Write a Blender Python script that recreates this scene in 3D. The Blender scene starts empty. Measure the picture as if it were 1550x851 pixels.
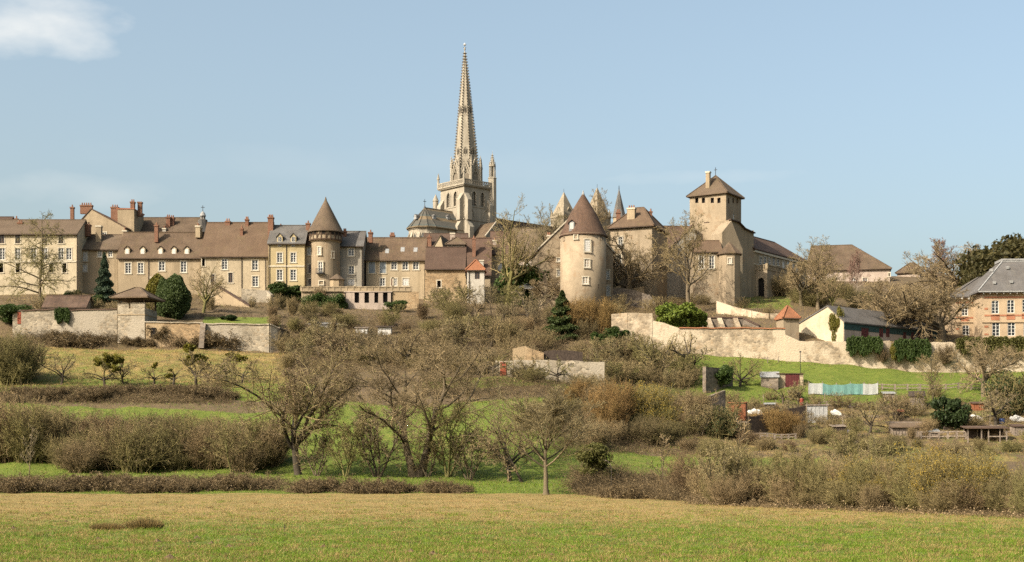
import bpy, math, random
import numpy as np
from mathutils import Vector
sc = bpy.context.scene
COL = sc.collection
R = math.radians
# ---------------------------------------------------------------- camera, sky, sun, exposure
F, H, HY, CX = 2100.0, 3.5, 690.0, 775.0          # focal length in photo pixels, eye height, horizon row, centre column
cam_d = bpy.data.cameras.new('camera'); cam = bpy.data.objects.new('camera', cam_d); COL.objects.link(cam)
cam.location = (0, 0, H); cam.rotation_euler = (R(90), 0, 0)
cam_d.sensor_width = 36; cam_d.lens = F / 1550 * 36; cam_d.shift_y = (HY - 425.5) / 1550
cam_d.clip_start = 0.5; cam_d.clip_end = 20000
sc.camera = cam
SUN_AZ, SUN_EL = 50.0, 36.0                        # degrees to the left of straight behind the camera, height
sun_dir = Vector((-math.sin(R(SUN_AZ)) * math.cos(R(SUN_EL)), -math.cos(R(SUN_AZ)) * math.cos(R(SUN_EL)), math.sin(R(SUN_EL))))
sd = bpy.data.lights.new('sun', 'SUN'); so = bpy.data.objects.new('sun', sd); COL.objects.link(so)
sd.energy = 4.75; sd.angle = R(0.53); sd.color = (1.0, 0.90, 0.74)
so.rotation_euler = sun_dir.to_track_quat('Z', 'Y').to_euler(); so.location = (-200, -100, 250)
w = bpy.data.worlds.new('World'); sc.world = w; w.use_nodes = True
nt = w.node_tree; nt.nodes.clear()
sky = nt.nodes.new('ShaderNodeTexSky'); sky.sky_type = 'NISHITA'; sky.sun_disc = False
sky.sun_elevation = R(SUN_EL); sky.sun_rotation = math.atan2(sun_dir.x, sun_dir.y)
sky.air_density = 1.0; sky.dust_density = 7.5; sky.ozone_density = 0.9; sky.altitude = 300
bg = nt.nodes.new('ShaderNodeBackground'); bg.inputs[1].default_value = 0.15
out = nt.nodes.new('ShaderNodeOutputWorld')
# thin clouds: noise on the direction of view, kept to two patches of the sky
tc = nt.nodes.new('ShaderNodeTexCoord')
def wmath(op, a, b=None, c=None):
    n = nt.nodes.new('ShaderNodeMath'); n.operation = op
    for i, v in enumerate((a, b, c)):
        if v is None: continue
        if isinstance(v, (int, float)): n.inputs[i].default_value = v
        else: nt.links.new(v, n.inputs[i])
    return n.outputs[0]
def cloud_patch(px, py, rx, ry, gain):
    d = Vector(((px - CX) / F, 1, (HY - py) / F)).normalized()
    sep = nt.nodes.new('ShaderNodeSeparateXYZ'); nt.links.new(tc.outputs['Generated'], sep.inputs[0])
    dx = wmath('DIVIDE', wmath('SUBTRACT', sep.outputs[0], d.x), rx / F)
    dz = wmath('DIVIDE', wmath('SUBTRACT', sep.outputs[2], d.z), ry / F)
    rr = wmath('ADD', wmath('MULTIPLY', dx, dx), wmath('MULTIPLY', dz, dz))
    edge = wmath('SUBTRACT', 1.0, rr)
    nz = nt.nodes.new('ShaderNodeTexNoise'); nz.inputs['Scale'].default_value = 22; nz.inputs['Detail'].default_value = 6
    mp = nt.nodes.new('ShaderNodeMapping'); mp.inputs['Scale'].default_value = (1, 1, 2.2)
    nt.links.new(tc.outputs['Generated'], mp.inputs[0]); nt.links.new(mp.outputs[0], nz.inputs['Vector'])
    v = wmath('ADD', wmath('MULTIPLY', edge, 0.55), wmath('MULTIPLY_ADD', nz.outputs[0], 1.6, -0.8))
    front = wmath('GREATER_THAN', sep.outputs[1], 0.2)
    cl = nt.nodes.new('ShaderNodeClamp'); nt.links.new(wmath('MULTIPLY', wmath('MULTIPLY', v, gain), front), cl.inputs[0])
    return cl.outputs[0]
prev = sky.outputs[0]
for spec in ((45, 32, 120, 52, 0.6), (115, 290, 130, 26, 0.16), (1060, 268, 150, 12, 0.14), (640, 250, 500, 30, 0.05)):
    mx = nt.nodes.new('ShaderNodeMix'); mx.data_type = 'RGBA'
    nt.links.new(cloud_patch(*spec), mx.inputs[0]); nt.links.new(prev, mx.inputs[6]); mx.inputs[7].default_value = (5.4, 5.0, 4.8, 1)
    prev = mx.outputs[2]
tint = nt.nodes.new('ShaderNodeMix'); tint.data_type = 'RGBA'; tint.inputs[0].default_value = 0.15   # thin high veil of cirrus
tint.inputs[7].default_value = (2.5, 3.0, 1.35, 1); nt.links.new(prev, tint.inputs[6])
nt.links.new(tint.outputs[2], bg.inputs[0]); nt.links.new(bg.outputs[0], out.inputs[0])
vs = sc.view_settings; vs.view_transform = 'Standard'; vs.look = 'None'; vs.gamma = 1; vs.exposure = 0.8; vs.use_curve_mapping = False
sc.cycles.use_denoising = False; sc.cycles.max_bounces = 5; sc.cycles.diffuse_bounces = 2; sc.cycles.glossy_bounces = 2
sc.cycles.transparent_max_bounces = 4; sc.cycles.caustics_reflective = False; sc.cycles.caustics_refractive = False

# ---------------------------------------------------------------- helpers
rng = np.random.default_rng(7)
def P(px, py, Y): return Vector(((px - CX) * Y / F, Y, H + (HY - py) * Y / F))
def zat(py, Y): return H + (HY - py) * Y / F
def xat(px, Y): return (px - CX) * Y / F
def tag(o, label=None, cat=None, group=None, kind=None):
    if label: o['label'] = label
    if cat: o['category'] = cat
    if group: o['group'] = group
    if kind: o['kind'] = kind
    return o
def empty(name, loc, label, cat, group=None, rz=0):
    o = bpy.data.objects.new(name, None); o.empty_display_size = 0.5; COL.objects.link(o)
    o.location = loc; o.rotation_euler = (0, 0, rz); return tag(o, label, cat, group)
def origin_of(o):
    while o.parent: o = o.parent
    return o.location
class MB:
    def __init__(s): s.v = []; s.f = []; s.m = []
    def poly(s, pts, m=0):
        b = len(s.v); s.v += [tuple(p) for p in pts]; s.f.append(tuple(range(b, b + len(pts)))); s.m.append(m)
    def hexa(s, b4, t4, m=0, mt=None):              # four bottom corners counter-clockwise from above, four top
        b = len(s.v); s.v += [tuple(p) for p in b4] + [tuple(p) for p in t4]
        for i, f in enumerate(((3, 2, 1, 0), (4, 5, 6, 7), (0, 1, 5, 4), (1, 2, 6, 5), (2, 3, 7, 6), (3, 0, 4, 7))):
            s.f.append(tuple(b + k for k in f)); s.m.append(mt if (mt is not None and i == 1) else m)
    def box(s, o, u, n, s0, s1, d0, d1, z0, z1, m=0):   # o origin, u along, n outward: box between offsets along u, along n and heights
        o = Vector((o[0], o[1], 0)); q = lambda a, d, z: o + u * a + n * d + Vector((0, 0, z))
        s.hexa([q(s0, d1, z0), q(s1, d1, z0), q(s1, d0, z0), q(s0, d0, z0)], [q(s0, d1, z1), q(s1, d1, z1), q(s1, d0, z1), q(s0, d0, z1)], m)
    def frustum(s, c, r0, z0, r1, z1, n=16, rot=0, m=0, cap=True, c1=None, sy=1.0):
        b = len(s.v); c1 = c if c1 is None else c1
        for (cc, r, z) in ((c, r0, z0), (c1, r1, z1)):
            for k in range(n):
                a = rot + 2 * math.pi * k / n; s.v.append((cc[0] + r * math.cos(a), cc[1] + r * sy * math.sin(a), z))
        for k in range(n):
            s.f.append((b + k, b + (k + 1) % n, b + n + (k + 1) % n, b + n + k)); s.m.append(m)
        if cap:
            s.f.append(tuple(b + n + k for k in range(n))); s.m.append(m); s.f.append(tuple(b + n - 1 - k for k in range(n))); s.m.append(m)
    def bar(s, p, q, w, h=None, m=0, up=Vector((0, 0, 1))):
        p = Vector(p); q = Vector(q); d = (q - p).normalized(); h = w if h is None else h
        a = d.cross(up); a = (a if a.length > 1e-4 else d.cross(Vector((1, 0, 0)))).normalized() * (w / 2); c = a.cross(d).normalized() * (h / 2)
        s.hexa([p - a - c, p + a - c, p + a + c, p - a + c][::-1], [q - a - c, q + a - c, q + a + c, q - a + c][::-1], m)
def emit(name, mb, mats, parent=None, smooth=False, loc=None, label=None):
    me = bpy.data.meshes.new(name)
    off = origin_of(parent) if parent else (Vector(loc) if loc is not None else Vector((0, 0, 0)))
    if isinstance(mb, MB):
        me.from_pydata([(x - off.x, y - off.y, z - off.z) for x, y, z in mb.v], [], mb.f)
        for mt in (mats if isinstance(mats, (list, tuple)) else [mats]): me.materials.append(mt)
        me.polygons.foreach_set('material_index', mb.m)
    if smooth: me.polygons.foreach_set('use_smooth', [True] * len(me.polygons))
    me.update()
    o = bpy.data.objects.new(name, me); COL.objects.link(o)
    if parent: o.parent = parent
    elif loc is not None: o.location = loc
    if label: o['label'] = label
    return o
def np_mesh(name, V, Fq, mats, mi=None, smooth=False):   # V (n,3), Fq (m,3 or 4)
    me = bpy.data.meshes.new(name); V = np.asarray(V, np.float32); Fq = np.asarray(Fq, np.int32); k = Fq.shape[1]
    me.vertices.add(len(V)); me.vertices.foreach_set('co', V.ravel())
    me.loops.add(Fq.size); me.loops.foreach_set('vertex_index', Fq.ravel())
    me.polygons.add(len(Fq)); me.polygons.foreach_set('loop_start', np.arange(0, Fq.size, k, dtype=np.int32))
    if mi is not None: me.polygons.foreach_set('material_index', np.asarray(mi, np.int32))
    if smooth: me.polygons.foreach_set('use_smooth', np.ones(len(Fq), bool))
    for m in mats: me.materials.append(m)
    me.update(calc_edges=True); return me

# ---------------------------------------------------------------- materials
class NB:
    def __init__(s, name):
        s.mat = bpy.data.materials.new(name); s.mat.use_nodes = True; s.nt = s.mat.node_tree
        s.bsdf = s.nt.nodes['Principled BSDF']; s.bsdf.inputs['Roughness'].default_value = 0.9
        try: s.bsdf.inputs['Specular IOR Level'].default_value = 0.2
        except KeyError: pass
    def n(s, t, **kw):
        x = s.nt.nodes.new(t)
        for k, v in kw.items(): setattr(x, k, v)
        return x
    def l(s, a, b): s.nt.links.new(a, b)
    def coords(s, kind='Object', scale=(1, 1, 1)):
        c = s.n('ShaderNodeTexCoord'); m = s.n('ShaderNodeMapping'); m.inputs['Scale'].default_value = scale
        s.l(c.outputs[kind], m.inputs[0]); return m.outputs[0]
    def wcoords(s, scale=(1, 1, 1)):
        c = s.n('ShaderNodeNewGeometry'); m = s.n('ShaderNodeMapping'); m.inputs['Scale'].default_value = scale
        s.l(c.outputs['Position'], m.inputs[0]); return m.outputs[0]
    def noise(s, vec, scale, detail=5, rough=0.6):
        x = s.n('ShaderNodeTexNoise'); x.inputs['Scale'].default_value = scale; x.inputs['Detail'].default_value = detail; x.inputs['Roughness'].default_value = rough
        s.l(vec, x.inputs['Vector']); return x.outputs[0]
    def ramp(s, v, a, b, lo=0.0, hi=1.0):
        x = s.n('ShaderNodeMapRange'); x.inputs[1].default_value = a; x.inputs[2].default_value = b; x.inputs[3].default_value = lo; x.inputs[4].default_value = hi
        s.l(v, x.inputs[0]); return x.outputs[0]
    def mix(s, f, a, b, mode='MIX'):
        x = s.n('ShaderNodeMix', data_type='RGBA', blend_type=mode)
        for sock, v in ((x.inputs[0], f), (x.inputs[6], a), (x.inputs[7], b)):
            if isinstance(v, (int, float)): sock.default_value = v
            elif isinstance(v, tuple): sock.default_value = (*v[:3], 1)
            else: s.l(v, sock)
        return x.outputs[2]
    def math(s, op, a, b=0.0):
        x = s.n('ShaderNodeMath', operation=op)
        for sock, v in ((x.inputs[0], a), (x.inputs[1], b)):
            if isinstance(v, (int, float)): sock.default_value = v
            else: s.l(v, sock)
        return x.outputs[0]
    def bump(s, v, strength, dist=0.1):
        x = s.n('ShaderNodeBump'); x.inputs['Strength'].default_value = strength; x.inputs['Distance'].default_value = dist
        s.l(v, x.inputs['Height']); s.l(x.outputs[0], s.bsdf.inputs['Normal'])
    def done(s, c, rough=None):
        c = s.c = s.mix(1.0, c, (0.63, 0.63, 0.63), 'MULTIPLY')      # one calibration of all albedos to the exposure
        s.l(c, s.bsdf.inputs['Base Color'])
        if rough is not None: s.bsdf.inputs['Roughness'].default_value = rough
        return s.mat
def mul(c, k): return tuple(min(1, x * k) for x in c)
def m_stucco(name, col, stain=0.6, patch=None):
    b = NB(name); v = b.wcoords()
    c = b.mix(b.ramp(b.noise(v, 0.22, 6), 0.4, 0.62), mul(col, 0.80), mul(col, 1.10))
    c = b.mix(b.ramp(b.noise(v, 1.6, 6, 0.7), 0.42, 0.62, 0, 0.55), c, mul(col, 0.72))
    oi = b.n('ShaderNodeObjectInfo'); c = b.mix(b.ramp(oi.outputs['Random'], 0, 1, 0, 0.45), c, (col[0] * .82, col[1] * .78, col[2] * .74))
    st = b.noise(b.wcoords((0.9, 0.9, 0.09)), 1.0, 5, 0.65)
    c = b.mix(b.ramp(st, 0.5, 0.68, 0, stain), c, mul((col[0], col[1] * 0.97, col[2] * 0.9), 0.5))
    if patch: c = b.mix(b.ramp(b.noise(v, 0.33, 4, 0.7), 0.56, 0.6), c, patch)
    b.bump(b.noise(v, 5, 4), 0.25, 0.05); return b.done(c)
def m_rubble(name, col, scale=2.2, light=1.45, plaster=None):
    b = NB(name); v = b.wcoords((1, 1, 1.5))
    vo = b.n('ShaderNodeTexVoronoi'); vo.inputs['Scale'].default_value = scale; b.l(v, vo.inputs['Vector'])
    ve = b.n('ShaderNodeTexVoronoi', feature='DISTANCE_TO_EDGE'); ve.inputs['Scale'].default_value = scale; b.l(v, ve.inputs['Vector'])
    hs = b.n('ShaderNodeSeparateColor'); b.l(vo.outputs['Color'], hs.inputs[0])
    c = b.mix(hs.outputs[0], mul(col, 0.55), mul(col, light))
    c = b.mix(b.ramp(hs.outputs[1], 0.7, 1.0, 0, 0.6), c, (col[0] * 1.0, col[1] * 0.86, col[2] * 0.7))
    c = b.mix(b.ramp(ve.outputs[0], 0.0, 0.09, 0.75, 0), c, mul(col, 1.05))
    c = b.mix(b.ramp(b.noise(v, 0.3, 6, 0.7), 0.42, 0.62, 0, 0.55), c, mul(col, 0.62))
    c = b.mix(b.ramp(b.noise(v, 1.3, 4), 0.55, 0.7, 0, 0.5), c, mul(col, 1.5))
    if plaster: c = b.mix(b.ramp(b.noise(b.wcoords((1, 1, 0.8)), 0.16, 5, 0.62), 0.47, 0.53, 0, 0.85), c, plaster)
    b.bump(ve.outputs[0], 0.7, 0.08); return b.done(c)
def m_tile(name, col, moss=(0.16, 0.14, 0.05), mossiness=0.4):
    b = NB(name); v = b.wcoords()
    c = b.mix(b.ramp(b.noise(v, 0.35, 6, 0.7), 0.38, 0.64), mul(col, 0.55), mul(col, 1.4))
    c = b.mix(b.ramp(b.noise(v, 3.2, 5, 0.75), 0.38, 0.66, 0, 0.7), c, (col[0] * 1.5, col[1] * 1.25, col[2] * 1.0))
    c = b.mix(b.ramp(b.noise(b.wcoords((2.2, 0.25, 0.25)), 1.1, 4), 0.5, 0.7, 0, 0.5), c, mul(col, 0.6))
    c = b.mix(b.ramp(b.noise(v, 0.55, 5, 0.7), 0.52, 0.7, 0, mossiness), c, moss)
    oi = b.n('ShaderNodeObjectInfo'); c = b.mix(b.ramp(oi.outputs['Random'], 0, 1, 0, 0.55), c, (col[0] * 1.12, col[1] * .95, col[2] * .86)); c = b.mix(b.ramp(b.math('FRACT', b.math('MULTIPLY', oi.outputs['Random'], 7.3)), 0, 1, 0, 0.4), c, mul(col, 0.6))
    wv = b.n('ShaderNodeTexWave', bands_direction='Z'); wv.inputs['Scale'].default_value = 1.6; wv.inputs['Distortion'].default_value = 1.0; b.l(v, wv.inputs['Vector'])
    b.bump(b.math('ADD', b.noise(v, 4, 3), b.math('MULTIPLY', wv.outputs[1], 0.6)), 0.5, 0.08); return b.done(c)
def m_plain(name, col, rough=0.8, var=0.25, scale=3.0, metal=0.0):
    b = NB(name); v = b.coords('Object'); c = b.mix(b.ramp(b.noise(v, scale, 5), 0.35, 0.65), mul(col, 1 - var), mul(col, 1 + var))
    b.bsdf.inputs['Metallic'].default_value = metal; b.bump(b.noise(v, scale * 3, 3), 0.15, 0.03); return b.done(c, rough)
def m_brickwork(name, c1, c2, mortar, scale):
    b = NB(name); v = b.coords('Object'); br = b.n('ShaderNodeTexBrick'); br.inputs['Scale'].default_value = scale
    br.inputs['Color1'].default_value = (*c1, 1); br.inputs['Color2'].default_value = (*c2, 1); br.inputs['Mortar'].default_value = (*mortar, 1)
    br.inputs['Mortar Size'].default_value = 0.012
    sp = b.n('ShaderNodeSeparateXYZ'); b.l(v, sp.inputs[0]); cb = b.n('ShaderNodeCombineXYZ')
    b.l(b.math('ADD', sp.outputs[0], sp.outputs[1]), cb.inputs[0]); b.l(sp.outputs[2], cb.inputs[1]); b.l(cb.outputs[0], br.inputs['Vector'])
    c = b.mix(b.ramp(b.noise(b.wcoords(), 0.6, 5), 0.4, 0.65, 0, 0.6), br.outputs[0], mul(c1, 0.6)); return b.done(c)
def m_leaf(name, col, col2, trans=0.25, per_obj=0.35, rough=0.6):
    b = NB(name); oi = b.n('ShaderNodeObjectInfo'); g = b.n('ShaderNodeNewGeometry')
    c = b.mix(g.outputs['Random Per Island'], col, col2); c = b.mix(b.ramp(oi.outputs['Random'], 0, 1, 0, per_obj), c, mul(col, 0.6))
    c = b.mix(b.ramp(b.noise(b.wcoords(), 0.7, 3), 0.4, 0.65, 0, 0.5), c, mul(col2, 0.75))
    b.done(c, rough)
    if trans:
        tr = b.n('ShaderNodeBsdfTranslucent'); b.l(b.c, tr.inputs[0]); mx = b.n('ShaderNodeMixShader'); mx.inputs[0].default_value = trans
        o = b.nt.nodes['Material Output']; b.l(b.bsdf.outputs[0], mx.inputs[1]); b.l(tr.outputs[0], mx.inputs[2]); b.l(mx.outputs[0], o.inputs[0])
    return b.mat
def m_twig(name, cols):
    b = NB(name); oi = b.n('ShaderNodeObjectInfo'); g = b.n('ShaderNodeNewGeometry')
    rp = b.n('ShaderNodeValToRGB'); rp.color_ramp.interpolation = 'LINEAR'
    if len(cols) == 1: cols = [cols[0], mul(cols[0], 1.15)]
    while len(rp.color_ramp.elements) < len(cols): rp.color_ramp.elements.new(0.5)
    for i, c in enumerate(cols): rp.color_ramp.elements[i].position = i / max(1, len(cols) - 1); rp.color_ramp.elements[i].color = (*c, 1)
    b.l(oi.outputs['Random'], rp.inputs[0])
    c = b.mix(b.ramp(g.outputs['Random Per Island'], 0, 1, 0, 1), b.mix(1.0, rp.outputs[0], (0.6, 0.6, 0.6), 'MULTIPLY'), b.mix(1.0, rp.outputs[0], (1.5, 1.45, 1.35), 'MULTIPLY'))
    return b.done(c)
M = {}
M['cream'] = m_stucco('cream render', (0.66, 0.56, 0.39), 0.35)
M['tan'] = m_stucco('tan render', (0.46, 0.365, 0.24), 0.55)
M['buff'] = m_stucco('buff render', (0.55, 0.455, 0.31), 0.5)
M['yellow'] = m_stucco('yellow limewash', (0.60, 0.49, 0.28), 0.35)
M['pink'] = m_stucco('pale pink render', (0.55, 0.45, 0.37), 0.5)
M['white'] = m_stucco('old whitewash', (0.60, 0.56, 0.48), 0.6)
M['greyr'] = m_stucco('grey render', (0.42, 0.38, 0.31), 0.6)
M['tower'] = m_stucco('tower render', (0.43, 0.345, 0.238), 0.65, (0.34, 0.25, 0.16))
M['ochre'] = m_rubble('ochre rubble', (0.40, 0.285, 0.165), 2.6, 1.3, (0.44, 0.33, 0.2))
M['rubble'] = m_rubble('garden wall rubble', (0.385, 0.33, 0.245), 2.0, 1.4, (0.43, 0.375, 0.29))
M['rubble_white'] = m_rubble('limewashed rubble', (0.43, 0.345, 0.24), 1.9, 1.45, (0.64, 0.535, 0.39))
M['rubble_dark'] = m_rubble('dark dry stone', (0.22, 0.18, 0.14), 1.8, 1.5)
M['lime'] = m_stucco('weathered limestone', (0.475, 0.425, 0.335), 0.75)
M['lime_west'] = m_stucco('grey western limestone', (0.38, 0.32, 0.23), 0.8)
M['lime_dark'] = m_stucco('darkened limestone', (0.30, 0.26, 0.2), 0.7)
M['trim'] = m_plain('dressed stone trim', (0.62, 0.55, 0.42), 0.85, 0.12)
M['tile'] = m_tile('brown clay tiles', (0.142, 0.106, 0.074))
M['tile2'] = m_tile('grey brown tiles', (0.155, 0.122, 0.088), mossiness=0.55)
M['tile3'] = m_tile('dark plum tiles', (0.112, 0.078, 0.06), mossiness=0.15)
M['tilered'] = m_tile('red clay tiles', (0.33, 0.155, 0.085), mossiness=0.25)
M['tilecone'] = m_tile('umber cone tiles', (0.118, 0.080, 0.06), mossiness=0.08)
M['slate'] = m_tile('blue grey slate', (0.145, 0.145, 0.142), (0.2, 0.19, 0.15), 0.3)
M['slatelight'] = m_tile('pale slate', (0.15, 0.153, 0.155), (0.27, 0.26, 0.22), 0.35)
M['brick'] = m_brickwork('chimney brick', (0.27, 0.125, 0.072), (0.21, 0.095, 0.055), (0.4, 0.33, 0.26), 3.0)
M['brickpale'] = m_brickwork('buff brick', (0.60, 0.455, 0.295), (0.54, 0.395, 0.25), (0.58, 0.47, 0.34), 3.0)
M['brickred'] = m_brickwork('orange red brick', (0.52, 0.21, 0.11), (0.44, 0.17, 0.09), (0.5, 0.36, 0.25), 3.0)
M['pot'] = m_plain('terracotta pot', (0.28, 0.14, 0.085))
M['frame'] = m_plain('white window paint', (0.78, 0.76, 0.70), 0.5, 0.06)
M['framebrown'] = m_plain('brown window paint', (0.13, 0.085, 0.06), 0.6)
M['shutgrey'] = m_plain('grey blue shutter paint', (0.27, 0.31, 0.34), 0.6, 0.1)
M['shutwhite'] = m_plain('white shutter paint', (0.70, 0.68, 0.63), 0.6, 0.08)
M['redpaint'] = m_plain('faded red paint', (0.36, 0.10, 0.055), 0.7, 0.3)
M['darkred'] = m_plain('dark red paint', (0.12, 0.03, 0.03), 0.7, 0.3)
M['teal'] = m_plain('teal painted boards', (0.035, 0.08, 0.075), 0.7, 0.3)
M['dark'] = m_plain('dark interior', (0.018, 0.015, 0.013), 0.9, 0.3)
M['iron'] = m_plain('dark iron', (0.05, 0.05, 0.055), 0.5, 0.2, metal=0.6)
M['oak'] = m_plain('old oak beams', (0.10, 0.065, 0.042), 0.85, 0.35)
M['plank'] = m_plain('weathered planks', (0.26, 0.21, 0.165), 0.9, 0.45, 4.0)
M['plankdark'] = m_plain('dark planks', (0.075, 0.055, 0.042), 0.9, 0.4, 4.0)
M['rust'] = m_plain('rusted sheet', (0.30, 0.115, 0.055), 0.75, 0.35)
M['zinc'] = m_plain('zinc sheet', (0.34, 0.34, 0.33), 0.55, 0.25)
M['gold'] = m_plain('pale metal vane', (0.85, 0.85, 0.82), 0.3, 0.05, metal=0.2)
def m_glass(name, col):
    b = NB(name); v = b.wcoords(); c = b.mix(b.ramp(b.noise(v, 0.9, 3), 0.35, 0.65), mul(col, 0.5), mul(col, 1.5)); b.done(c, 0.12)
    b.bsdf.inputs['Specular IOR Level'].default_value = 0.5; return b.mat
M['glass'] = m_glass('window glass', (0.028, 0.032, 0.036))
M['leaded'] = m_glass('leaded glass', (0.05, 0.06, 0.075))
# apse roof with bands of coloured tiles
def m_banded():
    b = NB('banded glazed tiles'); v = b.wcoords(); sp = b.n('ShaderNodeSeparateXYZ'); b.l(v, sp.inputs[0])
    w = b.math('FRACT', b.math('MULTIPLY', b.math('ADD', sp.outputs[2], b.math('MULTIPLY', b.noise(v, 0.5, 2), 0.5)), 0.30))
    c = b.mix(b.ramp(w, 0.45, 0.55), (0.135, 0.125, 0.105), (0.25, 0.185, 0.11))
    c = b.mix(b.ramp(w, 0.80, 0.86), c, (0.11, 0.125, 0.115))
    c = b.mix(b.ramp(b.noise(v, 1.2, 5, 0.7), 0.4, 0.65, 0, 0.6), c, (0.085, 0.085, 0.07)); return b.done(c)
M['banded'] = m_banded()
M['leaf_yew'] = m_leaf('dark yew foliage', (0.07, 0.11, 0.032), (0.125, 0.165, 0.048))
M['leaf_thuja'] = m_leaf('golden thuja foliage', (0.16, 0.15, 0.025), (0.24, 0.21, 0.035))
M['leaf_spruce'] = m_leaf('blue spruce needles', (0.07, 0.115, 0.068), (0.125, 0.175, 0.10))
M['leaf_fir'] = m_leaf('dark fir needles', (0.052, 0.08, 0.025), (0.10, 0.13, 0.038))
M['leaf_laurel'] = m_leaf('bright laurel leaves', (0.13, 0.19, 0.025), (0.22, 0.27, 0.04))
M['leaf_ivy'] = m_leaf('ivy leaves', (0.045, 0.085, 0.018), (0.09, 0.135, 0.03))
M['leaf_olive'] = m_leaf('olive hedge leaves', (0.12, 0.125, 0.03), (0.18, 0.17, 0.05))
M['leaf_box'] = m_leaf('dark box leaves', (0.035, 0.06, 0.018), (0.06, 0.09, 0.028))
M['leaf_oak'] = m_leaf('bronze green evergreen leaves', (0.055, 0.058, 0.020), (0.115, 0.095, 0.032))
M['leaf_mistle'] = m_leaf('mistletoe leaves', (0.17, 0.16, 0.022), (0.27, 0.23, 0.032))
M['leaf_dead'] = m_leaf('dead leaves', (0.20, 0.135, 0.075), (0.33, 0.235, 0.14))
M['leaf_yellow'] = m_leaf('yellow catkins', (0.38, 0.26, 0.04), (0.52, 0.37, 0.06))
M['leaf_orange'] = m_leaf('orange willow shoots', (0.27, 0.165, 0.06), (0.36, 0.23, 0.085))
M['leaf_bramble'] = m_leaf('bramble leaves', (0.115, 0.080, 0.038), (0.31, 0.225, 0.11), 0.15)
M['leaf_tan'] = m_leaf('dry bracken', (0.34, 0.235, 0.125), (0.46, 0.34, 0.19), 0.15)
M['bark'] = m_twig('grey brown bark', [(0.125, 0.10, 0.066), (0.17, 0.135, 0.09), (0.14, 0.12, 0.072)])
M['bark_dark'] = m_twig('dark orchard bark', [(0.06, 0.05, 0.038), (0.085, 0.068, 0.05)])
M['bark_birch'] = m_twig('pale birch bark', [(0.30, 0.25, 0.20)])
M['bark_moss'] = m_twig('mossy bark', [(0.13, 0.125, 0.045), (0.17, 0.155, 0.06)])
M['twig'] = m_twig('bare twigs', [(0.28, 0.215, 0.12), (0.25, 0.205, 0.12), (0.29, 0.245, 0.12), (0.31, 0.235, 0.13)])
M['twig_tan'] = m_twig('tan twigs', [(0.29, 0.225, 0.13)])
M['twig_red'] = m_twig('plum twigs', [(0.25, 0.155, 0.125)])
M['twig_olive'] = m_twig('lichen twigs', [(0.22, 0.20, 0.08), (0.26, 0.215, 0.10)])
M['twig_brown'] = m_twig('thicket twigs', [(0.18, 0.125, 0.07), (0.29, 0.22, 0.12), (0.22, 0.195, 0.08), (0.34, 0.25, 0.14), (0.17, 0.14, 0.07), (0.27, 0.235, 0.095)])
M['twig_orange'] = m_twig('willow twigs', [(0.25, 0.155, 0.065), (0.31, 0.21, 0.08)])
M['twig_bramble'] = m_twig('bramble stems', [(0.15, 0.112, 0.062), (0.215, 0.16, 0.09)])
M['grass'] = m_leaf('grass blades', (0.15, 0.27, 0.016), (0.27, 0.37, 0.036), 0.3)
M['grass_dry'] = m_leaf('dry grass blades', (0.38, 0.255, 0.09), (0.54, 0.385, 0.155), 0.3)
M['grass_dark'] = m_leaf('rush tussock blades', (0.10, 0.085, 0.035), (0.17, 0.14, 0.06), 0.2)
M['soil'] = m_plain('fresh mole soil', (0.155, 0.105, 0.062), 0.95, 0.3)

# ---------------------------------------------------------------- terrain
TX = np.array([-4000, 0, 200, 400, 600, 800, 1000, 1200, 1400, 1550, 5500], float)
def row(*v): return [v[0]] + list(v) + [v[-1]]
flat = lambda Y: [HY + H * F / Y] * 11
TERR = [(-400, None), (30, None), (128, None),
 (136, row(737, 737, 736, 736, 737, 742, 743, 743, 743)),
 (145, row(722, 722, 720, 721, 724, 728, 730, 732, 734)),
 (150, row(712, 715, 714, 713, 713, 716, 720, 724, 726)),
 (165, row(660, 668, 672, 668, 664, 692, 698, 700, 700)),
 (178, row(612, 622, 630, 628, 618, 662, 674, 674, 674)),
 (190, row(585, 586, 592, 606, 594, 634, 646, 646, 642)),
 (200, row(570, 572, 578, 582, 576, 610, 622, 620, 612)),
 (215, row(543, 545, 550, 556, 554, 576, 588, 590, 588)),
 (230, row(521, 525, 530, 532, 527, 532, 543, 558, 560)),
 (233, row(490, 494, 497, 520, 518, 512, 510, 524, 524)),
 (245, row(470, 474, 478, 495, 492, 494, 488, 514, 514)),
 (262, row(457, 457, 464, 474, 474, 470, 470, 500, 508)),
 (280, row(447, 447, 452, 456, 460, 454, 456, 472, 495)),
 (300, row(441, 441, 443, 443, 442, 438, 440, 442, 465)),
 (340, row(430, 430, 430, 428, 425, 425, 422, 418, 438)),
 (400, row(425, 425, 425, 425, 422, 422, 420, 418, 432))]
TYs = [r[0] for r in TERR] + [460, 900, 2500, 9000]
TZ = []
for Y, r in TERR: TZ.append([0.0] * 11 if r is None else [H + (HY - v) * Y / F for v in r])
for Y, k in ((460, 1.02), (900, 0.98), (2500, 0.8), (9000, 0.6)): TZ.append([v * k for v in TZ[len(TERR) - 1]])
TZ = np.array(TZ); TYs = np.array(TYs, float)
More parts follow.
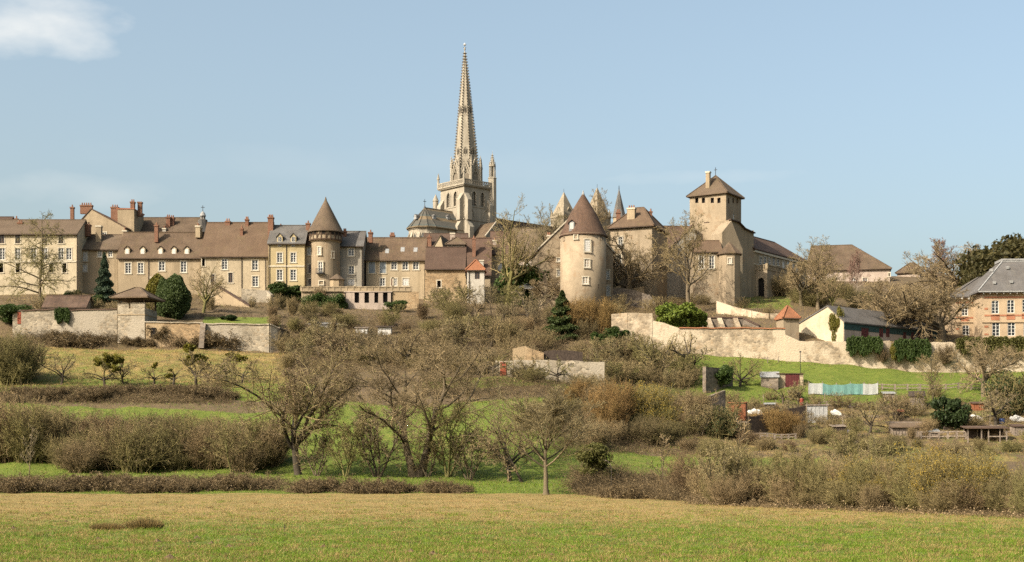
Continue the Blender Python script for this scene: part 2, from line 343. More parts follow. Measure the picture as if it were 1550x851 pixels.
def terr_z(sx, Y):
    sx = np.clip(np.asarray(sx, float), TX[0], TX[-1]); Y = np.asarray(Y, float)
    j = np.clip(np.searchsorted(TX, sx) - 1, 0, len(TX) - 2); i = np.clip(np.searchsorted(TYs, Y) - 1, 0, len(TYs) - 2)
    a = np.clip((sx - TX[j]) / (TX[j + 1] - TX[j]), 0, 1); a = a * a * (3 - 2 * a); b = np.clip((Y - TYs[i]) / (TYs[i + 1] - TYs[i]), 0, 1)
    return (TZ[i, j] * (1 - a) + TZ[i, j + 1] * a) * (1 - b) + (TZ[i + 1, j] * (1 - a) + TZ[i + 1, j + 1] * a) * b
def rough(x, y):
    f = np.clip((y - 125) / 20, 0, 1) * np.clip((330 - y) / 30, 0, 1)
    return f * (0.16 * np.sin(x * 0.9 + 2 * np.sin(y * 0.31)) * np.sin(y * 0.8 + x * 0.13) + 0.22 * np.sin(x * 0.23 + y * 0.17) * np.sin(y * 0.41 - x * 0.05)) + (1 - f) * 0.03 * np.sin(x * 0.7) * np.sin(y * 0.6)
def gz(x, y):
    y = np.asarray(y, float); x = np.asarray(x, float); yy = np.maximum(y, 40.0)
    return terr_z(CX + x * F / yy, y) + rough(x, y)
def G(px, Y): x = xat(px, Y); return Vector((x, Y, float(gz(x, Y))))
def on_ground(px, py, ymin=35, ymax=330):          # where the line of sight through a photo pixel meets the slope
    Ys = np.arange(ymin, ymax, 0.25); xs = (px - CX) * Ys / F
    s = HY - (gz(xs, Ys) - H) * F / Ys
    k = np.argmax(s <= py); return Vector((xs[k], Ys[k], float(gz(xs[k], Ys[k]))))
def build_terrain():
    ys = np.concatenate([np.array([-400, -200, -100, -40, 0, 15]), np.arange(25, 126, 2.5), np.arange(126, 302, 1.2), np.array([306, 312, 320, 340, 370, 400, 430, 460, 520, 600, 900, 1500, 2500, 5000, 9000])])
    sx = np.concatenate([np.array([-4000, -2500, -1500, -900, -600, -400, -250]), np.arange(-120, 1681, 9), np.array([1800, 1950, 2200, 2600, 3300, 4300, 5500])])
    YY, SS = np.meshgrid(ys, sx, indexing='ij'); XX = (SS - CX) / F * np.maximum(YY, 40)
    V = np.stack([XX, YY, gz(XX, YY)], -1).reshape(-1, 3); ny, nx = YY.shape
    i = np.arange(ny * nx).reshape(ny, nx); Q = np.stack([i[:-1, :-1], i[:-1, 1:], i[1:, 1:], i[1:, :-1]], -1).reshape(-1, 4)
    b = NB('meadow and hillside ground')
    at = b.n('ShaderNodeAttribute', attribute_name='zone'); sp = b.n('ShaderNodeSeparateColor'); b.l(at.outputs['Color'], sp.inputs[0])
    v = b.wcoords(); n1 = b.noise(v, 0.18, 7, 0.7); n2 = b.noise(v, 1.1, 6, 0.7); n3 = b.noise(b.wcoords((1, 1, 1)), 6.0, 4, 0.7)
    nn = b.math('ADD', b.math('MULTIPLY', n1, 0.6), b.math('MULTIPLY', n2, 0.4))
    litter = b.mix(n3, (0.10, 0.068, 0.040), (0.20, 0.145, 0.085)); litter = b.mix(b.ramp(nn, 0.45, 0.6), litter, (0.16, 0.12, 0.06))
    green = b.mix(b.ramp(n2, 0.35, 0.65), (0.098, 0.155, 0.018), (0.182, 0.22, 0.034)); green = b.mix(b.ramp(n3, 0.4, 0.7, 0, 0.5), green, (0.17, 0.16, 0.05))
    straw = b.mix(b.ramp(n3, 0.35, 0.65), (0.30, 0.20, 0.07), (0.44, 0.315, 0.125)); straw = b.mix(b.ramp(n1, 0.4, 0.62, 0, 0.6), straw, (0.185, 0.18, 0.05))
    fg = b.ramp(b.math('ADD', sp.outputs[0], b.math('MULTIPLY', b.math('SUBTRACT', nn, 0.5), 1.5)), 0.38, 0.62)
    fs = b.ramp(b.math('ADD', sp.outputs[1], b.math('MULTIPLY', b.math('SUBTRACT', b.noise(v, 0.45, 6, 0.72), 0.5), 1.9)), 0.3, 0.7)
    c = b.mix(fs, b.mix(fg, litter, green), straw)
    b.bump(b.math('ADD', n3, n2), 0.6, 0.12)
    me = np_mesh('terrain', V, Q, [b.done(c, 0.95)], smooth=True)
    zc = np.zeros((ny, nx, 4), np.float32); zc[..., 3] = 1
    def zone(m, g, s):
        zc[..., 0] = np.where(m, g, zc[..., 0]); zc[..., 1] = np.where(m, s, zc[..., 1])
    Yv, Sv = YY, SS
    zone(Yv > -900, 0.25, 0.1)
    zone(Yv < 300, 0.12, 0.12)
    zone(Yv < 128, 1.0, np.clip(0.1 + (Yv - 64) / 18 * 0.8, 0.1, 0.92))
    zone((Yv >= 128) & (Yv < 152), 0.9, 0.15)
    zone((Yv >= 152) & (Yv < 186) & (Sv > 440) & (Sv < 850), 0.9, 0.15)
    zone((Yv >= 152) & (Yv < 166) & (Sv > 850) & (Sv < 1350), 0.9, 0.2)
    zone((Yv >= 152) & (Yv < 180) & (Sv < 480), 0.85, 0.2)
    zone((Yv >= 186) & (Yv < 197) & (Sv < 480), 0.85, 0.15)
    zone((Yv >= 197) & (Yv < 228) & (Sv < 440), 0.55, 0.55)
    zone((Yv >= 196) & (Yv < 204) & (Sv > 640) & (Sv < 1010), 0.75, 0.2)
    zone((Yv >= 205) & (Yv < 231) & (Sv > 930), 0.97, 0.02)
    zone((Yv >= 166) & (Yv < 205) & (Sv > 1000), 0.40, 0.35)
    zone((Yv >= 234) & (Yv < 244) & (Sv > 305) & (Sv < 425), 0.75, 0.15)
    zone((Yv >= 264) & (Yv < 290) & (Sv > 1120) & (Sv < 1200), 0.6, 0.2)
    at = me.color_attributes.new('zone', 'FLOAT_COLOR', 'POINT'); at.data.foreach_set('color', zc.ravel())
    o = bpy.data.objects.new('ground', me); COL.objects.link(o); tag(o, 'grassy meadow rising to the terraced town hillside', 'ground', kind='structure')
build_terrain()
# ---------------------------------------------------------------- buildings
UP = Vector((0, 0, 1))
class Face:                                            # a vertical plane: origin o (ground point), u to the right, n outward
    def __init__(s, o, th): s.o = Vector((o[0], o[1], 0)); s.u = Vector((math.cos(th), math.sin(th), 0)); s.n = Vector((math.sin(th), -math.cos(th), 0))
    def hit(s, px, py):                                # along, height, distance
        d = Vector(((px - CX) / F, 1, 0)); k = s.o.dot(s.n) / d.dot(s.n)
        return (d * k - s.o).dot(s.u), H + (HY - py) / F * k, k
    def at(s, a, z, d=0.0): return s.o + s.u * a + s.n * d + UP * z
def panel(mb, f, W, z0, z1, holes, depth=0.22, m=0):     # a wall sheet with real openings and their reveals
    hs = [(max(0.02, a), min(W - 0.02, b), max(z0 + .02, c), min(z1 - 0.02, d)) for a, b, c, d in holes]
    xs = sorted({0.0, W, *[v for h in hs for v in h[:2]]}); zs = sorted({z0, z1, *[v for h in hs for v in h[2:]]})
    for i in range(len(xs) - 1):
        for j in range(len(zs) - 1):
            xm, zm = (xs[i] + xs[i + 1]) / 2, (zs[j] + zs[j + 1]) / 2
            if any(a < xm < b and c < zm < d for a, b, c, d in hs): continue
            mb.poly([f.at(xs[i], zs[j]), f.at(xs[i + 1], zs[j]), f.at(xs[i + 1], zs[j + 1]), f.at(xs[i], zs[j + 1])], m)
    for a, b, c, d in hs:
        for p, q in (((a, c), (a, d)), ((a, d), (b, d)), ((b, d), (b, c)), ((b, c), (a, c))):
            mb.poly([f.at(*p), f.at(*q), f.at(*q, -depth), f.at(*p, -depth)], m)
FR = {'w': 'frame', 'b': 'framebrown', 'g': 'shutgrey', 's': 'shutwhite', 'r': 'darkred', 'o': 'framebrown', 'a': 'frame', 'x': 'redpaint'}
def window(f, a0, a1, z0, z1, kind, parent, trim='trim', name=None):
    """one window set in the opening a0..a1, z0..z1 of face f; kinds: w white casement, b brown, o open hole, g / s closed shutters, a arched head, r red board"""
    nm = name or {'o': 'opening', 'g': 'shutter', 's': 'shutter', 'r': 'shutter', 'x': 'door'}.get(kind, 'window')
    fm = MB(); g = -0.07; wd = a1 - a0; ht = z1 - z0
    def bx(s0, s1, d0, d1, q0, q1, m=0): fm.box(f.o, f.u, f.n, s0, s1, d0, d1, q0, q1, m)
    if trim:
        t = 0.17
        bx(a0 - t, a0, 0.003, 0.05, z0 - 0.02, z1, 1); bx(a1, a1 + t, 0.003, 0.05, z0 - 0.02, z1, 1)
        bx(a0 - t - .04, a1 + t + .04, 0.003, 0.06, z1, z1 + 0.2, 1); bx(a0 - t - .08, a1 + t + .08, 0.003, 0.12, z0 - 0.2, z0 - 0.02, 1)
    if kind in 'gsrx':
        for q in range(2):
            s0 = a0 + q * wd / 2 + .015; s1 = a0 + (q + 1) * wd / 2 - .015
            bx(s0, s1, g - .05, g, z0 + .02, z1 - .02)
            for k in range(6): zz = z0 + ht * (k + .5) / 6; bx(s0 + .05, s1 - .05, g + .004, g + .025, zz - .03, zz + .03)
    else:
        t = 0.11 if kind != 'o' else 0.06
        bx(a0, a0 + t, g - .07, g, z0, z1); bx(a1 - t, a1, g - .07, g, z0, z1); bx(a0 + t, a1 - t, g - .07, g, z1 - t, z1); bx(a0 + t, a1 - t, g - .07, g, z0, z0 + t)
        if kind != 'o':
            am = (a0 + a1) / 2; bx(am - .055, am + .055, g - .05, g + .01, z0 + t, z1 - t)
            nb = 3 if ht > 1.7 * wd else 2
            for k in range(1, nb + 1):
                zz = z0 + ht * k / (nb + 1); bx(a0 + t, am - .055, g - .05, g - .01, zz - .03, zz + .03); bx(am + .055, a1 - t, g - .05, g - .01, zz - .03, zz + .03)
        if kind == 'a':                                  # spandrels that round the head of the opening
            n = 8; rr = wd / 2; zc = z1 - rr * 0.55
            for s in (0, 1):
                pts = [(a0 if s == 0 else a1, z1)]
                for k in range(n + 1):
                    t_ = math.pi / 2 * k / n; x = rr * (1 - math.cos(t_)); pts.append((a0 + x if s == 0 else a1 - x, zc + rr * 0.55 * math.sin(t_)))
                fr = [f.at(p[0], p[1], -0.02) for p in pts]; fm.poly(fr if s else fr[::-1], 1)
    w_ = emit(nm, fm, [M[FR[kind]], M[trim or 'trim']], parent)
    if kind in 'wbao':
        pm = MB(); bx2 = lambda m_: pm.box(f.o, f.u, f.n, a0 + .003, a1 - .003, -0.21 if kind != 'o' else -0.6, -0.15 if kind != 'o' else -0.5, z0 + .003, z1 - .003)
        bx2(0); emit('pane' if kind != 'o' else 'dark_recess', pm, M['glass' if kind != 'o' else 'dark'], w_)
    return w_
def chimney(parent, x, yt, yb, wpx, Y, kind='brick', pots=2, th=0, dpx=None, lean=False):
    """chimney stack standing at distance Y: centre column x, top row yt, foot row yb"""
    c = P(x, yb, Y); zt = zat(yt, Y); wd = wpx * Y / F; dp = (dpx or min(wpx, 6)) * Y / F; f = Face(c, th); mb = MB(); hp = 0.55 if pots else 0
    mb.box(c, f.u, f.n, -wd / 2, wd / 2, -dp / 2, dp / 2, c.z, zt - hp - .3, 0)
    mb.box(c, f.u, f.n, -wd / 2 - .1, wd / 2 + .1, -dp / 2 - .1, dp / 2 + .1, zt - hp - .3, zt - hp, 1)
    for k in range(pots):
        a = (k - (pots - 1) / 2) * wd / max(pots, 1) * 0.9; mb.frustum(f.at(a, 0), 0.17, zt - hp, 0.13, zt, 8, m=2)
    return emit('chimney', mb, [M[kind], M['trim' if kind != 'brick' else 'brick'], M['pot']], parent)
def gable_roof(mb, f, W, D, ze, zr, ov=0.4, ovs=0.25, th=0.22, m=0, rd=None):   # ridge along u, at distance rd behind the front
    rd = D / 2 if rd is None else rd; k0 = (zr - ze) / rd; k1 = (zr - ze) / (D - rd)
    for (d0, d1, z0, z1) in ((ov, -rd, ze - ov * k0, zr), (-rd, -D - ov, zr, ze - ov * k1)):
        q = lambda a, d, z: f.at(a, z, d)
        mb.hexa([q(-ovs, d0, z0), q(W + ovs, d0, z0), q(W + ovs, d1, z1), q(-ovs, d1, z1)], [q(-ovs, d0, z0 + th), q(W + ovs, d0, z0 + th), q(W + ovs, d1, z1 + th), q(-ovs, d1, z1 + th)], m)
    mb.bar(f.at(-ovs, zr + th, -rd), f.at(W + ovs, zr + th, -rd), 0.35, 0.2, m)
def hip_roof(mb, f, W, D, ze, zr, h0, h1, ov=0.4, th=0.2, m=0, curb=None):           # hips run in by h0 / h1 from the two ends
    q = lambda a, d, z: f.at(a, z, d)
    c = [q(-ov, ov, ze), q(W + ov, ov, ze), q(W + ov, -D - ov, ze), q(-ov, -D - ov, ze)]; t = [p + UP * th for p in c]
    mb.poly(c[::-1], m)
    for i in range(4): mb.poly([c[i], c[(i + 1) % 4], t[(i + 1) % 4], t[i]], m)
    if W - h1 - h0 < 0.05:
        r = q((h0 + W - h1) / 2, -D / 2, zr)
        for i in range(4): mb.poly([t[i], t[(i + 1) % 4], r], m)
        rs = [(t[i], r) for i in range(4)]
    else:
        r0, r1 = q(h0, -D / 2, zr), q(W - h1, -D / 2, zr)
        mb.poly([t[0], t[1], r1, r0], m); mb.poly([t[1], t[2], r1], m); mb.poly([t[2], t[3], r0, r1], m); mb.poly([t[3], t[0], r0], m)
        rs = [(r0, r1), (t[0], r0), (t[1], r1), (t[2], r1), (t[3], r0)]
    for a, b in rs: mb.bar(a, b, 0.3, 0.2, m)
def dormer(f, x, y0, y1, wpx, parent, wall='cream', roof='tile', kind='w', back=2.2, dist=0.45):
    s, z0, k = f.hit(x, y1); z1 = f.hit(x, y0)[1]; wd = wpx * k / F; hh = (z1 - z0); zw = z0 + hh * 0.72
    g = Face(f.at(s - wd / 2, 0, -dist), math.atan2(f.u.y, f.u.x)); mb = MB(); t = 0.1
    mb.box(g.o, g.u, g.n, 0, wd, -back, -0.02, z0 - .4, zw, 0)
    mb.poly([g.at(0, zw, -.02), g.at(wd, zw, -.02), g.at(wd / 2, z1 - .12, -.02)], 0)
    for e in (-1, 1):
        a = g.at(wd / 2, z1, 0.15); b = g.at(wd / 2 + e * (wd / 2 + .2), zw - .1, 0.15); bk = -g.n * (back + .3)
        q = [b, a, a + bk, b + bk]; q = q if e < 0 else q[::-1]; mb.hexa(q, [p + UP * .12 for p in q], 1)
    if kind == 's': mb.box(g.o, g.u, g.n, wd * .16, wd * .84, -.01, .03, z0, zw, 2)
    else:
        mb.box(g.o, g.u, g.n, wd * .2, wd * .8, -.015, .02, z0 + .1, zw, 3)
        mb.box(g.o, g.u, g.n, wd * .2, wd * .27, .021, .06, z0 + .1, zw, 2); mb.box(g.o, g.u, g.n, wd * .73, wd * .8, .021, .06, z0 + .1, zw, 2)
        mb.box(g.o, g.u, g.n, wd * .47, wd * .53, .021, .06, z0 + .1, zw, 2); mb.box(g.o, g.u, g.n, wd * .27, wd * .73, .021, .05, (z0 + zw) / 2, (z0 + zw) / 2 + .08, 2)
    return emit('dormer', mb, [M[wall], M[roof], M['shutwhite'], M['glass']], parent)
def downpipe(mb, f, a, z0, z1, m): mb.box(f.o, f.u, f.n, a - .06, a + .06, .01, .13, z0, z1, m)
def house(name, label, x0, x1, Y, yb, ye, yr, D, th=0.0, wall='tan', roof='tile', kind='gable', wins=(), chim=(), dorm=(), ov=0.4, hips=None,
          trim='trim', group=None, cat='house', gut=True, plinth=None, sidewins=(), rd=None, pipes=(), cornice=None, ovs=0.25):
    th = R(th); base = P(x0, yb, Y); f = Face(base, th); W = f.hit(x1, yb)[0]; ze = zat(ye, Y); z0 = base.z - 4
    root = empty(name, base, label, cat, group)
    holes = []
    for (x, y, w_, h_, k) in wins:
        s, z, kk = f.hit(x, y); wd = w_ * kk / F / max(.3, abs(f.u.x)); ht = h_ * kk / F; holes.append((s - wd / 2, s + wd / 2, z - ht / 2, z + ht / 2, k))
    mb = MB(); panel(mb, f, W, z0, ze, [h[:4] for h in holes])
    fr = Face(f.at(W, 0), th + math.pi / 2); fl = Face(f.at(0, 0, -D), th - math.pi / 2); fb = Face(f.at(W, 0, -D), th + math.pi)
    sh = []
    for (dd, x_, z_, w_, h_, k) in sidewins: sh.append((x_ - w_ / 2, x_ + w_ / 2, z_ - h_ / 2, z_ + h_ / 2, k))
    panel(mb, fr, D, z0, ze, [h[:4] for h in sh]); panel(mb, fl, D, z0, ze, []); panel(mb, fb, W, z0, ze, [])
    rdd = D / 2 if rd is None else rd; zr = zat(yr, f.at(W / 2, 0, -rdd).y)
    if kind == 'gable':
        for g, d in ((fr, rdd), (fl, D - rdd)): mb.poly([g.at(0, ze), g.at(D, ze), g.at(d, zr)], 0)
    if plinth:
        zp = f.hit(x0, plinth[0])[1]; mb.box(f.o, f.u, f.n, -.05, W + .05, .004, .10, z0, zp, 1) if plinth[1] == 'band' else mb.box(f.o, f.u, f.n, 0, W, .004, .12, zp - .15, zp + .15, 1)
    if cornice: mb.box(f.o, f.u, f.n, -.1, W + .1, .004, .22, ze - .45, ze - .05, 1)
    for px in pipes: downpipe(mb, f, f.hit(px, ye)[0], z0, ze, 2)
    emit('wall', mb, [M[wall], M['trim'], M['plankdark']], root)
    for h in holes: window(f, *h, root, trim)
    for h in sh: window(fr, *h, root, trim)
    if roof:
        rm = MB()
        if kind == 'gable': gable_roof(rm, f, W, D, ze, zr, ov, rd=rdd, ovs=ovs)
        elif kind == 'hip': hip_roof(rm, f, W, D, ze, zr, *(hips or (D / 2, D / 2)), ov=ov)
        if gut: rm.box(f.o, f.u, f.n, -.2, W + .2, ov + .002, ov + .13, ze - ov * ((zr - ze) / rdd if kind == 'gable' else 0) - .06, ze - ov * ((zr - ze) / rdd if kind == 'gable' else 0) + .08, 1)
        ro = emit('roof', rm, [M[roof], M['plankdark']], root)
        for c in chim:
            x, yt, yb_, w_, v = c[:5]; Yc = f.at(W / 2, 0, -v).y; chimney(ro, x, yt, yb_ + 6, w_, Yc, *(c[5:]))
        for d_ in dorm: dormer(f, *d_[:4], ro, *d_[4:])
    return root, f, W, ze, zr
def gable_front(name, label, x0, x1, Y, yb, yel, yer, xa, ya, D, th=0, wall='tan', roof='tile', wins=(), cope=None, group=None, cat='house', chim=(), ov=0.15, side_teal=None, trim='trim'):
    """house whose gable end faces the viewer; ridge runs back"""
    th = R(th); base = P(x0, yb, Y); f = Face(base, th); W = f.hit(x1, yb)[0]; root = empty(name, base, label, cat, group); z0 = base.z - 4
    zl, zr_ = f.hit(x0, yel)[1], f.hit(x1, yer)[1]; sa, za, _ = f.hit(xa, ya)
    holes = []
    for (x, y, w_, h_, k) in wins: s, z, kk = f.hit(x, y); holes.append((s - w_ * kk / F / 2, s + w_ * kk / F / 2, z - h_ * kk / F / 2, z + h_ * kk / F / 2, k))
    zt = min(zl, zr_); mb = MB(); panel(mb, f, W, z0, zt, [h[:4] for h in holes if h[3] < zt])
    up = [(0, zt)] + ([(0, zl)] if zl > zt else []) + [(sa, za)] + ([(W, zr_)] if zr_ > zt else []) + [(W, zt)]
    mb.poly([f.at(a, z) for a, z in up][::-1], 0); mb.poly([f.at(a, z, -D) for a, z in up], 0)
    for g, zz in ((Face(f.at(W, 0), th + math.pi / 2), zr_), (Face(f.at(0, 0, -D), th - math.pi / 2), zl)): panel(mb, g, D, z0, zz, [])
    mb.poly([f.at(W, z0, -D), f.at(0, z0, -D), f.at(0, zt, -D), f.at(W, zt, -D)], 0)
    emit('wall', mb, [M[wall], M['trim']], root)
    for h in holes:
        if h[3] < zt: window(f, *h, root, trim)
        else: window(f, *h, root, trim)
    rm = MB()
    for e, (se, zz) in enumerate(((0, zl), (W, zr_))):
        k = (za - zz) / (sa - se); s1 = se + (-0.3 if e == 0 else 0.3); z1 = zz + k * (s1 - se)
        q = [f.at(s1, z1 + .02, ov), f.at(sa, za + .02, ov), f.at(sa, za + .02, -D - .2), f.at(s1, z1 + .02, -D - .2)]; q = q if e == 0 else q[::-1]
        rm.hexa(q, [p + UP * .22 for p in q], 0)
        if cope: rm.bar(f.at(s1, z1 + .3, ov - .2), f.at(sa, za + .3, ov - .2), .5, .25, 1)
    ro = emit('roof', rm, [M[roof], M['trim']], root)
    for c in chim: chimney(ro, *c)
    return root, f, W

# --- the row of town houses on the left
house('town_house', 'long cream house with three window storeys behind the bare larch', -75, 116, 282, 446, 354, 334.5, 11, wall='cream', roof='tile2',
      wins=[(x, 362, 7.5, 13, 'b') for x in (3, 27, 68, 92.5)] + [(x, 384.5, 8, 17.5, 'w') for x in (3.5, 27, 51, 68, 92.5, 104.5)] + [(x, 405.5, 6, 14, 'o') for x in (2, 27, 77.5, 97.5)] + [(x, 384.5, 8, 17.5, 'w') for x in (-22, -48)],
      chim=[(31, 333, 342, 7, 4.0, 'brick', 2), (25, 327, 336, 4, 6.5, 'brick', 1), (133, 336, 352, 7, 6, 'brick', 2, 0, 10)], plinth=(396, 'line'), pipes=(117,))
house('rear_house', 'small grey gabled house just showing above the cream house roof', -60, 8, 305, 420, 343, 330, 9, wall='greyr', roof='tile3')
house('linked_house', 'lower tan house with white shutters beside the cream house', 120, 178, 286, 446, 377, 357, 9, wall='tan', roof='tile2',
      wins=[(129, 388, 7, 14, 's'), (128, 406, 7.5, 10.5, 's'), (151, 384, 6, 10, 'w'), (167, 384, 6, 10, 'w')], chim=[(150, 342, 366, 8, 2.6, 'tan', 0, 0, 8), (189, 345, 361, 6, 3.4, 'tan', 1)])
house('dormer_house', 'tan house with five small white dormers along its tiled roof', 178.5, 304, 284, 446, 389, 353.5, 10, wall='tan', roof='tile',
      wins=[(194, 406, 8.5, 16, 'w'), (213, 406, 8.5, 16, 'w'), (245, 403, 9, 14, 'w'), (278, 404, 8.5, 17, 'w'), (231, 425, 6, 9, 'o'), (263, 428, 6, 9, 'o')],
      chim=[(237, 337, 361, 5.5, 2.8, 'brick', 1), (300, 338, 354, 7, 3.6, 'tan', 1)], dorm=[(x, 372, 388, 7.5, 'cream', 'tile', 's') for x in (191.5, 215, 242, 262.5, 282)], pipes=(225,))
gable_front('gabled_town_house', 'tall tan gabled house with a brick stack crowning its apex', 113, 190, 306, 430, 345, 345, 138, 317, 17, th=-4, wall='tan', roof='tile3',
            wins=[(158, 356, 6, 8, 'w')], chim=[(131, 307, 324, 18, 306.2, 'brick', 5, 0, 5), (109.5, 310, 345, 5, 309, 'brick', 1), (174, 310, 336, 11, 312, 'brick', 3)])
house('parapet_house', 'flat topped brick and render house rising above the dormer roofs', 178, 203, 308, 430, 317, 316, 8, wall='tan', roof='brickred', kind='hip', hips=(1.5, 1.5), ov=.1,
      chim=[(201, 302, 320, 6, 1.5, 'brick', 2), (212, 306, 322, 6, 2.5, 'brick', 0)], gut=False)
house('rear_house', 'brown roofed house behind the dormers with two brick stacks', 206, 300, 312, 430, 357, 331, 12, wall='tan', roof='tile', chim=[(255, 325, 344, 6, 3, 'brick', 2), (261, 326, 344, 6, 3.6, 'brick', 2), (249, 342, 352, 5, 1.5, 'white', 1)])
def belfry():
    c = P(307, 352, 300); root = empty('roof_lantern', c, 'little grey domed roof lantern with a cross above tiled roofs', 'lantern'); z = lambda y: zat(y, 300)
    mb = MB(); mb.frustum(c, 1.3, z(352) - 2, 1.0, z(333), 8, m=1); mb.frustum(c, 0.62, z(328), 0.7, z(327), 12); mb.frustum(c, 0.7, z(327), 0.45, z(322.5), 12); mb.frustum(c, .45, z(322.5), .08, z(320), 12)
    for k in range(6): a = k * math.pi / 3; mb.frustum((c[0] + .48 * math.cos(a), c[1] + .48 * math.sin(a)), .08, z(333), .08, z(328), 5)
    mb.frustum(c, 0.62, z(334), 0.62, z(333) + .05, 12); emit('dome', mb, [M['zinc'], M['slate']], root)
    mb = MB(); mb.bar((c[0], c[1], z(320)), (c[0], c[1], z(311)), .1); mb.bar((c[0] - .4, c[1], z(314)), (c[0] + .4, c[1], z(314)), .1); emit('cross', mb, M['iron'], root)
belfry()
house('plain_house', 'long plain tan house under the broad brown roof left of the yellow house', 304.5, 405, 283, 446, 386.5, 338.5, 13, wall='buff', roof='tile',
      wins=[(340, 400, 8.5, 16, 'w'), (386, 401.5, 9, 15, 'w'), (349, 420.5, 6.5, 15, 'b'), (386.5, 426, 9, 15.5, 'w'), (322, 424, 6, 17, 'b'), (308, 397, 4.5, 12, 'o')],
      chim=[(345, 331, 342, 7, 6.3, 'brick', 2), (374, 328, 344, 5, 6, 'brick', 2), (366, 342, 362, 4, 4, 'brick', 1), (302, 340, 354, 7, 5, 'tan', 1)], pipes=(366, 402))
house('yellow_house', 'narrow yellow house with two pedimented dormers beside the round tower', 406.5, 461, 280, 458, 367.5, 343, 9, wall='yellow', roof='slate', cornice=True,
      wins=[(423.5, 390, 8, 14.5, 'w'), (444, 390, 8, 14.5, 'w'), (423.5, 416.5, 8.5, 16, 'w'), (444, 416.5, 8.5, 16, 'w'), (414, 440, 4, 12, 'o')],
      dorm=[(423.5, 353, 374, 8.5, 'yellow', 'slate', 'w', 3, -.05), (444, 353, 374, 8.5, 'yellow', 'slate', 'w', 3, -.05)],
      chim=[(410, 325, 358, 8, 3.6, 'brick', 3, 0, 8), (425, 339, 347, 4, 6, 'brick', 1)], plinth=(403, 'line'), pipes=(408, 433.5))
house('link_house', 'sliver of tan house squeezed between yellow house and round tower', 461.5, 475, 281.5, 446, 370, 352, 7, wall='buff', roof='tile3', wins=[(468, 380, 5, 12, 'w'), (469, 407, 4, 13, 'b'), (469, 427, 4, 9, 'b')],
      chim=[(466.5, 334, 366, 6, 2, 'brick', 1)])
def round_tower():
    Y = 282.0; c = P(493, 436, Y); root = empty('round_tower', c, 'slim round tower with a half timbered drum and tall cone roof', 'tower'); z = lambda y: zat(y, Y); q = Y / F
    mb = MB(); mb.frustum(c, 22.3 * q, c.z - 4, 21.6 * q, z(367), 40); mb.frustum(c, 22.2 * q, z(368.5), 25 * q, z(365), 40); 
    emit('shaft', mb, M['tower'], root)
    mb = MB(); mb.frustum(c, 24.6 * q, z(365.5), 24.6 * q, z(351), 40)
    n = 22
    for k in range(n):
        a = 2 * math.pi * k / n; d = Vector((math.cos(a), math.sin(a), 0)); a2 = a + math.pi * 2 / n; d2 = Vector((math.cos(a2), math.sin(a2), 0)); r = 24.7 * q
        p0 = Vector((c[0], c[1], 0)) + d * r; p1 = Vector((c[0], c[1], 0)) + d2 * r
        mb.bar(p0 + UP * z(365), p0 + UP * z(351), .2, .16, 1, d)
        if k % 2: mb.bar(p0 + UP * z(364), p1 + UP * z(352), .16, .12, 1, d)
        for zz, h in ((z(365.2), .3), (z(358), .18), (z(352), .3)): mb.bar(p0 + UP * zz, p1 + UP * zz, .16, h, 1)
    drum = emit('timber_drum', mb, [M['tower'], M['oak']], root)
    for k, a in enumerate(np.linspace(-2.7, -0.45, 9)):
        if k in (3, 5): continue
        d = Vector((math.cos(a), math.sin(a), 0)); wm = MB(); p = Vector((c[0], c[1], 0)) + d * (24.75 * q); u = Vector((-d.y, d.x, 0))
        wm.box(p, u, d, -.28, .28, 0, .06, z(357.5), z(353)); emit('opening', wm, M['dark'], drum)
    mb = MB(); mb.frustum(c, 27.4 * q, z(352.5), 0.06, z(301), 44); mb.frustum(c, 27.5 * q, z(353.5), 27.5 * q, z(352.4), 44); mb.frustum(c, .25, z(303), .05, z(298), 6)
    emit('roof', mb, M['tile2'], root)
    for (x, y, w_, h_, kind) in ((486.7, 383, 4.5, 11, 'w'), (488.5, 408.5, 6.5, 18, 'w'), (505.5, 388.5, 3, 9, 'o'), (489.5, 431, 6, 5, 'o')):
        a = (x - 493) / 22.0; dirv = Vector((a, -math.sqrt(1 - a * a), 0)); p = Vector((c[0], c[1], 0)) + dirv * (21.8 * q - .12); f = Face(p, math.atan2(dirv.x, -dirv.y))
        s = w_ * q / 2; f.o = f.o + f.n * 0.30; window(f, -s, s, z(y + h_ / 2), z(y - h_ / 2), kind, root, 'trim')
    a = -.2; mb = MB(); f = Face(Vector((c[0], c[1], 0)) + Vector((-.2, -.98, 0)) * (22.2 * q), -.2)
    mb.box(f.o, f.u, f.n, -.8, .8, 0, .9, z(417.5), z(416.5)); [mb.box(f.o, f.u, f.n, -.8 + k * .2, -.74 + k * .2, .82, .88, z(416.5), z(411)) for k in range(9)]; mb.box(f.o, f.u, f.n, -.8, .8, .8, .9, z(411), z(410.3))
    emit('balcony', mb, M['iron'], root)
round_tower()
def stair_turret():
    Y = 276.0; c = P(510, 434, Y); root = empty('stair_turret', c, 'low turret with a faceted tile cap at foot of round tower', 'turret'); q = Y / F; z = lambda y: zat(y, Y)
    mb = MB(); mb.frustum(c, 11 * q, c.z - 3, 11 * q, z(423), 8, rot=.39); emit('wall', mb, M['tan'], root)
    mb = MB(); mb.frustum(c, 13.5 * q, z(424), .05, z(414.5), 8, rot=.39); emit('roof', mb, M['tile2'], root)
    f = Face(P(513, 434, Y - 11 * q + .08), 0); window(f, -.35, .35, z(431), z(426.5), 'o', root, None)
stair_turret()
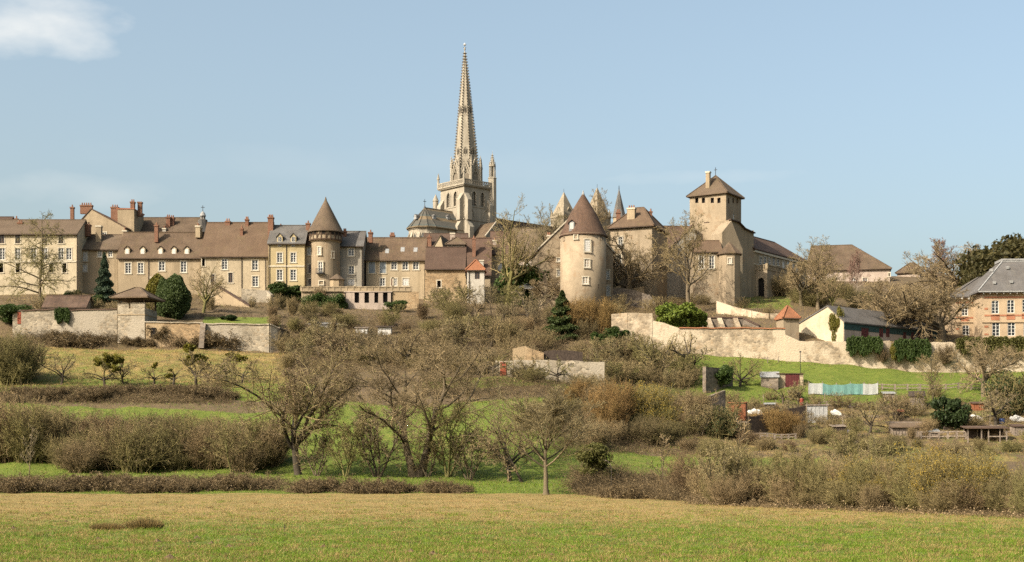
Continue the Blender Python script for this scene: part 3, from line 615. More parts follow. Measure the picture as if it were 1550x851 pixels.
house('shaded_house', 'narrow grey house with slate roof in shadow of the round tower', 512, 549, 283, 446, 372, 352, 9, wall='greyr', roof='slate',
      wins=[(531.5, 381.5, 9, 12, 'w'), (532, 409, 8.5, 12.5, 'w'), (532, 427, 10, 9, 's')], chim=[(522, 346, 358, 5, 3, 'brick', 2), (561, 348, 362, 6, 3.5, 'brick', 1, 0, 9)], pipes=(548,))
r_, f_, W_, ze_, zr_ = house('whitewindow_house', 'tan house with blue grey shutters and white windows above the arcade', 553.5, 642.5, 286, 446, 392.5, 361.5, 10, wall='buff', roof='tile',
      wins=[(563, 405, 9, 17, 'g'), (579.5, 405, 9, 17, 'g'), (596.5, 402, 8.5, 12.5, 'w'), (613.5, 402, 8.5, 13, 'w'), (629.5, 402, 8.5, 12.5, 'w'), (579, 427, 8, 12, 'w'), (593.5, 427, 2.6, 11, 'x'), (598, 427, 6, 11, 'w'), (614, 427, 9, 11, 's')],
      chim=[(594, 352, 364, 7, 5.5, 'brick', 3)], pipes=(554,))
sk = MB()
for x, y in ((586, 382), (609.5, 379.5), (629, 380)):
    v = 5 * (392.5 - y) / (392.5 - 361.5); f2 = Face(f_.at(0, 0, -v), 0); s, z, k = f2.hit(x, y); kk = (zr_ - ze_) / 5
    a, b = f2.at(s - .4, z + .18, .5) - UP * .5 * kk, f2.at(s + .4, z + .18, .5) - UP * .5 * kk; t = Vector((0, 1.0, kk))
    sk.hexa([a, b, b + t, a + t], [p + UP * .12 for p in (a, b, b + t, a + t)])
emit('skylight', sk, M['zinc'], [c for c in r_.children if c.name.startswith('roof')][0])
def barn():
    Y = 280.0; root, f, W, ze, zr = house('stone_barn', 'blocky ochre rubble barn with one small window and battered corner', 643.5, 704, Y, 458, 406, 376, 10, wall='ochre', roof='tile3', wins=[(664.5, 430, 5.5, 10, 'o')], ovs=.1, gut=True)
    mb = MB(); z0 = f.o.z + zat(462, Y); q = lambda a, d, z: f.at(a, z, d)
    mb.hexa([q(W, 0, z0 - 2), q(W + 1.3, 0.5, z0 - 2), q(W + 1.3, -8, z0 - 2), q(W, -8, z0 - 2)], [q(W, 0, zat(418, Y)), q(W + .05, 0, zat(418, Y)), q(W + .05, -8, zat(418, Y)), q(W, -8, zat(418, Y))])
    emit('buttress', mb, M['ochre'], root)
barn()
house('white_cottage', 'tiny whitewashed cottage under a pointed red tile roof', 707, 733, 277, 446, 410, 393, 4.2, wall='white', roof='tilered', kind='hip', hips=(1.72, 1.72), wins=[(722.5, 417, 7.5, 11, 'b')], ov=.3, trim=None, pipes=(710,))
house('brown_roof_house', 'brown roofed house behind the stone barn and cottage', 683, 742, 292, 446, 415, 362, 16, wall='tan', roof='tile3', chim=[(717.5, 357, 383, 5, 4, 'brick', 1), (729, 394, 404, 6, 1, 'white', 0)])
house('brown_roof_house', 'long low brown roof directly below the cathedral choir', 640, 706, 318, 420, 386, 355, 14, wall='tan', roof='tile3', chim=[(650, 355, 378, 6, 3, 'brick', 1), (685, 353, 366, 7, 4, 'pink', 0)])
gable_front('small_gabled_house', 'little stone gable poking up behind the barn roof', 655, 671, 300, 420, 376, 376, 667, 357, 8, th=-10, wall='buff', roof='tile2')
house('small_hipped_house', 'little hipped pavilion roof behind the right end of barn', 677, 703, 296, 420, 371, 359, 5, wall='white', roof='tile2', kind='hip', hips=(1.9, 1.7), wins=[(681, 374, 5, 5, 'w'), (694, 374, 5, 5, 'w')])
house('presbytery', 'tan house behind the big bare tree below the nave', 743, 778, 300, 446, 384, 352, 14, wall='tan', roof='tile3', wins=[(757, 404, 6, 11, 's')], chim=[(749, 360, 380, 6, 3, 'pink', 1)])
house('garden_house', 'pale low house glimpsed behind the leafy evergreen under the nave', 776, 826, 318, 440, 388, 347, 15, wall='pink', roof='tile2', chim=[(830, 352, 370, 6, 3, 'brick', 2)], wins=[(797, 396, 6, 10, 'w')])

# --- terrace and arcade
def terrace():
    Y = 268.0; f = Face(P(456, 441, Y), 0); L = f.hit(622, 441)[0]; zt = zat(434, Y); root = empty('terrace_wall', P(456, 470, Y), 'long stone terrace wall with arched coping under the tower houses', 'terrace')
    z = lambda y: zat(y, Y); xs = lambda px: f.hit(px, 441)[0]; mb = MB()
    mb.box(f.o, f.u, f.n, 0, L, -8, -.15, z(490), z(441.5)); emit('wall', mb, M['tan'], root)
    mb = MB(); mb.box(f.o, f.u, f.n, -.1, L, -.6, .25, z(441.5), z(440.2)); mb.box(f.o, f.u, f.n, -.05, L, -.35, .02, z(440.2), z(435.2)); mb.box(f.o, f.u, f.n, -.1, L, -.5, .15, z(435.2), z(434))
    for k in range(18): mb.box(f.o, f.u, f.n, L * k / 17 - .2, L * k / 17 + .2, -.4, .1, z(440.2), z(433.6))
    emit('parapet', mb, M['trim'] if False else M['tan'], root)
    for k, (a0, a1) in enumerate(((524, 537), (544, 552), (559, 567), (573, 580), (587, 592))):          # piers of the arcade
        mb = MB(); mb.box(f.o, f.u, f.n, xs(a0), xs(a1), -.10, .5, z(459), z(443)); emit('pier', mb, M['pink'], root)
    mb = MB(); mb.box(f.o, f.u, f.n, xs(521), xs(594), -.10, .55, z(469), z(459.003)); mb.box(f.o, f.u, f.n, xs(521), xs(594), -.10, .6, z(443.003), z(441.6)); emit('sill_wall', mb, M['pink'], root)
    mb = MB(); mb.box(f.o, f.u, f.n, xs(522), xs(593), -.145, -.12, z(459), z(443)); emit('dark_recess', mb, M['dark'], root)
    mb = MB(); q = lambda a, d, zz: f.at(a, zz, d)
    mb.hexa([q(xs(512), 2.6, z(474)), q(xs(585), 2.6, z(474)), q(xs(585), .56, z(470)), q(xs(512), .56, z(470))], [q(xs(512), 2.6, z(474) + .12), q(xs(585), 2.6, z(474) + .12), q(xs(585), .56, z(470) + .12), q(xs(512), .56, z(470) + .12)])
    for px in (514, 528, 544, 562, 584): mb.box(f.o, f.u, f.n, xs(px) - .12, xs(px) + .12, 2.2, 2.44, z(492), z(474))
    emit('lean_to', mb, M['plankdark'], root)
    mb = MB(); pts = []
    mb.box(f.o, f.u, f.n, xs(594), L + 1.5, -.14, .1, z(495), z(441.6)); emit('rubble_end', mb, M['ochre'], root)
terrace()

# --- cathedral
def cathedral():
    ang = R(42); A = Vector((math.cos(ang), math.sin(ang), 0)); B = Vector((math.sin(ang), -math.cos(ang), 0)); Yc = 424.0
    O = Vector((xat(702.5, Yc), Yc, 0)); zg = zat(428, Yc); root = empty('cathedral', O + UP * zg, 'gothic stone cathedral with its tall crocketed spire above the town', 'cathedral')
    W = lambda a, b, z: O + A * a + B * b + UP * z
    z = lambda y, a=0.0: zat(y, Yc + 0.669 * a)
    S = 11.4
    def bx(mb, a0, a1, b0, b1, z0, z1, m=0): mb.hexa([W(a0, b0, z0), W(a0, b1, z0), W(a1, b1, z0), W(a1, b0, z0)][::1], [W(a0, b0, z1), W(a0, b1, z1), W(a1, b1, z1), W(a1, b0, z1)], m)
    FL = Face(W(0, -S, 0), math.atan2(B.y, B.x)); FR_ = Face(W(0, 0, 0), ang)          # left face, right face
    assert FL.n.dot(A) < 0 and FR_.n.dot(B) > 0
    zt = z(281)
    FBk = Face(W(S, -S, 0), ang + math.pi); FRt = Face(W(S, 0, 0), math.atan2(-B.y, -B.x))
    mb = MB(); zw0, zw1 = z(309), z(287)
    lanc = {id(FL): [(3.1, 4.75), (6.55, 8.2)], id(FR_): [(3.2, 4.75), (6.6, 8.15)]}
    for f, l in ((FL, lanc[id(FL)]), (FR_, lanc[id(FR_)]), (FBk, []), (FRt, [])): panel(mb, f, S, zg - 3, zt, [(a, b, zw0, zw1) for a, b in l], .7)
    bx(mb, -.15, S + .15, -S - .15, .15, z(311.2), z(310), 0); bx(mb, -.2, S + .2, -S - .2, .2, z(332), z(330.5), 0)
    for f in (FL, FR_):                                                                  # blind gables and low arches under the belfry
        for a in (2.4, 9.0):
            for k in range(10):
                t0, t1 = math.pi * k / 10, math.pi * (k + 1) / 10; zz = z(326); r = 1.5
                mb.bar(f.at(a - r * math.cos(t0), zz + 1.7 * r * math.sin(t0), .08), f.at(a - r * math.cos(t1), zz + 1.7 * r * math.sin(t1), .08), .22, .22, 0)
    tw = emit('tower', mb, [M['lime']], root)
    for f in (FL, FR_):
        for a0, a1 in lanc[id(f)]:
            wm = MB(); am = (a0 + a1) / 2; r = (a1 - a0) / 2; n = 7; zs = zw1 - r * 1.7
            for s in (0, 1):                                                             # pointed head
                pts = [(a0 if s == 0 else a1, zw1)]
                for k in range(n + 1):
                    t = math.pi / 3 * k / n; x = 2 * r * (1 - math.cos(t)); pts.append((a0 + x if s == 0 else a1 - x, zs + 2 * r * math.sin(t)))
                fr = [f.at(p[0], p[1], .0) for p in pts]; wm.poly([p + f.n * -.03 for p in (fr if s else fr[::-1])], 0)
                for k in range(1, n + 1):
                    for off in (.12, .34): wm.bar(f.at(pts[k][0] + (-off if s == 0 else off), pts[k][1] + off * .4, .04), f.at(pts[k + 1][0] + (-off if s == 0 else off) * (1 - (k == n)), pts[k + 1][1] + off * (.4 + .6 * (k == n)), .04), .16, .22, 0)
                for off in (.12, .34): e = a0 - off if s == 0 else a1 + off; wm.box(f.o, f.u, f.n, e - .09, e + .09, .0, .14, zw0, zs, 0)
            wm.box(f.o, f.u, f.n, am - .12, am + .12, -.5, -.25, zw0, zs + .9, 0)
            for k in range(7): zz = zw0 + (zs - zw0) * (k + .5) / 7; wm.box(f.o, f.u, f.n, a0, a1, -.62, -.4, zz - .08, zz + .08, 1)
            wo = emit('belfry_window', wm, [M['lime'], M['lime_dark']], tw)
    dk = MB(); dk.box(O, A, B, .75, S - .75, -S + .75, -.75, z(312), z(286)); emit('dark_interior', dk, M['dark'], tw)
    # buttresses at the near corner and the far ones
    def butt(f, a, w_, st, name='buttress'):
        mb = MB()
        for (d, y0, y1) in st:
            zb, z1_ = (zg - 3 if y0 is None else z(y0)), z(y1)
            q = lambda s, dd, zz: f.at(s, zz, dd)
            mb.hexa([q(a - w_ / 2, d, zb), q(a + w_ / 2, d, zb), q(a + w_ / 2, .003, zb), q(a - w_ / 2, .003, zb)], [q(a - w_ / 2, d, z1_ - d * .9), q(a + w_ / 2, d, z1_ - d * .9), q(a + w_ / 2, .003, z1_ + d * .5), q(a - w_ / 2, .003, z1_ + d * .5)])
        return emit(name, mb, M['lime'], tw)
    butt(FL, S - 1.0, 1.7, [(1.6, 333, 295), (2.5, None, 333)]); butt(FR_, 1.0, 1.7, [(1.6, 333, 295), (2.5, None, 333)])
    butt(FL, 1.0, 1.7, [(1.6, 333, 300), (2.5, None, 333)]); butt(FR_, S - 1.2, 1.5, [(1.2, None, 300)])
    # cornice and pierced parapet
    mb = MB(); e = .55
    bx(mb, -e, S + e, -S - e, e, z(281), z(279.4)); bx(mb, -e - .25, S + e + .25, -S - e - .25, e + .25, z(279.4), z(278.2)); emit('cornice', mb, M['lime'], tw)
    mb = MB(); ring = [(-e, -S - e), (-e, e), (S + e, e), (S + e, -S - e)]
    for i in range(4):
        p, q = ring[i], ring[(i + 1) % 4]; n = 15
        for zz, h in ((z(271.3), .32), (z(277.6), .3)): mb.bar(W(p[0], p[1], zz), W(q[0], q[1], zz), .3, h)
        for k in range(n):
            t0, t1 = k / n, (k + 1) / n; l0 = [p[j] + (q[j] - p[j]) * t0 for j in (0, 1)]; l1 = [p[j] + (q[j] - p[j]) * t1 for j in (0, 1)]
            mb.bar(W(*l0, z(278)), W(*l0, z(271)), .22); mb.bar(W(*l0, z(277.4)), W(*l1, z(271.6)), .12); mb.bar(W(*l1, z(277.4)), W(*l0, z(271.6)), .12)
    emit('parapet', mb, M['lime'], tw)
    mb = MB(); bx(mb, .003, S, -S, -.003, z(279), z(277.8)); emit('platform', mb, M['lime'], tw)
    # spire
    cx, cy = S / 2, -S / 2; C0 = W(cx, cy, 0); sp_z0, sp_z1 = z(277.9), z(66, 5); R0 = 4.15; lean = Vector((-.5, 0, 0)); rot = ang + math.pi / 8
    mb = MB(); cen = lambda t: C0 + lean * t
    mb.frustum(C0, R0 + .25, sp_z0, R0 + .05, z(266), 8, rot)
    rad = lambda zz: R0 * (1 - (zz - z(266)) / (sp_z1 - z(266))) ** 0.97
    nseg = 24
    for k in range(nseg):
        za, zb = z(266) + (sp_z1 - z(266)) * k / nseg, z(266) + (sp_z1 - z(266)) * (k + 1) / nseg; t0, t1 = k / nseg, (k + 1) / nseg
        mb.frustum(cen(t0), rad(za), za, max(.07, rad(zb) if k < nseg - 1 else .07), zb, 8, rot, c1=cen(t1), cap=False)
    def hp(t, kside): zz = z(266) + (sp_z1 - z(266)) * t; a = rot + kside * math.pi / 4; return cen(t) + Vector((math.cos(a), math.sin(a), 0)) * rad(zz) + UP * zz, Vector((math.cos(a), math.sin(a), 0))
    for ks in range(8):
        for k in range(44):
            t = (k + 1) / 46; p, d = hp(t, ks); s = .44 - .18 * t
            mb.bar(p - d * .1, p + d * (s + .16) + UP * s * .55, s * .8, s * .7, 1)  # crockets in darker stone: weathering, with their shadowed edges put into the colour
        for k in range(12): mb.bar(hp(k / 12.5, ks)[0], hp((k + 1) / 12.5, ks)[0], .26 - .01 * k, .26 - .01 * k)
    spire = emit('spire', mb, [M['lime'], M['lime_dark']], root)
    for t, hh in ((.20, 1.9), (.515, 2.1)):                                                  # lights in two tiers
        for ks in range(8):
            a = rot + (ks + .5) * math.pi / 4; d = Vector((math.cos(a), math.sin(a), 0)); u = Vector((-d.y, d.x, 0)); zz = z(266) + (sp_z1 - z(266)) * t; ap = rad(zz) * math.cos(math.pi / 8)
            sm = MB(); p = cen(t) + d * (ap - .12)
            for e_ in (-1, 1): sm.box(p, u, d, e_ * .32 - .18, e_ * .32 + .18, -.05, .17, zz - hh / 2, zz + hh / 2, 1)
            sm.box(p, u, d, -.07, .07, 0, .3, zz - hh / 2 - .2, zz + hh / 2 + .2, 0); sm.box(p, u, d, -.62, .62, 0, .3, zz - hh / 2 - .25, zz - hh / 2, 0)
            for e_ in (-1, 1): sm.bar(p + u * e_ * .6 + d * .2 + UP * (zz + hh / 2), p + d * .2 + UP * (zz + hh / 2 + .9), .14); sm.box(p, u, d, e_ * .57 - .06, e_ * .57 + .06, 0, .26, zz - hh / 2, zz + hh / 2, 0)
            emit('spire_light', sm, [M['lime'], M['dark']], spire)
    for ks in range(8):                                                                  # gablets round the foot, pinnacles between
        a = rot + (ks + .5) * math.pi / 4; d = Vector((math.cos(a), math.sin(a), 0)); u = Vector((-d.y, d.x, 0)); ap = (R0 + .3) * math.cos(math.pi / 8); p = C0 + d * ap; gm = MB(); hw = 1.62
        z0_, z1_, zp_ = z(277.5), z(258), z(236)
        gm.box(p, u, d, -hw, -hw + .4, -.3, .35, z0_, z1_); gm.box(p, u, d, hw - .4, hw, -.3, .35, z0_, z1_)
        for e_ in (-1, 1):
            gm.bar(p + u * e_ * hw + d * .2 + UP * z1_, p + d * .05 + UP * zp_, .34, .42)
            gm.bar(p + u * e_ * (hw - .35) + d * .15 + UP * (z1_ - .4), p + d * .1 + UP * (z1_ + 2.6), .22, .3)
            for k in range(5): t = (k + .6) / 5.6; q = (p + u * e_ * hw * (1 - t) + d * .2 + UP * (z1_ + (zp_ - z1_) * t)); gm.bar(q, q + u * e_ * .35 + UP * .35, .2)
        for k in range(10): t0, t1 = 2 * math.pi * k / 10, 2 * math.pi * (k + 1) / 10; c_ = p + d * .2 + UP * (z1_ + 1.0); gm.bar(c_ + u * .55 * math.cos(t0) + UP * .55 * math.sin(t0), c_ + u * .55 * math.cos(t1) + UP * .55 * math.sin(t1), .16)
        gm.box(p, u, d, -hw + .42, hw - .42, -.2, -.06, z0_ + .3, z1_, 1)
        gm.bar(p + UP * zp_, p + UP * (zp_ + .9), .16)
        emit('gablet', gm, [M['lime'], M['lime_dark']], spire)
        a = rot + ks * math.pi / 4; d = Vector((math.cos(a), math.sin(a), 0)); p = C0 + d * (R0 + .75); pm = MB()
        pm.frustum(p, .42, z(277.5), .36, z(247), 6); pm.frustum(p, .46, z(247), .04, z(229.5), 6)
        for k in range(4): pm.frustum(p, .5 - .1 * k, z(245 - 4 * k), .42 - .1 * k, z(244 - 4 * k), 6)
        emit('pinnacle', pm, M['lime'], spire)
    def fin():
        m_ = MB(); t = cen(1); m_.bar(t + UP * (sp_z1 - .8), t + UP * (z(57.5)), .09, m=0); m_.frustum(t, .1, sp_z1 - .9, .32, sp_z1 - .3, 8, m=1); m_.frustum(t, .32, sp_z1 - .3, .08, sp_z1 + .3, 8, m=1)
        m_.bar(t + Vector((-.5, 0, z(60.5))), t + Vector((.5, 0, z(60.5))), .08); m_.frustum(t, .1, z(58), .48, z(56.2), 10, m=2); m_.frustum(t, .48, z(56.2), .05, z(53), 10, m=2)
        emit('weather_vane', m_, [M['iron'], M['lime'], M['gold']], spire)
    fin()
    for (a, b, y0, y1, r) in ((-.4, .4, 272, 250, .36), (-.5, -S - .5, 272, 254, .4), (S + .3, -S - .3, 272, 252, .4)):
        m_ = MB(); p = W(a, b, 0); m_.frustum(p, r, z(278), r * .85, z(y1 + 10), 6); m_.frustum(p, r * 1.2, z(y1 + 10), .04, z(y1), 6); emit('pinnacle', m_, M['lime'], tw)
    m_ = MB(); p = W(-1.0, -S - 1.2, 0); m_.frustum(p, .95, zg, .85, z(297), 8); m_.frustum(p, 1.0, z(297), .05, z(286), 8); emit('pinnacle', m_, M['lime'], tw)
    # stair turret with its open lantern
    m_ = MB(); p = W(S + .15, -.1, 0); zz = lambda y: z(y, 11)
    m_.frustum(p, 1.45, zg - 3, 1.3, zz(270), 8, rot); m_.frustum(p, 1.45, zz(270), 1.25, zz(268.5), 8, rot); m_.frustum(p, .5, zz(268.5), .5, zz(250), 6)
    for k in range(6): a = rot + k * math.pi / 3; pp = p + Vector((math.cos(a), math.sin(a), 0)) * .88; m_.frustum(pp, .2, zz(268.5), .17, zz(251), 5); m_.frustum(pp, .22, zz(252), .02, zz(244), 5)
    m_.frustum(p, 1.12, zz(252), 1.12, zz(250), 8, rot); m_.frustum(p, .78, zz(250), .06, zz(231.5), 8, rot)
    for k in range(8):
        a = rot + k * math.pi / 4; d = Vector((math.cos(a), math.sin(a), 0))
        for j in range(6): t = (j + .5) / 7; m_.bar(p + d * .78 * (1 - t) + UP * (zz(250) + (zz(231.5) - zz(250)) * t), p + d * (.78 * (1 - t) + .22) + UP * (zz(250) + (zz(231.5) - zz(250)) * t + .15), .14)
    m_.bar(p + UP * zz(232), p + UP * zz(228.5), .09); emit('stair_turret', m_, M['lime'], root)
    # choir and apse
    bc = -S / 2; hw = 4.9; ca = -10.8; ez = z(343, -12); rz = z(310.6, -11); m_ = MB()
    bx(m_, ca, -.05, bc - hw, bc + hw, zg - 3, ez)
    poly = []
    for k in range(7): t = math.pi / 2 + math.pi * k / 6; poly.append((ca + (hw) * math.cos(t), bc + hw * math.sin(t)))
    for k in range(6): p, q = poly[k], poly[k + 1]; m_.poly([W(*p, zg - 3), W(*p, ez), W(*q, ez), W(*q, zg - 3)]); m_.poly([W(ca, bc, ez), W(*q, ez), W(*p, ez)])
    zc = z(347, -12)
    for k in range(6): p, q = poly[k], poly[k + 1]; m_.bar(W(*p, zc + .5), W(*q, zc + .5), .5, .5)
    for k in range(7):
        p = poly[k]; d = (A * (p[0] - ca) + B * (p[1] - bc)).normalized(); u = Vector((-d.y, d.x, 0)); pp = W(*p, 0)
        q = lambda s, dd, zz_: pp + u * s + d * dd + UP * zz_
        m_.hexa([q(-.45, 2.2, zg - 3), q(.45, 2.2, zg - 3), q(.45, -.1, zg - 3), q(-.45, -.1, zg - 3)], [q(-.45, 1.0, zc - 3.2), q(.45, 1.0, zc - 3.2), q(.45, -.1, zc - .6), q(-.45, -.1, zc - .6)])
    ch = emit('choir', m_, [M['lime']], root)
    for k in range(6):
        p, q = poly[k], poly[k + 1]; mid = ((p[0] + q[0]) / 2, (p[1] + q[1]) / 2); d = (A * (mid[0] - ca) + B * (mid[1] - bc)).normalized(); f = Face(W(*mid, 0), math.atan2(d.x, -d.y)); wm = MB()
        zb, zt_ = zc - 6.5, zc - 1.9; pts = [(-.6, zb), (.6, zb), (.6, zt_), (.35, zt_ + .7), (0, zt_ + 1.1), (-.35, zt_ + .7), (-.6, zt_)]
        wm.poly([f.at(a, h_, .03) for a, h_ in pts], 1)
        for i in range(len(pts)): a, b_ = pts[i], pts[(i + 1) % len(pts)]; wm.bar(f.at(*a, .06), f.at(*b_, .06), .28, .2, 0)
        wm.box(f.o, f.u, f.n, -.07, .07, .035, .1, zb, zt_ + .8, 0); emit('choir_window', wm, [M['lime'], M['leaded']], ch)
    rm = MB(); o_ = .55; pr = [(ca + (hw + o_) * math.cos(math.pi / 2 + math.pi * k / 6), bc + (hw + o_) * math.sin(math.pi / 2 + math.pi * k / 6)) for k in range(7)]
    ap = W(ca, bc, rz); te = W(-.06, bc, rz)
    rm.poly([W(pr[6][0], pr[6][1], ez), W(-.06, pr[6][1], ez), te, ap][::1]); rm.poly([ap, te, W(-.06, pr[0][1], ez), W(*pr[0], ez)])
    for k in range(6): rm.poly([W(*pr[k], ez), ap, W(*pr[k + 1], ez)][::-1]); rm.poly([W(*pr[k], ez), W(*pr[k + 1], ez), W(ca, bc, ez - .3)]); rm.bar(W(*pr[k], ez + .1), ap, .25, .25); rm.bar(W(*pr[k], ez), W(*pr[k + 1], ez), .35, .3)
    rm.bar(ap, te, .3, .3); rm.bar(W(*pr[6], ez), W(-.06, pr[6][1], ez), .35, .3); rm.bar(W(*pr[0], ez), W(-.06, pr[0][1], ez), .35, .3)
    rf = emit('choir_roof', rm, M['banded'], root)
    for a, b, t in ((-9.5, 1, .45), (-3.6, 1, .55), (-14.2, 0, .42)):
        v = MB(); bb = bc + hw * (1 - t) if b else bc + .2; pz = ez + (rz - ez) * t; v_ = W(a, bb, pz)
        dd = B if b else (A * (a - ca) + B * .2).normalized(); u = Vector((-dd.y, dd.x, 0))
        v.box(v_, u, dd, -.55, .55, -1.2, .5, pz - .2, pz + .75, 0); v.poly([v_ + u * -.62 + dd * .56 + UP * .75, v_ + u * .62 + dd * .56 + UP * .75, v_ + dd * .56 + UP * 1.35], 0)
        for e_ in (-1, 1): q = [v_ + u * e_ * .7 + dd * .6 + UP * .7, v_ + dd * .6 + UP * 1.4, v_ - dd * 1.5 + UP * 1.4, v_ + u * e_ * .7 - dd * 1.5 + UP * .7]; v.poly(q if e_ < 0 else q[::-1], 1)
        emit('roof_vent', v, [M['zinc'], M['slate']], rf)
    m_ = MB(); m_.bar(ap, ap + UP * 2.6, .14); m_.bar(ap + UP * 1.9 - A * .55, ap + UP * 1.9 + A * .55, .14); m_.frustum(ap, .35, rz - .1, .1, rz + .7, 8); emit('cross', m_, M['iron'], rf)
    # nave, transept, aisle
    nz = z(325.5, 13); hw = 6.2; ne = nz - 8.5; L = 54
    m_ = MB(); bx(m_, S + .05, L, bc - hw, bc + hw, zg - 3, ne)
    bx(m_, S + 3, L, bc + hw + .003, bc + hw + 5, zg - 3, ne - 6); m_.poly([W(S + .1, bc + hw, ne), W(S + .1, bc - hw, ne), W(S + .1, bc, nz)]); nv = emit('nave', m_, M['lime'], root)
    rm = MB(); fN = Face(W(S + .2, bc + hw, 0), ang); gable_roof(rm, fN, L - S, 2 * hw, ne, nz, .4, .0); fA = Face(W(S + 3, bc + hw + 5, 0), ang)
    q = lambda a, d, zz_: fA.at(a, zz_, d); rm.hexa([q(0, .4, ne - 6.2), q(L - S - 3, .4, ne - 6.2), q(L - S - 3, -5, ne - 2.5), q(0, -5, ne - 2.5)], [q(0, .4, ne - 6), q(L - S - 3, .4, ne - 6), q(L - S - 3, -5, ne - 2.3), q(0, -5, ne - 2.3)])
    emit('nave_roof', rm, M['tile3'], root)
    m_ = MB(); bx(m_, 2.2, 11.0, .05, 7.5, zg - 3, zat(362, 424)); fT = Face(W(2.2, 7.5, 0), ang); zp = zat(338, 424)
    m_.poly([fT.at(0, zat(362, 424)), fT.at(8.8, zat(362, 424)), fT.at(4.4, zp)]); emit('transept', m_, M['lime'], root)
    rm = MB(); fT2 = Face(W(2.2, .05, 0), math.atan2(B.y, B.x)); 
    for e_, (a0, a1) in enumerate(((2.0, 6.6), (11.2, 6.6))):
        z0_ = zat(362, 424) - .1; q = [W(a0, .05, z0_), W(a1, .05, zp), W(a1, 7.8, zp), W(a0, 7.8, z0_)]; q = q if e_ else q[::-1]; rm.hexa(q, [p + UP * .25 for p in q])
        rm.bar(W(a0, 7.6, z0_ + .3), W(a1, 7.6, zp + .3), .5, .4, 1)
    emit('transept_roof', rm, [M['tile'], M['lime']], root)
    # west towers
    for a, b, ya in ((54.6, -12.5, 291), (56.9, 1.0, 284)):
        p = W(a, b, 0); Yw = p.y; zz = lambda y: zat(y, Yw); m_ = MB(); r = 3.2 * 1.414; rt = ang + math.pi / 4
        m_.frustum(p, r, zg - 3, r, zz(331), 4, rt); m_.frustum(p, r * 1.06, zz(331), r * 1.06, zz(328.8), 4, rt); m_.frustum(p, r * .98, zz(328.8), .08, zz(ya), 4, rt)
        for k in range(4):
            a_ = rt + k * math.pi / 2; m_.frustum(p + Vector((math.cos(a_), math.sin(a_), 0)) * r * .9, .6, zz(328.8), .05, zz(317), 4, rt)
            d = Vector((math.cos(a_ + math.pi / 4), math.sin(a_ + math.pi / 4), 0)); u = Vector((-d.y, d.x, 0)); f = Face(p + d * 2.1, math.atan2(d.x, -d.y))
            m_.box(f.o, f.u, f.n, -.8, .8, -.6, .4, zz(328.5), zz(321)); m_.poly([f.at(-.95, zz(321), .45), f.at(.95, zz(321), .45), f.at(0, zz(315), .45)])
            for e_ in (-1, 1): q = [f.at(e_ * 1.0, zz(321) - .05, .5), f.at(0, zz(315) + .05, .5), f.at(0, zz(315) + .05, -2), f.at(e_ * 1.0, zz(321) - .05, -2)]; m_.poly(q if e_ < 0 else q[::-1])
            m_.box(f.o, f.u, f.n, -.35, .35, .405, .43, zz(327.5), zz(322), 1)
        m_.bar(p + UP * zz(ya), p + UP * zz(ya - 5), .1, m=2); emit('west_tower', m_, [M['lime_west'], M['dark'], M['iron']], root)
cathedral()

# --- right half: round prison tower, pavilion, church tower
def big_tower():
    Y = 262.0; c = P(882.7, 466, Y); q = Y / F; z = lambda y: zat(y, Y); root = empty('round_tower', c, 'stout round tower with a plum brown cone roof and shuttered window', 'tower')
    n = 48; r = 34.6 * q; mb = MB(); mb.frustum(c, r * 1.015, c.z - 5, r, z(360), n); mb.frustum(c, r, z(360), r * 1.05, z(357.5), n); sh = emit('shaft', mb, M['tower'], root)
    for p in sh.data.polygons: p.use_smooth = len(p.vertices) == 4
    mb = MB(); mb.frustum(c, 36.6 * q, z(358.8), 20.5 * q, z(325), n, cap=False); mb.frustum(c, 20.5 * q, z(325), .08, z(292.5), n, cap=False); mb.frustum(c, 36.6 * q, z(359.8), 36.6 * q, z(358.8), n); mb.frustum(c, .3, z(295), .05, z(288.5), 6, m=1); ro = emit('roof', mb, [M['tilecone'], M['zinc']], root)
    f = Face(P(866.5, 345, Y - 28.5 * q), 0); dormer(f, 865.5, 333, 347, 8, ro, 'zinc', 'tilecone', 's', 2.5, 0)
    for (x, y, w_, h_, k) in ((853, 365, 2.6, 6, 'o'), (870.5, 363.5, 4.5, 6, 'o'), (908.5, 365, 3.5, 6.5, 'o'), (887, 377, 8.5, 18, 's'), (886.5, 403.5, 7.5, 12, 'w'), (884.2, 429, 8, 10, 'w'), (904, 437, 1.2, 6, 'o')):
        a = (x - 882.7) / 34.6; d = Vector((a, -math.sqrt(1 - a * a), 0)); f = Face(Vector((c[0], c[1], 0)) + d * (r + .12), math.atan2(d.x, -d.y)); s = w_ * q / 2 / max(.35, d.y * -1); window(f, -s, s, z(y + h_ / 2), z(y - h_ / 2), k, root, 'trim' if w_ > 4 else None)
big_tower()
gable_front('gabled_stone_house', 'tall ochre house with sloping coped gable hugging the stout tower', 816.5, 928, 266, 470, 377, 382, 873, 322, 12, wall='tower', roof='tile3', cope=True, th=6,
            wins=[(845.5, 393.5, 5, 5, 'w'), (846, 413.5, 5, 10, 'w'), (846.5, 437, 5, 11, 'w'), (920, 416, 5, 14, 'w'), (920.5, 440, 5, 15, 'w')], chim=[(831, 352, 373, 6, 270, 'tan', 2)])
house('square_pavilion', 'square tan pavilion with hipped roof and stone stack behind bare tree', 924, 987, 276, 446, 347, 314.5, 11, th=-22, wall='tower', roof='tile', kind='hip', hips=(3.4, 3.4),
      wins=[(939.5, 367, 6.5, 17, 'w'), (937, 393.5, 7, 14, 'w')], chim=[(956, 311, 343, 12, 2.6, 'tan', 3, R(-22), 8), (936, 317, 340, 6, 6, 'brick', 2), (985, 316, 330, 4, 6, 'brick', 1)], ov=.5)
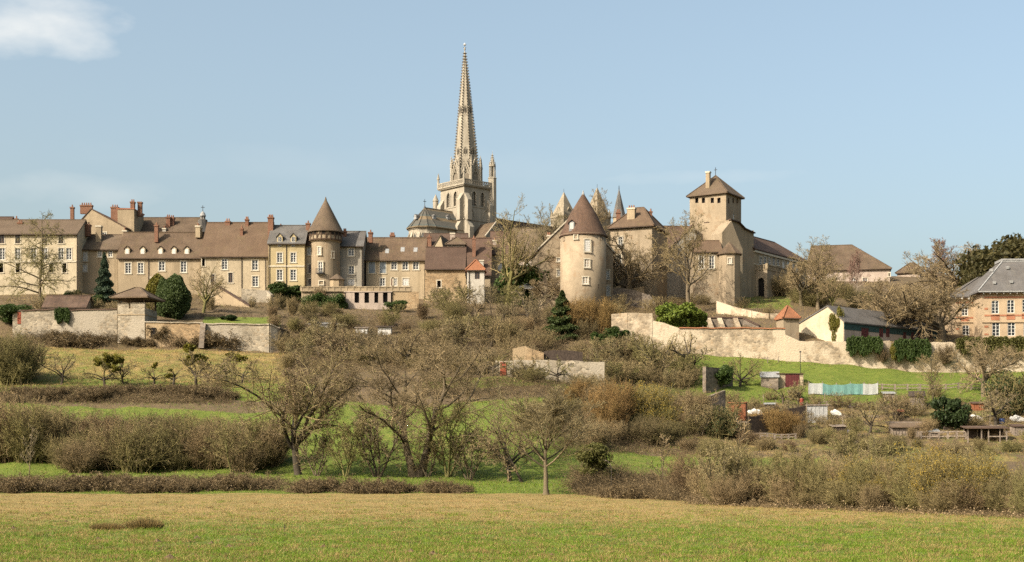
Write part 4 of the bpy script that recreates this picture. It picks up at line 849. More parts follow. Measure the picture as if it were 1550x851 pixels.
house('long_rear_house', 'dark roofed range linking the square pavilion to church tower', 986, 1052, 292, 446, 372, 344, 12, th=4, wall='greyr', roof='tile3', wins=[(1018, 392, 6, 12, 'b'), (1036, 392, 6, 12, 'b')])
def slate_spirelet():
    Y = 345.0; c = P(937, 420, Y); q = Y / F; z = lambda y: zat(y, Y); root = empty('slate_spire', c, 'slim dark slate spire between stone spire and pavilion roof', 'spire')
    mb = MB(); mb.frustum(c, 9.5 * q, c.z - 3, 9.5 * q, z(329), 8, .4); emit('wall', mb, M['tan'], root); mb = MB(); mb.frustum(c, 11 * q, z(330), .06, z(286), 8, .4); emit('roof', mb, M['slate'], root)
    mb = MB(); mb.frustum(c, .12, z(287), .05, z(281), 6); emit('finial', mb, M['iron'], root)
slate_spirelet()
def keep():
    th = R(-33); Y = 287.0; base = P(1044, 440, Y); f = Face(base, th)
    f = Face(base, th - R(0)); root = empty('square_tower', base, 'square stone tower with pyramid roof and openings under its eaves', 'tower')
    W = f.hit(1099, 400)[0]; Dp = 7.6; ze = zat(299, Y); zf = lambda x, y: f.hit(x, y)[1]
    fr = Face(f.at(W, 0), th + math.pi / 2); fl = Face(f.at(0, 0, -Dp), th - math.pi / 2); fb = Face(f.at(W, 0, -Dp), th + math.pi)
    hf = []; 
    for x in (1054.7, 1064.7, 1078.2, 1088.2): s, zz, k = f.hit(x, 303.5); hf.append((s - .37, s + .37, zz - .55, zz + .55, 'o'))
    hr = []
    for x in (1103, 1110, 1116): s, zz, k = fr.hit(x, 304); hr.append((s - .35, s + .35, zz - .55, zz + .55, 'o'))
    s, zz, k = fr.hit(1110.5, 330); hr.append((s - .3, s + .3, zz - .8, zz + .8, 's'))
    mb = MB(); z0 = base.z - 5
    panel(mb, f, W, z0, ze, [h[:4] for h in hf]); panel(mb, fr, Dp, z0, ze, [h[:4] for h in hr]); panel(mb, fl, Dp, z0, ze, []); panel(mb, fb, W, z0, ze, [])
    emit('wall', mb, M['tower'], root)
    for h in hf: window(f, *h, root, None)
    for h in hr: window(fr, *h, root, None)
    rm = MB(); zr = zat(266, f.at(W / 2, 0, -Dp / 2).y); hip_roof(rm, f, W, Dp, ze, zr, W / 2, W / 2, ov=.55); ro = emit('roof', rm, M['tile2'], root)
    chimney(ro, 1072, 260, 292, 6, f.at(W / 2, 0, -1.6).y, 'tan', 0, th, 5)
    c = f.at(W / 2, 0, -Dp / 2); mb = MB(); mb.bar(c + UP * zr, c + UP * (zr + 1.7), .1); mb.bar(c + UP * (zr + 1.2) - f.u * .35, c + UP * (zr + 1.2) + f.u * .35, .1); emit('cross', mb, M['iron'], ro)
    return f, W, th
kf, kW, kth = keep()
def church_range():
    """transept gable, long range receding to the right, porch with balustrade"""
    th = kth + R(90) - R(0); Y = 280.0; base = P(1104, 452, Y); d = Vector((math.sin(kth) * -1, math.cos(kth), 0))
    dd = Vector((math.sin(R(37)), math.cos(R(37)), 0)); thl = math.atan2(dd.y, dd.x); o = P(1141, 452, 288); f = Face(o, thl); L = 25.5; root = empty('church_range', o, 'long shaded church range with tall windows and dark roof running back', 'church')
    assert f.n.x > 0
    ze = zat(378, 288); z0 = o.z - 5; hs = []
    for x in (1151.5, 1158, 1165, 1171.5, 1178): s, zz, k = f.hit(x, 395.5); hs.append((s - .62, s + .62, zz - .9, zz + .9, 'w'))
    for x in (1186, 1193, 1200, 1206): s, zz, k = f.hit(x, 407); hs.append((s - .6, s + .6, zz - 1.6, zz + 1.6, 's'))
    for x in (1184, 1191, 1198): s, zz, k = f.hit(x, 421); hs.append((s - .5, s + .5, zz - .35, zz + .35, 'o'))
    for x in (1186, 1197, 1208): s, zz, k = f.hit(x, 436); hs.append((s - .55, s + .55, zz - 1.3, zz + 1.3, 's'))
    mb = MB(); panel(mb, f, L, z0, ze, [h[:4] for h in hs], .3); fr = Face(f.at(L, 0), thl + math.pi / 2); D = 11; fl = Face(f.at(0, 0, -D), thl - math.pi / 2); panel(mb, fr, D, z0, ze, []); panel(mb, fl, D, z0, ze + 4.0, [])
    mb.box(f.o, f.u, f.n, 0, L, .004, .3, ze - .5, ze - .1, 1); mb.box(f.o, f.u, f.n, 0, L, .004, .15, f.hit(1160, 403.5)[1] - .2, f.hit(1160, 403.5)[1], 1); emit('wall', mb, [M['tan'], M['trim']], root)
    for h in hs: window(f, *h, root, 'trim')
    rm = MB(); zr = zat(352, 294); hip_roof(rm, f, L, D, ze, zr, .05, 5.0, ov=.35); emit('roof', rm, M['tile3'], root)
    # high block under the tower with its swept wall top
    p = P(1100, 452, 281); g = Face(p, kth); mb = MB(); Wg = f.hit(1141, 400)[0]
    b0 = g.at(0.5, 0); e0 = Vector((o.x, o.y, 0)); v = e0 - b0; fk = Face(b0, math.atan2(v.y, v.x)); Lk = v.length
    prof = [(0, zat(335, 282)), (Lk * .35, zat(338, 284)), (Lk * .6, zat(347, 285)), (Lk, zat(354, 288))]
    pts = [(0, z0)] + [(Lk, z0)] + prof[::-1]; front = [fk.at(a, zz) for a, zz in pts]; back = [fk.at(a, zz, -6) for a, zz in pts]
    mb.poly(front); mb.poly(back[::-1])
    for i in range(len(pts)): j = (i + 1) % len(pts); mb.poly([front[j], front[i], back[i], back[j]])
    emit('transept_wall', mb, M['tower'], root)
    mb = MB()
    for i in range(3): mb.bar(fk.at(prof[i][0], prof[i][1] + .12, .1), fk.at(prof[i + 1][0], prof[i + 1][1] + .12, .1), .7, .22); mb.bar(fk.at(prof[i][0], prof[i][1] + .12, -5.5), fk.at(prof[i + 1][0], prof[i + 1][1] + .12, -5.5), 1.0, .22)
    emit('coping', mb, M['tile3'], root)
    # sunlit buttress gable in front of it
    gp = P(1093, 455, 276.5); g2 = Face(gp, R(25)); Wb = g2.hit(1124, 420)[0]; mb = MB(); pf = [(0, gp.z - 5), (Wb, gp.z - 5), (Wb, g2.hit(1123, 378)[1]), (Wb * .45, g2.hit(1104, 334)[1]), (0, g2.hit(1093, 352)[1])]
    fr_ = [g2.at(a, zz) for a, zz in pf]; bk_ = [g2.at(a, zz, -4.0) for a, zz in pf]; mb.poly(fr_); mb.poly(bk_[::-1])
    for i in range(5): j = (i + 1) % 5; mb.poly([fr_[j], fr_[i], bk_[i], bk_[j]])
    emit('buttress_gable', mb, M['tower'], root)
    # porch
    sp = f.hit(1144, 430)[0]; s2 = f.hit(1179, 430)[0]; mb = MB(); pd = 2.6; fp = Face(f.at(sp, 0, pd), thl); fpl = Face(f.at(sp, 0, 0), thl - math.pi / 2); Wp = s2 - sp; zp = fp.hit(1160, 408)[1]
    assert fpl.n.dot(f.u) < 0
    hp_ = [(Wp * .35, Wp * .35 + 1.5, z0 + 5.2, zp - 1.6)]; hl = [(.45, 1.95, z0 + 4.2, zp - 1.6)]
    panel(mb, fp, Wp, z0, zp, hp_, .4); panel(mb, fpl, pd, z0, zp, hl, .4); fpr = Face(fp.at(Wp, 0), thl + math.pi / 2); panel(mb, fpr, pd, z0, zp, []); mb.poly([fp.at(0, zp), fp.at(Wp, zp), fp.at(Wp, zp, -pd), fp.at(0, zp, -pd)])
    po = emit('porch', mb, M['tower'], root)
    for ff, hh in ((fp, hp_), (fpl, hl)):
        for a0, a1, q0, q1 in hh:
            om = MB(); om.box(ff.o, ff.u, ff.n, a0 + .01, a1 - .01, -.6, -.4, q0, q1, 1); r = (a1 - a0) / 2
            for s in (0, 1):
                pts = [(a0 if s == 0 else a1, q1)] + [((a0 + r * (1 - math.cos(t))) if s == 0 else (a1 - r * (1 - math.cos(t))), q1 - r + r * math.sin(t)) for t in np.linspace(0, math.pi / 2, 7)]
                fr = [ff.at(a, zz, -.02) for a, zz in pts]; om.poly(fr if s else fr[::-1], 0)
            emit('archway', om, [M['tower'], M['dark']], po)
    mb = MB()
    for ff, LL in ((fp, Wp), (fpl, pd)):
        mb.box(ff.o, ff.u, ff.n, -.1, LL + .1, -.25, .12, zp + .003, zp + .2); mb.box(ff.o, ff.u, ff.n, -.1, LL + .1, -.25, .1, zp + .95, zp + 1.1)
        n = max(3, int(LL / .35))
        for k in range(n + 1): mb.box(ff.o, ff.u, ff.n, LL * k / n - .08, LL * k / n + .08, -.17, .03, zp + .2, zp + .95)
        for a in (0, LL): mb.box(ff.o, ff.u, ff.n, a - .22, a + .22, -.3, .15, zp + .2, zp + 1.3)
    emit('balustrade', mb, M['tan'], po)
church_range()
def church_turret():
    Y = 273.0; c = P(1104, 456, Y); q = Y / F; z = lambda y: zat(y, Y); root = empty('corner_turret', c, 'faceted tan turret with small tiled cap before the square tower', 'turret')
    mb = MB(); mb.frustum(c, 17 * q, c.z - 6, 17 * q, z(384), 8, R(18)); emit('wall', mb, M['tower'], root); mb = MB(); mb.frustum(c, 20 * q, z(385.5), .06, z(366), 8, R(18)); mb.frustum(c, 20 * q, z(386.5), 20 * q, z(385.5), 8, R(18)); emit('roof', mb, M['tile'], root)
    f = Face(Vector((c[0], c[1], 0)) + Vector((-.12, -.99, 0)) * (17 * q * .94 + .05), R(-8)); window(f, -.3, .3, z(401), z(393.5), 'w', root, 'trim')
church_turret()
house('church_lodge', 'tan lodge with two tall white windows at the church tower foot', 1050, 1092, 274, 456, 381, 366, 7, wall='tower', roof='tile', wins=[(1062, 397, 7.5, 20, 'w'), (1077.5, 397, 7.5, 20, 'w')], ov=.3)
r = gable_front('gabled_annex', 'dark roofed annex behind the mossy bare tree', 1008, 1060, 283, 450, 385, 388, 1050, 340, 8, th=8, wall='greyr', roof='tile3')
house('long_tiled_house', 'long pale house with a broad brown roof behind bare trees', 1222, 1347, 330, 440, 411, 371, 15, th=-12, wall='pink', roof='tile', kind='hip', hips=(1.0, 8.5),
      wins=[(1292, 428, 6.5, 13, 'w'), (1309.5, 427.5, 6.5, 13, 'w'), (1346, 416, 2, 5, 'o'), (1262, 428, 6, 12, 'w'), (1240, 428, 6, 12, 'w')])
house('small_tiled_house', 'little pink house with hipped roof beyond the long brown roof', 1358, 1392, 340, 440, 414.5, 398, 8, th=-28, wall='pink', roof='tile', kind='hip', hips=(2.2, 2.2), wins=())
house('low_tiled_house', 'low tan tiled house at the foot of pinkish birch', 1404, 1438, 345, 445, 424, 415, 8, th=5, wall='tan', roof='tile2')
# low farm building with cream gable
def farm():
    Y = 237.0; th = R(-50); root, f, W = gable_front('farm_building', 'long low farm building with cream gable and slate roof and dark red doors', 1209, 1277, Y, 517, 491, 487, 1253, 464.5, 30, th=-50, wall='cream', roof='slate', trim=None)
    g = Face(f.at(W, 0), th + math.pi / 2); hz = lambda x, y: g.hit(x, y)
    mb = MB(); mb.box(g.o, g.u, g.n, .1, 29.9, .004, .10, hz(1290, 500)[1], hz(1290, 489.5)[1]); emit('eaves_board', mb, M['teal'], root)
    mb = MB(); mb.box(g.o, g.u, g.n, .1, 29.9, .004, .05, hz(1290, 530)[1], hz(1290, 500)[1] - .004); emit('side_render', mb, M['pink'], root)
    for x, y, w_, h_ in ((1308.5, 504, 13, 13), (1333, 504, 7, 12), (1343, 504, 6, 12), (1368.5, 509, 5, 10), (1380.5, 509, 4.5, 10), (1390, 509, 4.5, 10), (1408, 509, 6, 10)):
        s, z, k = g.hit(x, y); hw = w_ * k / F / 2 / abs(g.u.x); hh = h_ * k / F / 2; dm = MB(); g2 = Face(g.at(0, 0, .13), th + math.pi / 2)
        dm.box(g2.o, g2.u, g2.n, s - hw, s + hw, -.07, 0, z - hh, z + hh, 0); dm.box(g2.o, g2.u, g2.n, s - hw - .12, s + hw + .12, -.07, .04, z + hh, z + hh + .14, 1); dm.box(g2.o, g2.u, g2.n, s - .04, s + .04, 0, .03, z - hh, z + hh, 1)
        emit('stable_door', dm, [M['darkred'], M['plankdark']], root)
farm()
rt = house('wall_pavilion', 'square garden pavilion with a red pyramid roof on the wall', 1186, 1209.5, 231, 540, 482.5, 463, 3.0, wall='tower', roof='tilered', kind='hip', hips=(1.27, 1.27), ov=.25, th=12)
# brick school pavilion
def school():
    root = empty('brick_school', P(1444, 517, 248), 'two storey brick school with slate roofs and arched white windows', 'school'); th = R(-3)
    def block(x0, x1, Y, ye, wins, D, bands, xe):
        f = Face(P(x0, 517, Y), th); W = f.hit(x1, 480)[0]; z0 = zat(530, Y); ze = zat(ye, Y); holes = []
        for (x, y, w_, h_, k) in wins: s, zz, kk = f.hit(x, y); holes.append((s - w_ * kk / F / 2, s + w_ * kk / F / 2, zz - h_ * kk / F / 2, zz + h_ * kk / F / 2, k))
        mb = MB(); panel(mb, f, W, z0, ze, [h[:4] for h in holes]); fl = Face(f.at(0, 0, -D), th - math.pi / 2); fr = Face(f.at(W, 0), th + math.pi / 2); panel(mb, fl, D, z0, ze, []); panel(mb, fr, D, z0, ze, [])
        emit('wall', mb, M['brickpale'], root)
        mb = MB(); xs = sorted([h[0] for h in holes] + [h[1] for h in holes])
        for yb0, yb1 in bands:                                              # red courses between the windows
            q0, q1 = zat(yb1, Y), zat(yb0, Y); cuts = [(-.01, 0)] + sorted({(round(h[0] - .3, 3), round(h[1] + .3, 3)) for h in holes if h[2] < q1 and h[3] > q0}) + [(W, W)]
            for i in range(len(cuts) - 1):
                a, b = cuts[i][1] + .35, cuts[i + 1][0] - .35
                if b - a > .4: mb.box(f.o, f.u, f.n, a, b, .004, .05, q0, q1)
        for h in holes:
            if h[2] > zat(485, Y): mb.box(f.o, f.u, f.n, h[0] - .1, h[1] + .1, .004, .05, h[2] - 1.15, h[2] - .25)
        emit('brick_course', mb, M['brickred'], root); [emit('stone_band', (lambda b_: (b_.box(f.o, f.u, f.n, -.1, W, .004, dd_, za_, zb_), b_)[1])(MB()), M['brickpale'], root) for dd_, za_, zb_ in ((.35, ze - .3, ze - .02), (.18, zat(488.5, Y), zat(487, Y)))]
        if True:
            n = int(W / 1.15)
            for k in range(n + 1): bm_ = MB(); a = W * k / n; bm_.box(f.o, f.u, f.n, a - .09, a + .09, .36, .75, ze - .35, ze - .05); emit('eaves_bracket', bm_, M['frame'], root)
        for h in holes: window(f, *h, root, 'frame' if False else None)
        return f, W, ze
    f, W, ze = block(1444, 1486, 252, 451, [(1460.5, 469, 9.5, 18, 'a'), (1482.5, 467, 9.5, 18, 'a'), (1462, 502, 10, 19, 'a'), (1483.5, 500.5, 9.5, 19, 'a')], 12, [(457, 459.5), (470, 473), (480, 482.5), (497, 499.5), (508, 510)], 1444)
    rm = MB(); zr = zat(420.5, 258); hip_roof(rm, f, W + 4, 12, ze, zr, 6.0, 0.1, ov=.8); emit('roof', rm, M['slate'], root)
    f, W, ze = block(1487, 1640, 246, 443, [(1506.5, 465, 11, 20, 'a'), (1530, 464, 11, 20, 'a'), (1553, 463, 11, 20, 'a'), (1577, 463, 11, 20, 'a'), (1507.5, 498.5, 11.5, 21, 'a'), (1531, 498, 11.5, 21, 'a'), (1555, 498, 11.5, 21, 'a'), (1578, 498, 11, 21, 'a')], 14, [(449, 451.5), (466, 469), (476.5, 479), (493, 496), (505, 507.5)], 1487)
    rm = MB(); zr = zat(396, 251); q = lambda a, d, zz: f.at(a, zz, d); o = .9
    c = [q(-o, o, ze), q(W + o, o, ze), q(W + o, -14 - o, ze), q(-o, -14 - o, ze)]; t = [q(5.0, -5.0, zr), q(W - 5, -5.0, zr), q(W - 5, -9, zr), q(5.0, -9, zr)]
    rm.hexa(c, [p + UP * .25 for p in c]); rm.hexa([p + UP * .252 for p in c], t)
    rm.bar(t[0], t[1], .4, .3, 1); [rm.bar(c[i] + UP * .25, t[i], .25, .2, 1) for i in (0, 1)]
    rm.box(f.o, f.u, f.n, 4.8, W - 4.8, -9.2, -4.8, zr + .003, zr + .45, 1); rm.box(f.o, f.u, f.n, -o - .02, W, o + .002, o + .12, ze - .05, ze + .2, 1)
    ro = emit('roof', rm, [M['slatelight'], M['zinc']], root); chimney(ro, 1513.5, 400, 425, 5, 256, 'brick', 1, 0, 5); chimney(ro, 1521, 399, 425, 4, 258, 'brick', 1, 0, 5)
    for x, y in ((1506, 432), (1532, 431), (1508, 412), (1534, 408)):
        s = f.hit(x, y)[0]; tt = (443 - y) / (443 - 396); d = o - tt * (5 + o); zz = ze + .25 + tt * (zr - ze - .25); v = MB(); v.box(f.at(s, 0, d), f.u, f.n, -.22, .22, -.5, .4, zz - .1, zz + .4); emit('roof_vent', v, M['zinc'], ro)
school()
# ---------------------------------------------------------------- vegetation
def unit(v): return v / np.maximum(np.linalg.norm(v, axis=-1, keepdims=True), 1e-9)
def tubes(PT, RD, k):                                   # PT (B,n,3), RD (B,n) -> vertices, quads
    B, n, _ = PT.shape; T = np.zeros_like(PT); T[:, 1:-1] = PT[:, 2:] - PT[:, :-2]; T[:, 0] = PT[:, 1] - PT[:, 0]; T[:, -1] = PT[:, -1] - PT[:, -2]; T = unit(T)
    ref = np.where(np.abs(T[..., 2:3]) > .9, np.array([1., 0, 0]), np.array([0, 0, 1.])); U = unit(np.cross(T, ref)); Wv = np.cross(T, U)
    a = np.arange(k) * 2 * np.pi / k
    V = PT[:, :, None, :] + RD[:, :, None, None] * (np.cos(a)[None, None, :, None] * U[:, :, None, :] + np.sin(a)[None, None, :, None] * Wv[:, :, None, :])
    idx = np.arange(B * n * k).reshape(B, n, k); nx = np.roll(idx, -1, 2)
    Q = np.stack([idx[:, :-1], nx[:, :-1], nx[:, 1:], idx[:, 1:]], -1)
    return V.reshape(-1, 3), Q.reshape(-1, 4)
def grow_lines(r, start, direc, length, n, wander, trop, sag=0.0):
    B = len(start); P_ = np.zeros((B, n, 3)); P_[:, 0] = start; d = unit(direc); st = (length / (n - 1))[:, None]
    for i in range(1, n):
        d = unit(d + wander * r.normal(size=(B, 3)) + np.array([0, 0, trop]) - np.array([0, 0, sag * i / n])); P_[:, i] = P_[:, i - 1] + d * st
    return P_
def children(r, PT, RD, per, t0, t1, ang, ln, n, wander, trop, rr, rmin, sag=0.0, tip=0.35, lenfun=None):
    B, m, _ = PT.shape; L = np.linalg.norm(np.diff(PT, axis=1), axis=-1).sum(1)
    t = (np.arange(per)[None] + r.random((B, per))) / per * (t1 - t0) + t0; x = t * (m - 1); i = np.clip(x.astype(int), 0, m - 2); f = (x - i)[..., None]; bi = np.arange(B)[:, None]
    p = PT[bi, i] * (1 - f) + PT[bi, i + 1] * f; T = unit(PT[bi, i + 1] - PT[bi, i]); rad = RD[bi, i] * (1 - f[..., 0]) + RD[bi, i + 1] * f[..., 0]
    ref = np.where(np.abs(T[..., 2:3]) > .9, np.array([1., 0, 0]), np.array([0, 0, 1.])); U = unit(np.cross(T, ref)); Wv = np.cross(T, U)
    az = (np.arange(per) * 2.39996)[None] + r.random((B, 1)) * 6.28 + r.normal(size=(B, per)) * .5; an = np.radians(ang) * (1 + .3 * r.normal(size=(B, per)))
    D = T * np.cos(an)[..., None] + np.sin(an)[..., None] * (np.cos(az)[..., None] * U + np.sin(az)[..., None] * Wv)
    fl = (1 - .55 * t) if lenfun is None else lenfun(t)
    le = L[:, None] * ln * fl * (.7 + .6 * r.random((B, per))); r0 = np.maximum(rmin, np.minimum(rad * .85, rad * rr + 0 * t))
    PTc = grow_lines(r, p.reshape(-1, 3), D.reshape(-1, 3), le.ravel(), n, wander, trop, sag)
    RDc = np.maximum(rmin * .7, r0.ravel()[:, None] * (1 - (1 - tip) * np.linspace(0, 1, n))[None]); return PTc, RDc
class Geo:
    def __init__(s): s.V = []; s.Q = []; s.M = []; s.n = 0
    def add(s, V, Q, m=0): s.V.append(V); s.Q.append(Q + s.n); s.M.append(np.full(len(Q), m)); s.n += len(V)
    def tubes(s, PT, RD, k, m=0): s.add(*tubes(PT, RD, k), m)
    def leaves(s, C, size, r, m=0, flat=0.0, aspect=.6):   # small four-cornered leaves at C
        n = len(C); a = unit(r.normal(size=(n, 3)) * np.array([1, 1, 1 - flat])); b = unit(np.cross(a, r.normal(size=(n, 3)))); sz = (size * (.6 + .8 * r.random(n)))[:, None]
        V = np.stack([C - a * sz, C + b * sz * aspect, C + a * sz, C - b * sz * aspect], 1).reshape(-1, 3); s.add(V, np.arange(n * 4).reshape(n, 4), m)
    def mesh(s, name, mats, smooth=False): return np_mesh(name, np.concatenate(s.V), np.concatenate(s.Q), mats, np.concatenate(s.M), smooth)
def bare_tree(seed, Ht=12, trunk=.35, r0=.3, limbs=9, limb_len=.75, ang=42, up=.06, wander=.12, n2=8, n3=8, n4=7, lean=(0, 0), start=.75, tw=.017, sag=0, stems=1, spread=.25, leaves=0, leader=True, l4=.5, mats=('bark', 'twig'), a3=48):
    """returns (trunk mesh, crown mesh): trunk and main limbs, then branches and twigs"""
    r = np.random.default_rng(seed); Tk, Cr = Geo(), Geo()
    d0 = np.array([[lean[0], lean[1], 1.0]] * stems)
    if stems > 1: az = np.arange(stems) * 6.28 / stems + r.random() * 6; d0 += np.stack([np.cos(az), np.sin(az), 0 * az], -1) * spread
    st = np.zeros((stems, 3)); 
    if stems > 1: st[:, :2] = d0[:, :2] * r0 * 1.2
    st[:, 2] = -.35
    L0 = np.full(stems, Ht * (.92 if leader else trunk * 1.1)) * (1 - .15 * r.random(stems)); nseg = 9
    T = grow_lines(r, st, d0, L0, nseg, wander * .35, .02); tt = np.linspace(0, 1, nseg); RT = r0 * (1 - .85 * tt if leader else 1 - .35 * tt)[None].repeat(stems, 0); RT[:, 0] *= 1.5
    Tk.tubes(T, RT, 8)
    tb = trunk / .92 if leader else start
    A1, R1 = children(r, T, RT, limbs, tb, 0.97 if leader else 1.0, ang, (limb_len if leader else limb_len * (1 - trunk) / trunk), 7, wander, up, .62, .04, sag, .25, (lambda t: .45 + .75 * (1 - t)) if leader else (lambda t: .8 + 0 * t))
    Tk.tubes(A1, R1, 5)
    A2, R2 = children(r, A1, R1, n2, .22, 1, a3, .48, 6, wander * 1.2, up, .6, .026, sag); Cr.tubes(A2, R2, 4)
    A3, R3 = children(r, A2, R2, n3, .15, 1, 48, .5, 5, wander * 1.3, up, .6, tw * 1.2, sag); Cr.tubes(A3, R3, 3)
    A4, R4 = children(r, A3, R3, n4, .1, 1, 33, l4 * 1.5, 3, wander * .7, up, .6, tw * .72, sag, .6); Cr.tubes(A4, R4, 3)
    if leaves: k = r.integers(0, len(A4), leaves); Cr.leaves(A4[k, -1] + r.normal(size=(leaves, 3)) * .12, .055, r, 1)
    top = max(v[:, 2].max() for v in Cr.V)
    for g in (Tk, Cr): g.V = [v * (Ht / top) for v in g.V]
    return Tk.mesh('trunk', [M[mats[0]]], True), Cr.mesh('crown', [M[m] for m in mats[1:]])
def bush(seed, Ht=4, W_=4, stems=46, n2=9, n3=6, tilt=.55, wander=.16, tw=.016, mats=('twig_brown',), leaves=0, lsize=.07, up=.05, l3=.55, n4=0):
    r = np.random.default_rng(seed); g = Geo(); stems = int(stems * 1.15); n3 += 2; n2 += 1; tw *= .82; az = r.random(stems) * 6.28; rad = np.sqrt(r.random(stems)) * W_ * .28
    st = np.stack([rad * np.cos(az), rad * np.sin(az), np.full(stems, -.2)], -1); tl = r.random(stems) ** .7 * tilt
    d = np.stack([np.cos(az) * tl, np.sin(az) * tl, np.ones(stems)], -1); L = Ht * (.65 + .45 * r.random(stems)); T = grow_lines(r, st, d, L, 7, wander, up * .3); RT = np.maximum(tw, tw * 3.2 * (1 - .7 * np.linspace(0, 1, 7)))[None].repeat(stems, 0); g.tubes(T, RT, 3)
    A, RA = children(r, T, RT, n2, .12, 1, 40, .42, 5, wander, up, .7, tw * 1.1); g.tubes(A, RA, 3)
    B, RB = children(r, A, RA, n3, .1, 1, 45, l3, 3, wander, up, .7, tw); g.tubes(B, RB, 3)
    if leaves: k = r.integers(0, len(B), leaves); g.leaves(B[k, r.integers(0, 3, leaves)] + r.normal(size=(leaves, 3)) * .08, lsize, r, 1)
    return g.mesh('shrub', [M[m] for m in mats])
def leafy(seed, shape, Ht, W_, n, size, mat, lumps=14, inner=True, stem=.6, name='foliage'):
    """dense evergreen mass: leaves spread over a lumpy volume"""
    r = np.random.default_rng(seed); g = Geo(); C = []
    if shape == 'dome':   # rounded upright
        u = unit(r.normal(size=(n, 3))); rr = r.random(n) ** .22; nz = np.zeros(n)
        lv = unit(r.normal(size=(lumps, 3)))
        for q in lv: nz = np.maximum(nz, np.exp(-((u - q) ** 2).sum(1) / .10))
        k = (.82 + .22 * nz) * rr; z = u[:, 2] * k; wz = 1.0 - .28 * np.clip(z, 0, 1)
        C = np.stack([u[:, 0] * k * W_ / 2 * wz, u[:, 1] * k * W_ / 2 * wz, (z * .5 + .48) * Ht], -1)
    elif shape == 'cone':
        t = r.random(n) ** 1.5; az = r.random(n) * 6.28; lay = .80 + .24 * np.sin(t * 34 + 1.3 * np.sin(az * 3)) + .1 * np.sin(az * 7 + t * 20); rr = (1 - t) ** .85 * lay * (.35 + .65 * r.random(n) ** .4) * W_ / 2
        C = np.stack([rr * np.cos(az), rr * np.sin(az), (.04 + t * .96) * Ht - rr * .18], -1)
    elif shape == 'clumps':
        cl = unit(r.normal(size=(lumps, 3))) * (r.random((lumps, 1)) ** .4) * np.array([W_ / 2, W_ / 2, Ht / 2]) * .78 + np.array([0, 0, Ht * .5]); cs = (.5 + .7 * r.random(lumps)) * min(W_, Ht) * .24
        k = r.integers(0, lumps, n); C = cl[k] + unit(r.normal(size=(n, 3))) * (r.random((n, 1)) ** .35) * cs[k][:, None] * np.array([1.1, 1.1, .8])
    elif shape == 'slab':
        C = (r.random((n, 3)) - .5) * np.array([W_, 1.6, Ht]) + np.array([0, 0, Ht / 2]); f = .5 + .5 * np.sin(C[:, 0] * 1.7) * np.sin(C[:, 2] * 2.1 + C[:, 0]); C[:, 1] -= .5 * f; C[:, 2] += .3 * f * (C[:, 2] / Ht); e_ = (np.abs(C[:, 0]) / (W_ / 2)) ** 4; lo = Ht * (.16 + .14 * np.sin(C[:, 0] * 2.3 + 1) + .08 * np.sin(C[:, 0] * 6.1)); C = C[(C[:, 2] > lo + e_ * Ht * .25 * r.random(len(C))) & (C[:, 2] < Ht * (1.06 - .22 * e_ + .05 * np.sin(C[:, 0] * 5)))]
    g.leaves(C, size, r, 0)
    if stem: T = np.array([[[0, 0, -.3], [0, 0, Ht * .3], [0, 0, Ht * stem]]]); g.tubes(T, np.array([[W_ * .03 + .05, W_ * .025 + .04, .04]]), 6, 1)
    return g.mesh(name, [M[mat], M['bark_dark']])
N_TREES = []
def put(name, label, cat, meshes, loc, s=1.0, rz=0.0, group=None, sxy=None, extra=()):
    """place a tree or shrub at loc; meshes (trunk, crown) become its parts, one mesh becomes the thing itself"""
    sc_ = (sxy or s, sxy or s, s)
    if isinstance(meshes, tuple):
        root = empty(name, loc, label, cat, group, rz); root.scale = sc_
        for me, nm in zip(meshes, ('trunk', 'crown') + tuple(extra)): o = bpy.data.objects.new(nm, me); COL.objects.link(o); o.parent = root
    else:
        root = bpy.data.objects.new(name, meshes); COL.objects.link(root); root.location = loc; root.rotation_euler = (0, 0, rz); root.scale = sc_; tag(root, label, cat, group)
    return root
def recolor(me, mats): m2 = me.copy(); m2.materials.clear(); [m2.materials.append(M[m]) for m in mats]; return m2
rnd = random.Random(11)
def px_tree(name, label, mesh, Hm, px, py, ptop, Y=None, group=None, rz=None, w=1.0, cat='tree'):
    loc = G(px, Y) if Y else on_ground(px, py)
    if Y: loc.z = min(loc.z, zat(py, Y)) if py else loc.z
    hm = zat(ptop, loc.y) - loc.z; s = hm / Hm
    return put(name, label, cat, mesh, loc, s, rnd.random() * 6.28 if rz is None else rz, group, s * w)

# prototypes (built once, shared by all copies)
big_ash = bare_tree(3, 14, .26, .33, 9, .78, 46, .035, .13, 11, 9, 7, leaves=14000, mats=('bark_dark', 'twig', 'leaf_dead'), tw=.017, leader=False, start=.5)
big_twin = bare_tree(8, 15, .26, .36, 8, .74, 52, .035, .17, 10, 9, 8, stems=2, spread=.32, l4=.6, mats=('bark', 'twig_tan'), tw=.016)
fan_tree = bare_tree(5, 11, .30, .21, 22, .74, 50, .07, .08, 10, 8, 7, mats=('bark', 'twig'), tw=.015, a3=35)
round_tree = bare_tree(14, 10, .28, .30, 9, .78, 50, .035, .15, 11, 9, 7, mats=('bark', 'twig_tan'), leader=False, start=.55, tw=.016)
tall_tree = bare_tree(21, 16, .24, .32, 15, .60, 46, .08, .13, 8, 7, 6, mats=('bark', 'twig'), tw=.018)
tall_tree_b = bare_tree(22, 16, .28, .34, 10, .66, 30, .06, .15, 9, 7, 5, leader=False, start=.5, mats=('bark_moss', 'twig'), tw=.018)
spread_tree = bare_tree(31, 8, .20, .30, 8, .85, 58, .03, .17, 8, 7, 6, mats=('bark_dark', 'twig_olive'), leader=False, tw=.016)
orchard = bare_tree(41, 5, .28, .14, 7, .75, 50, .05, .2, 6, 6, 5, mats=('bark_dark', 'twig'), leader=False, tw=.014)
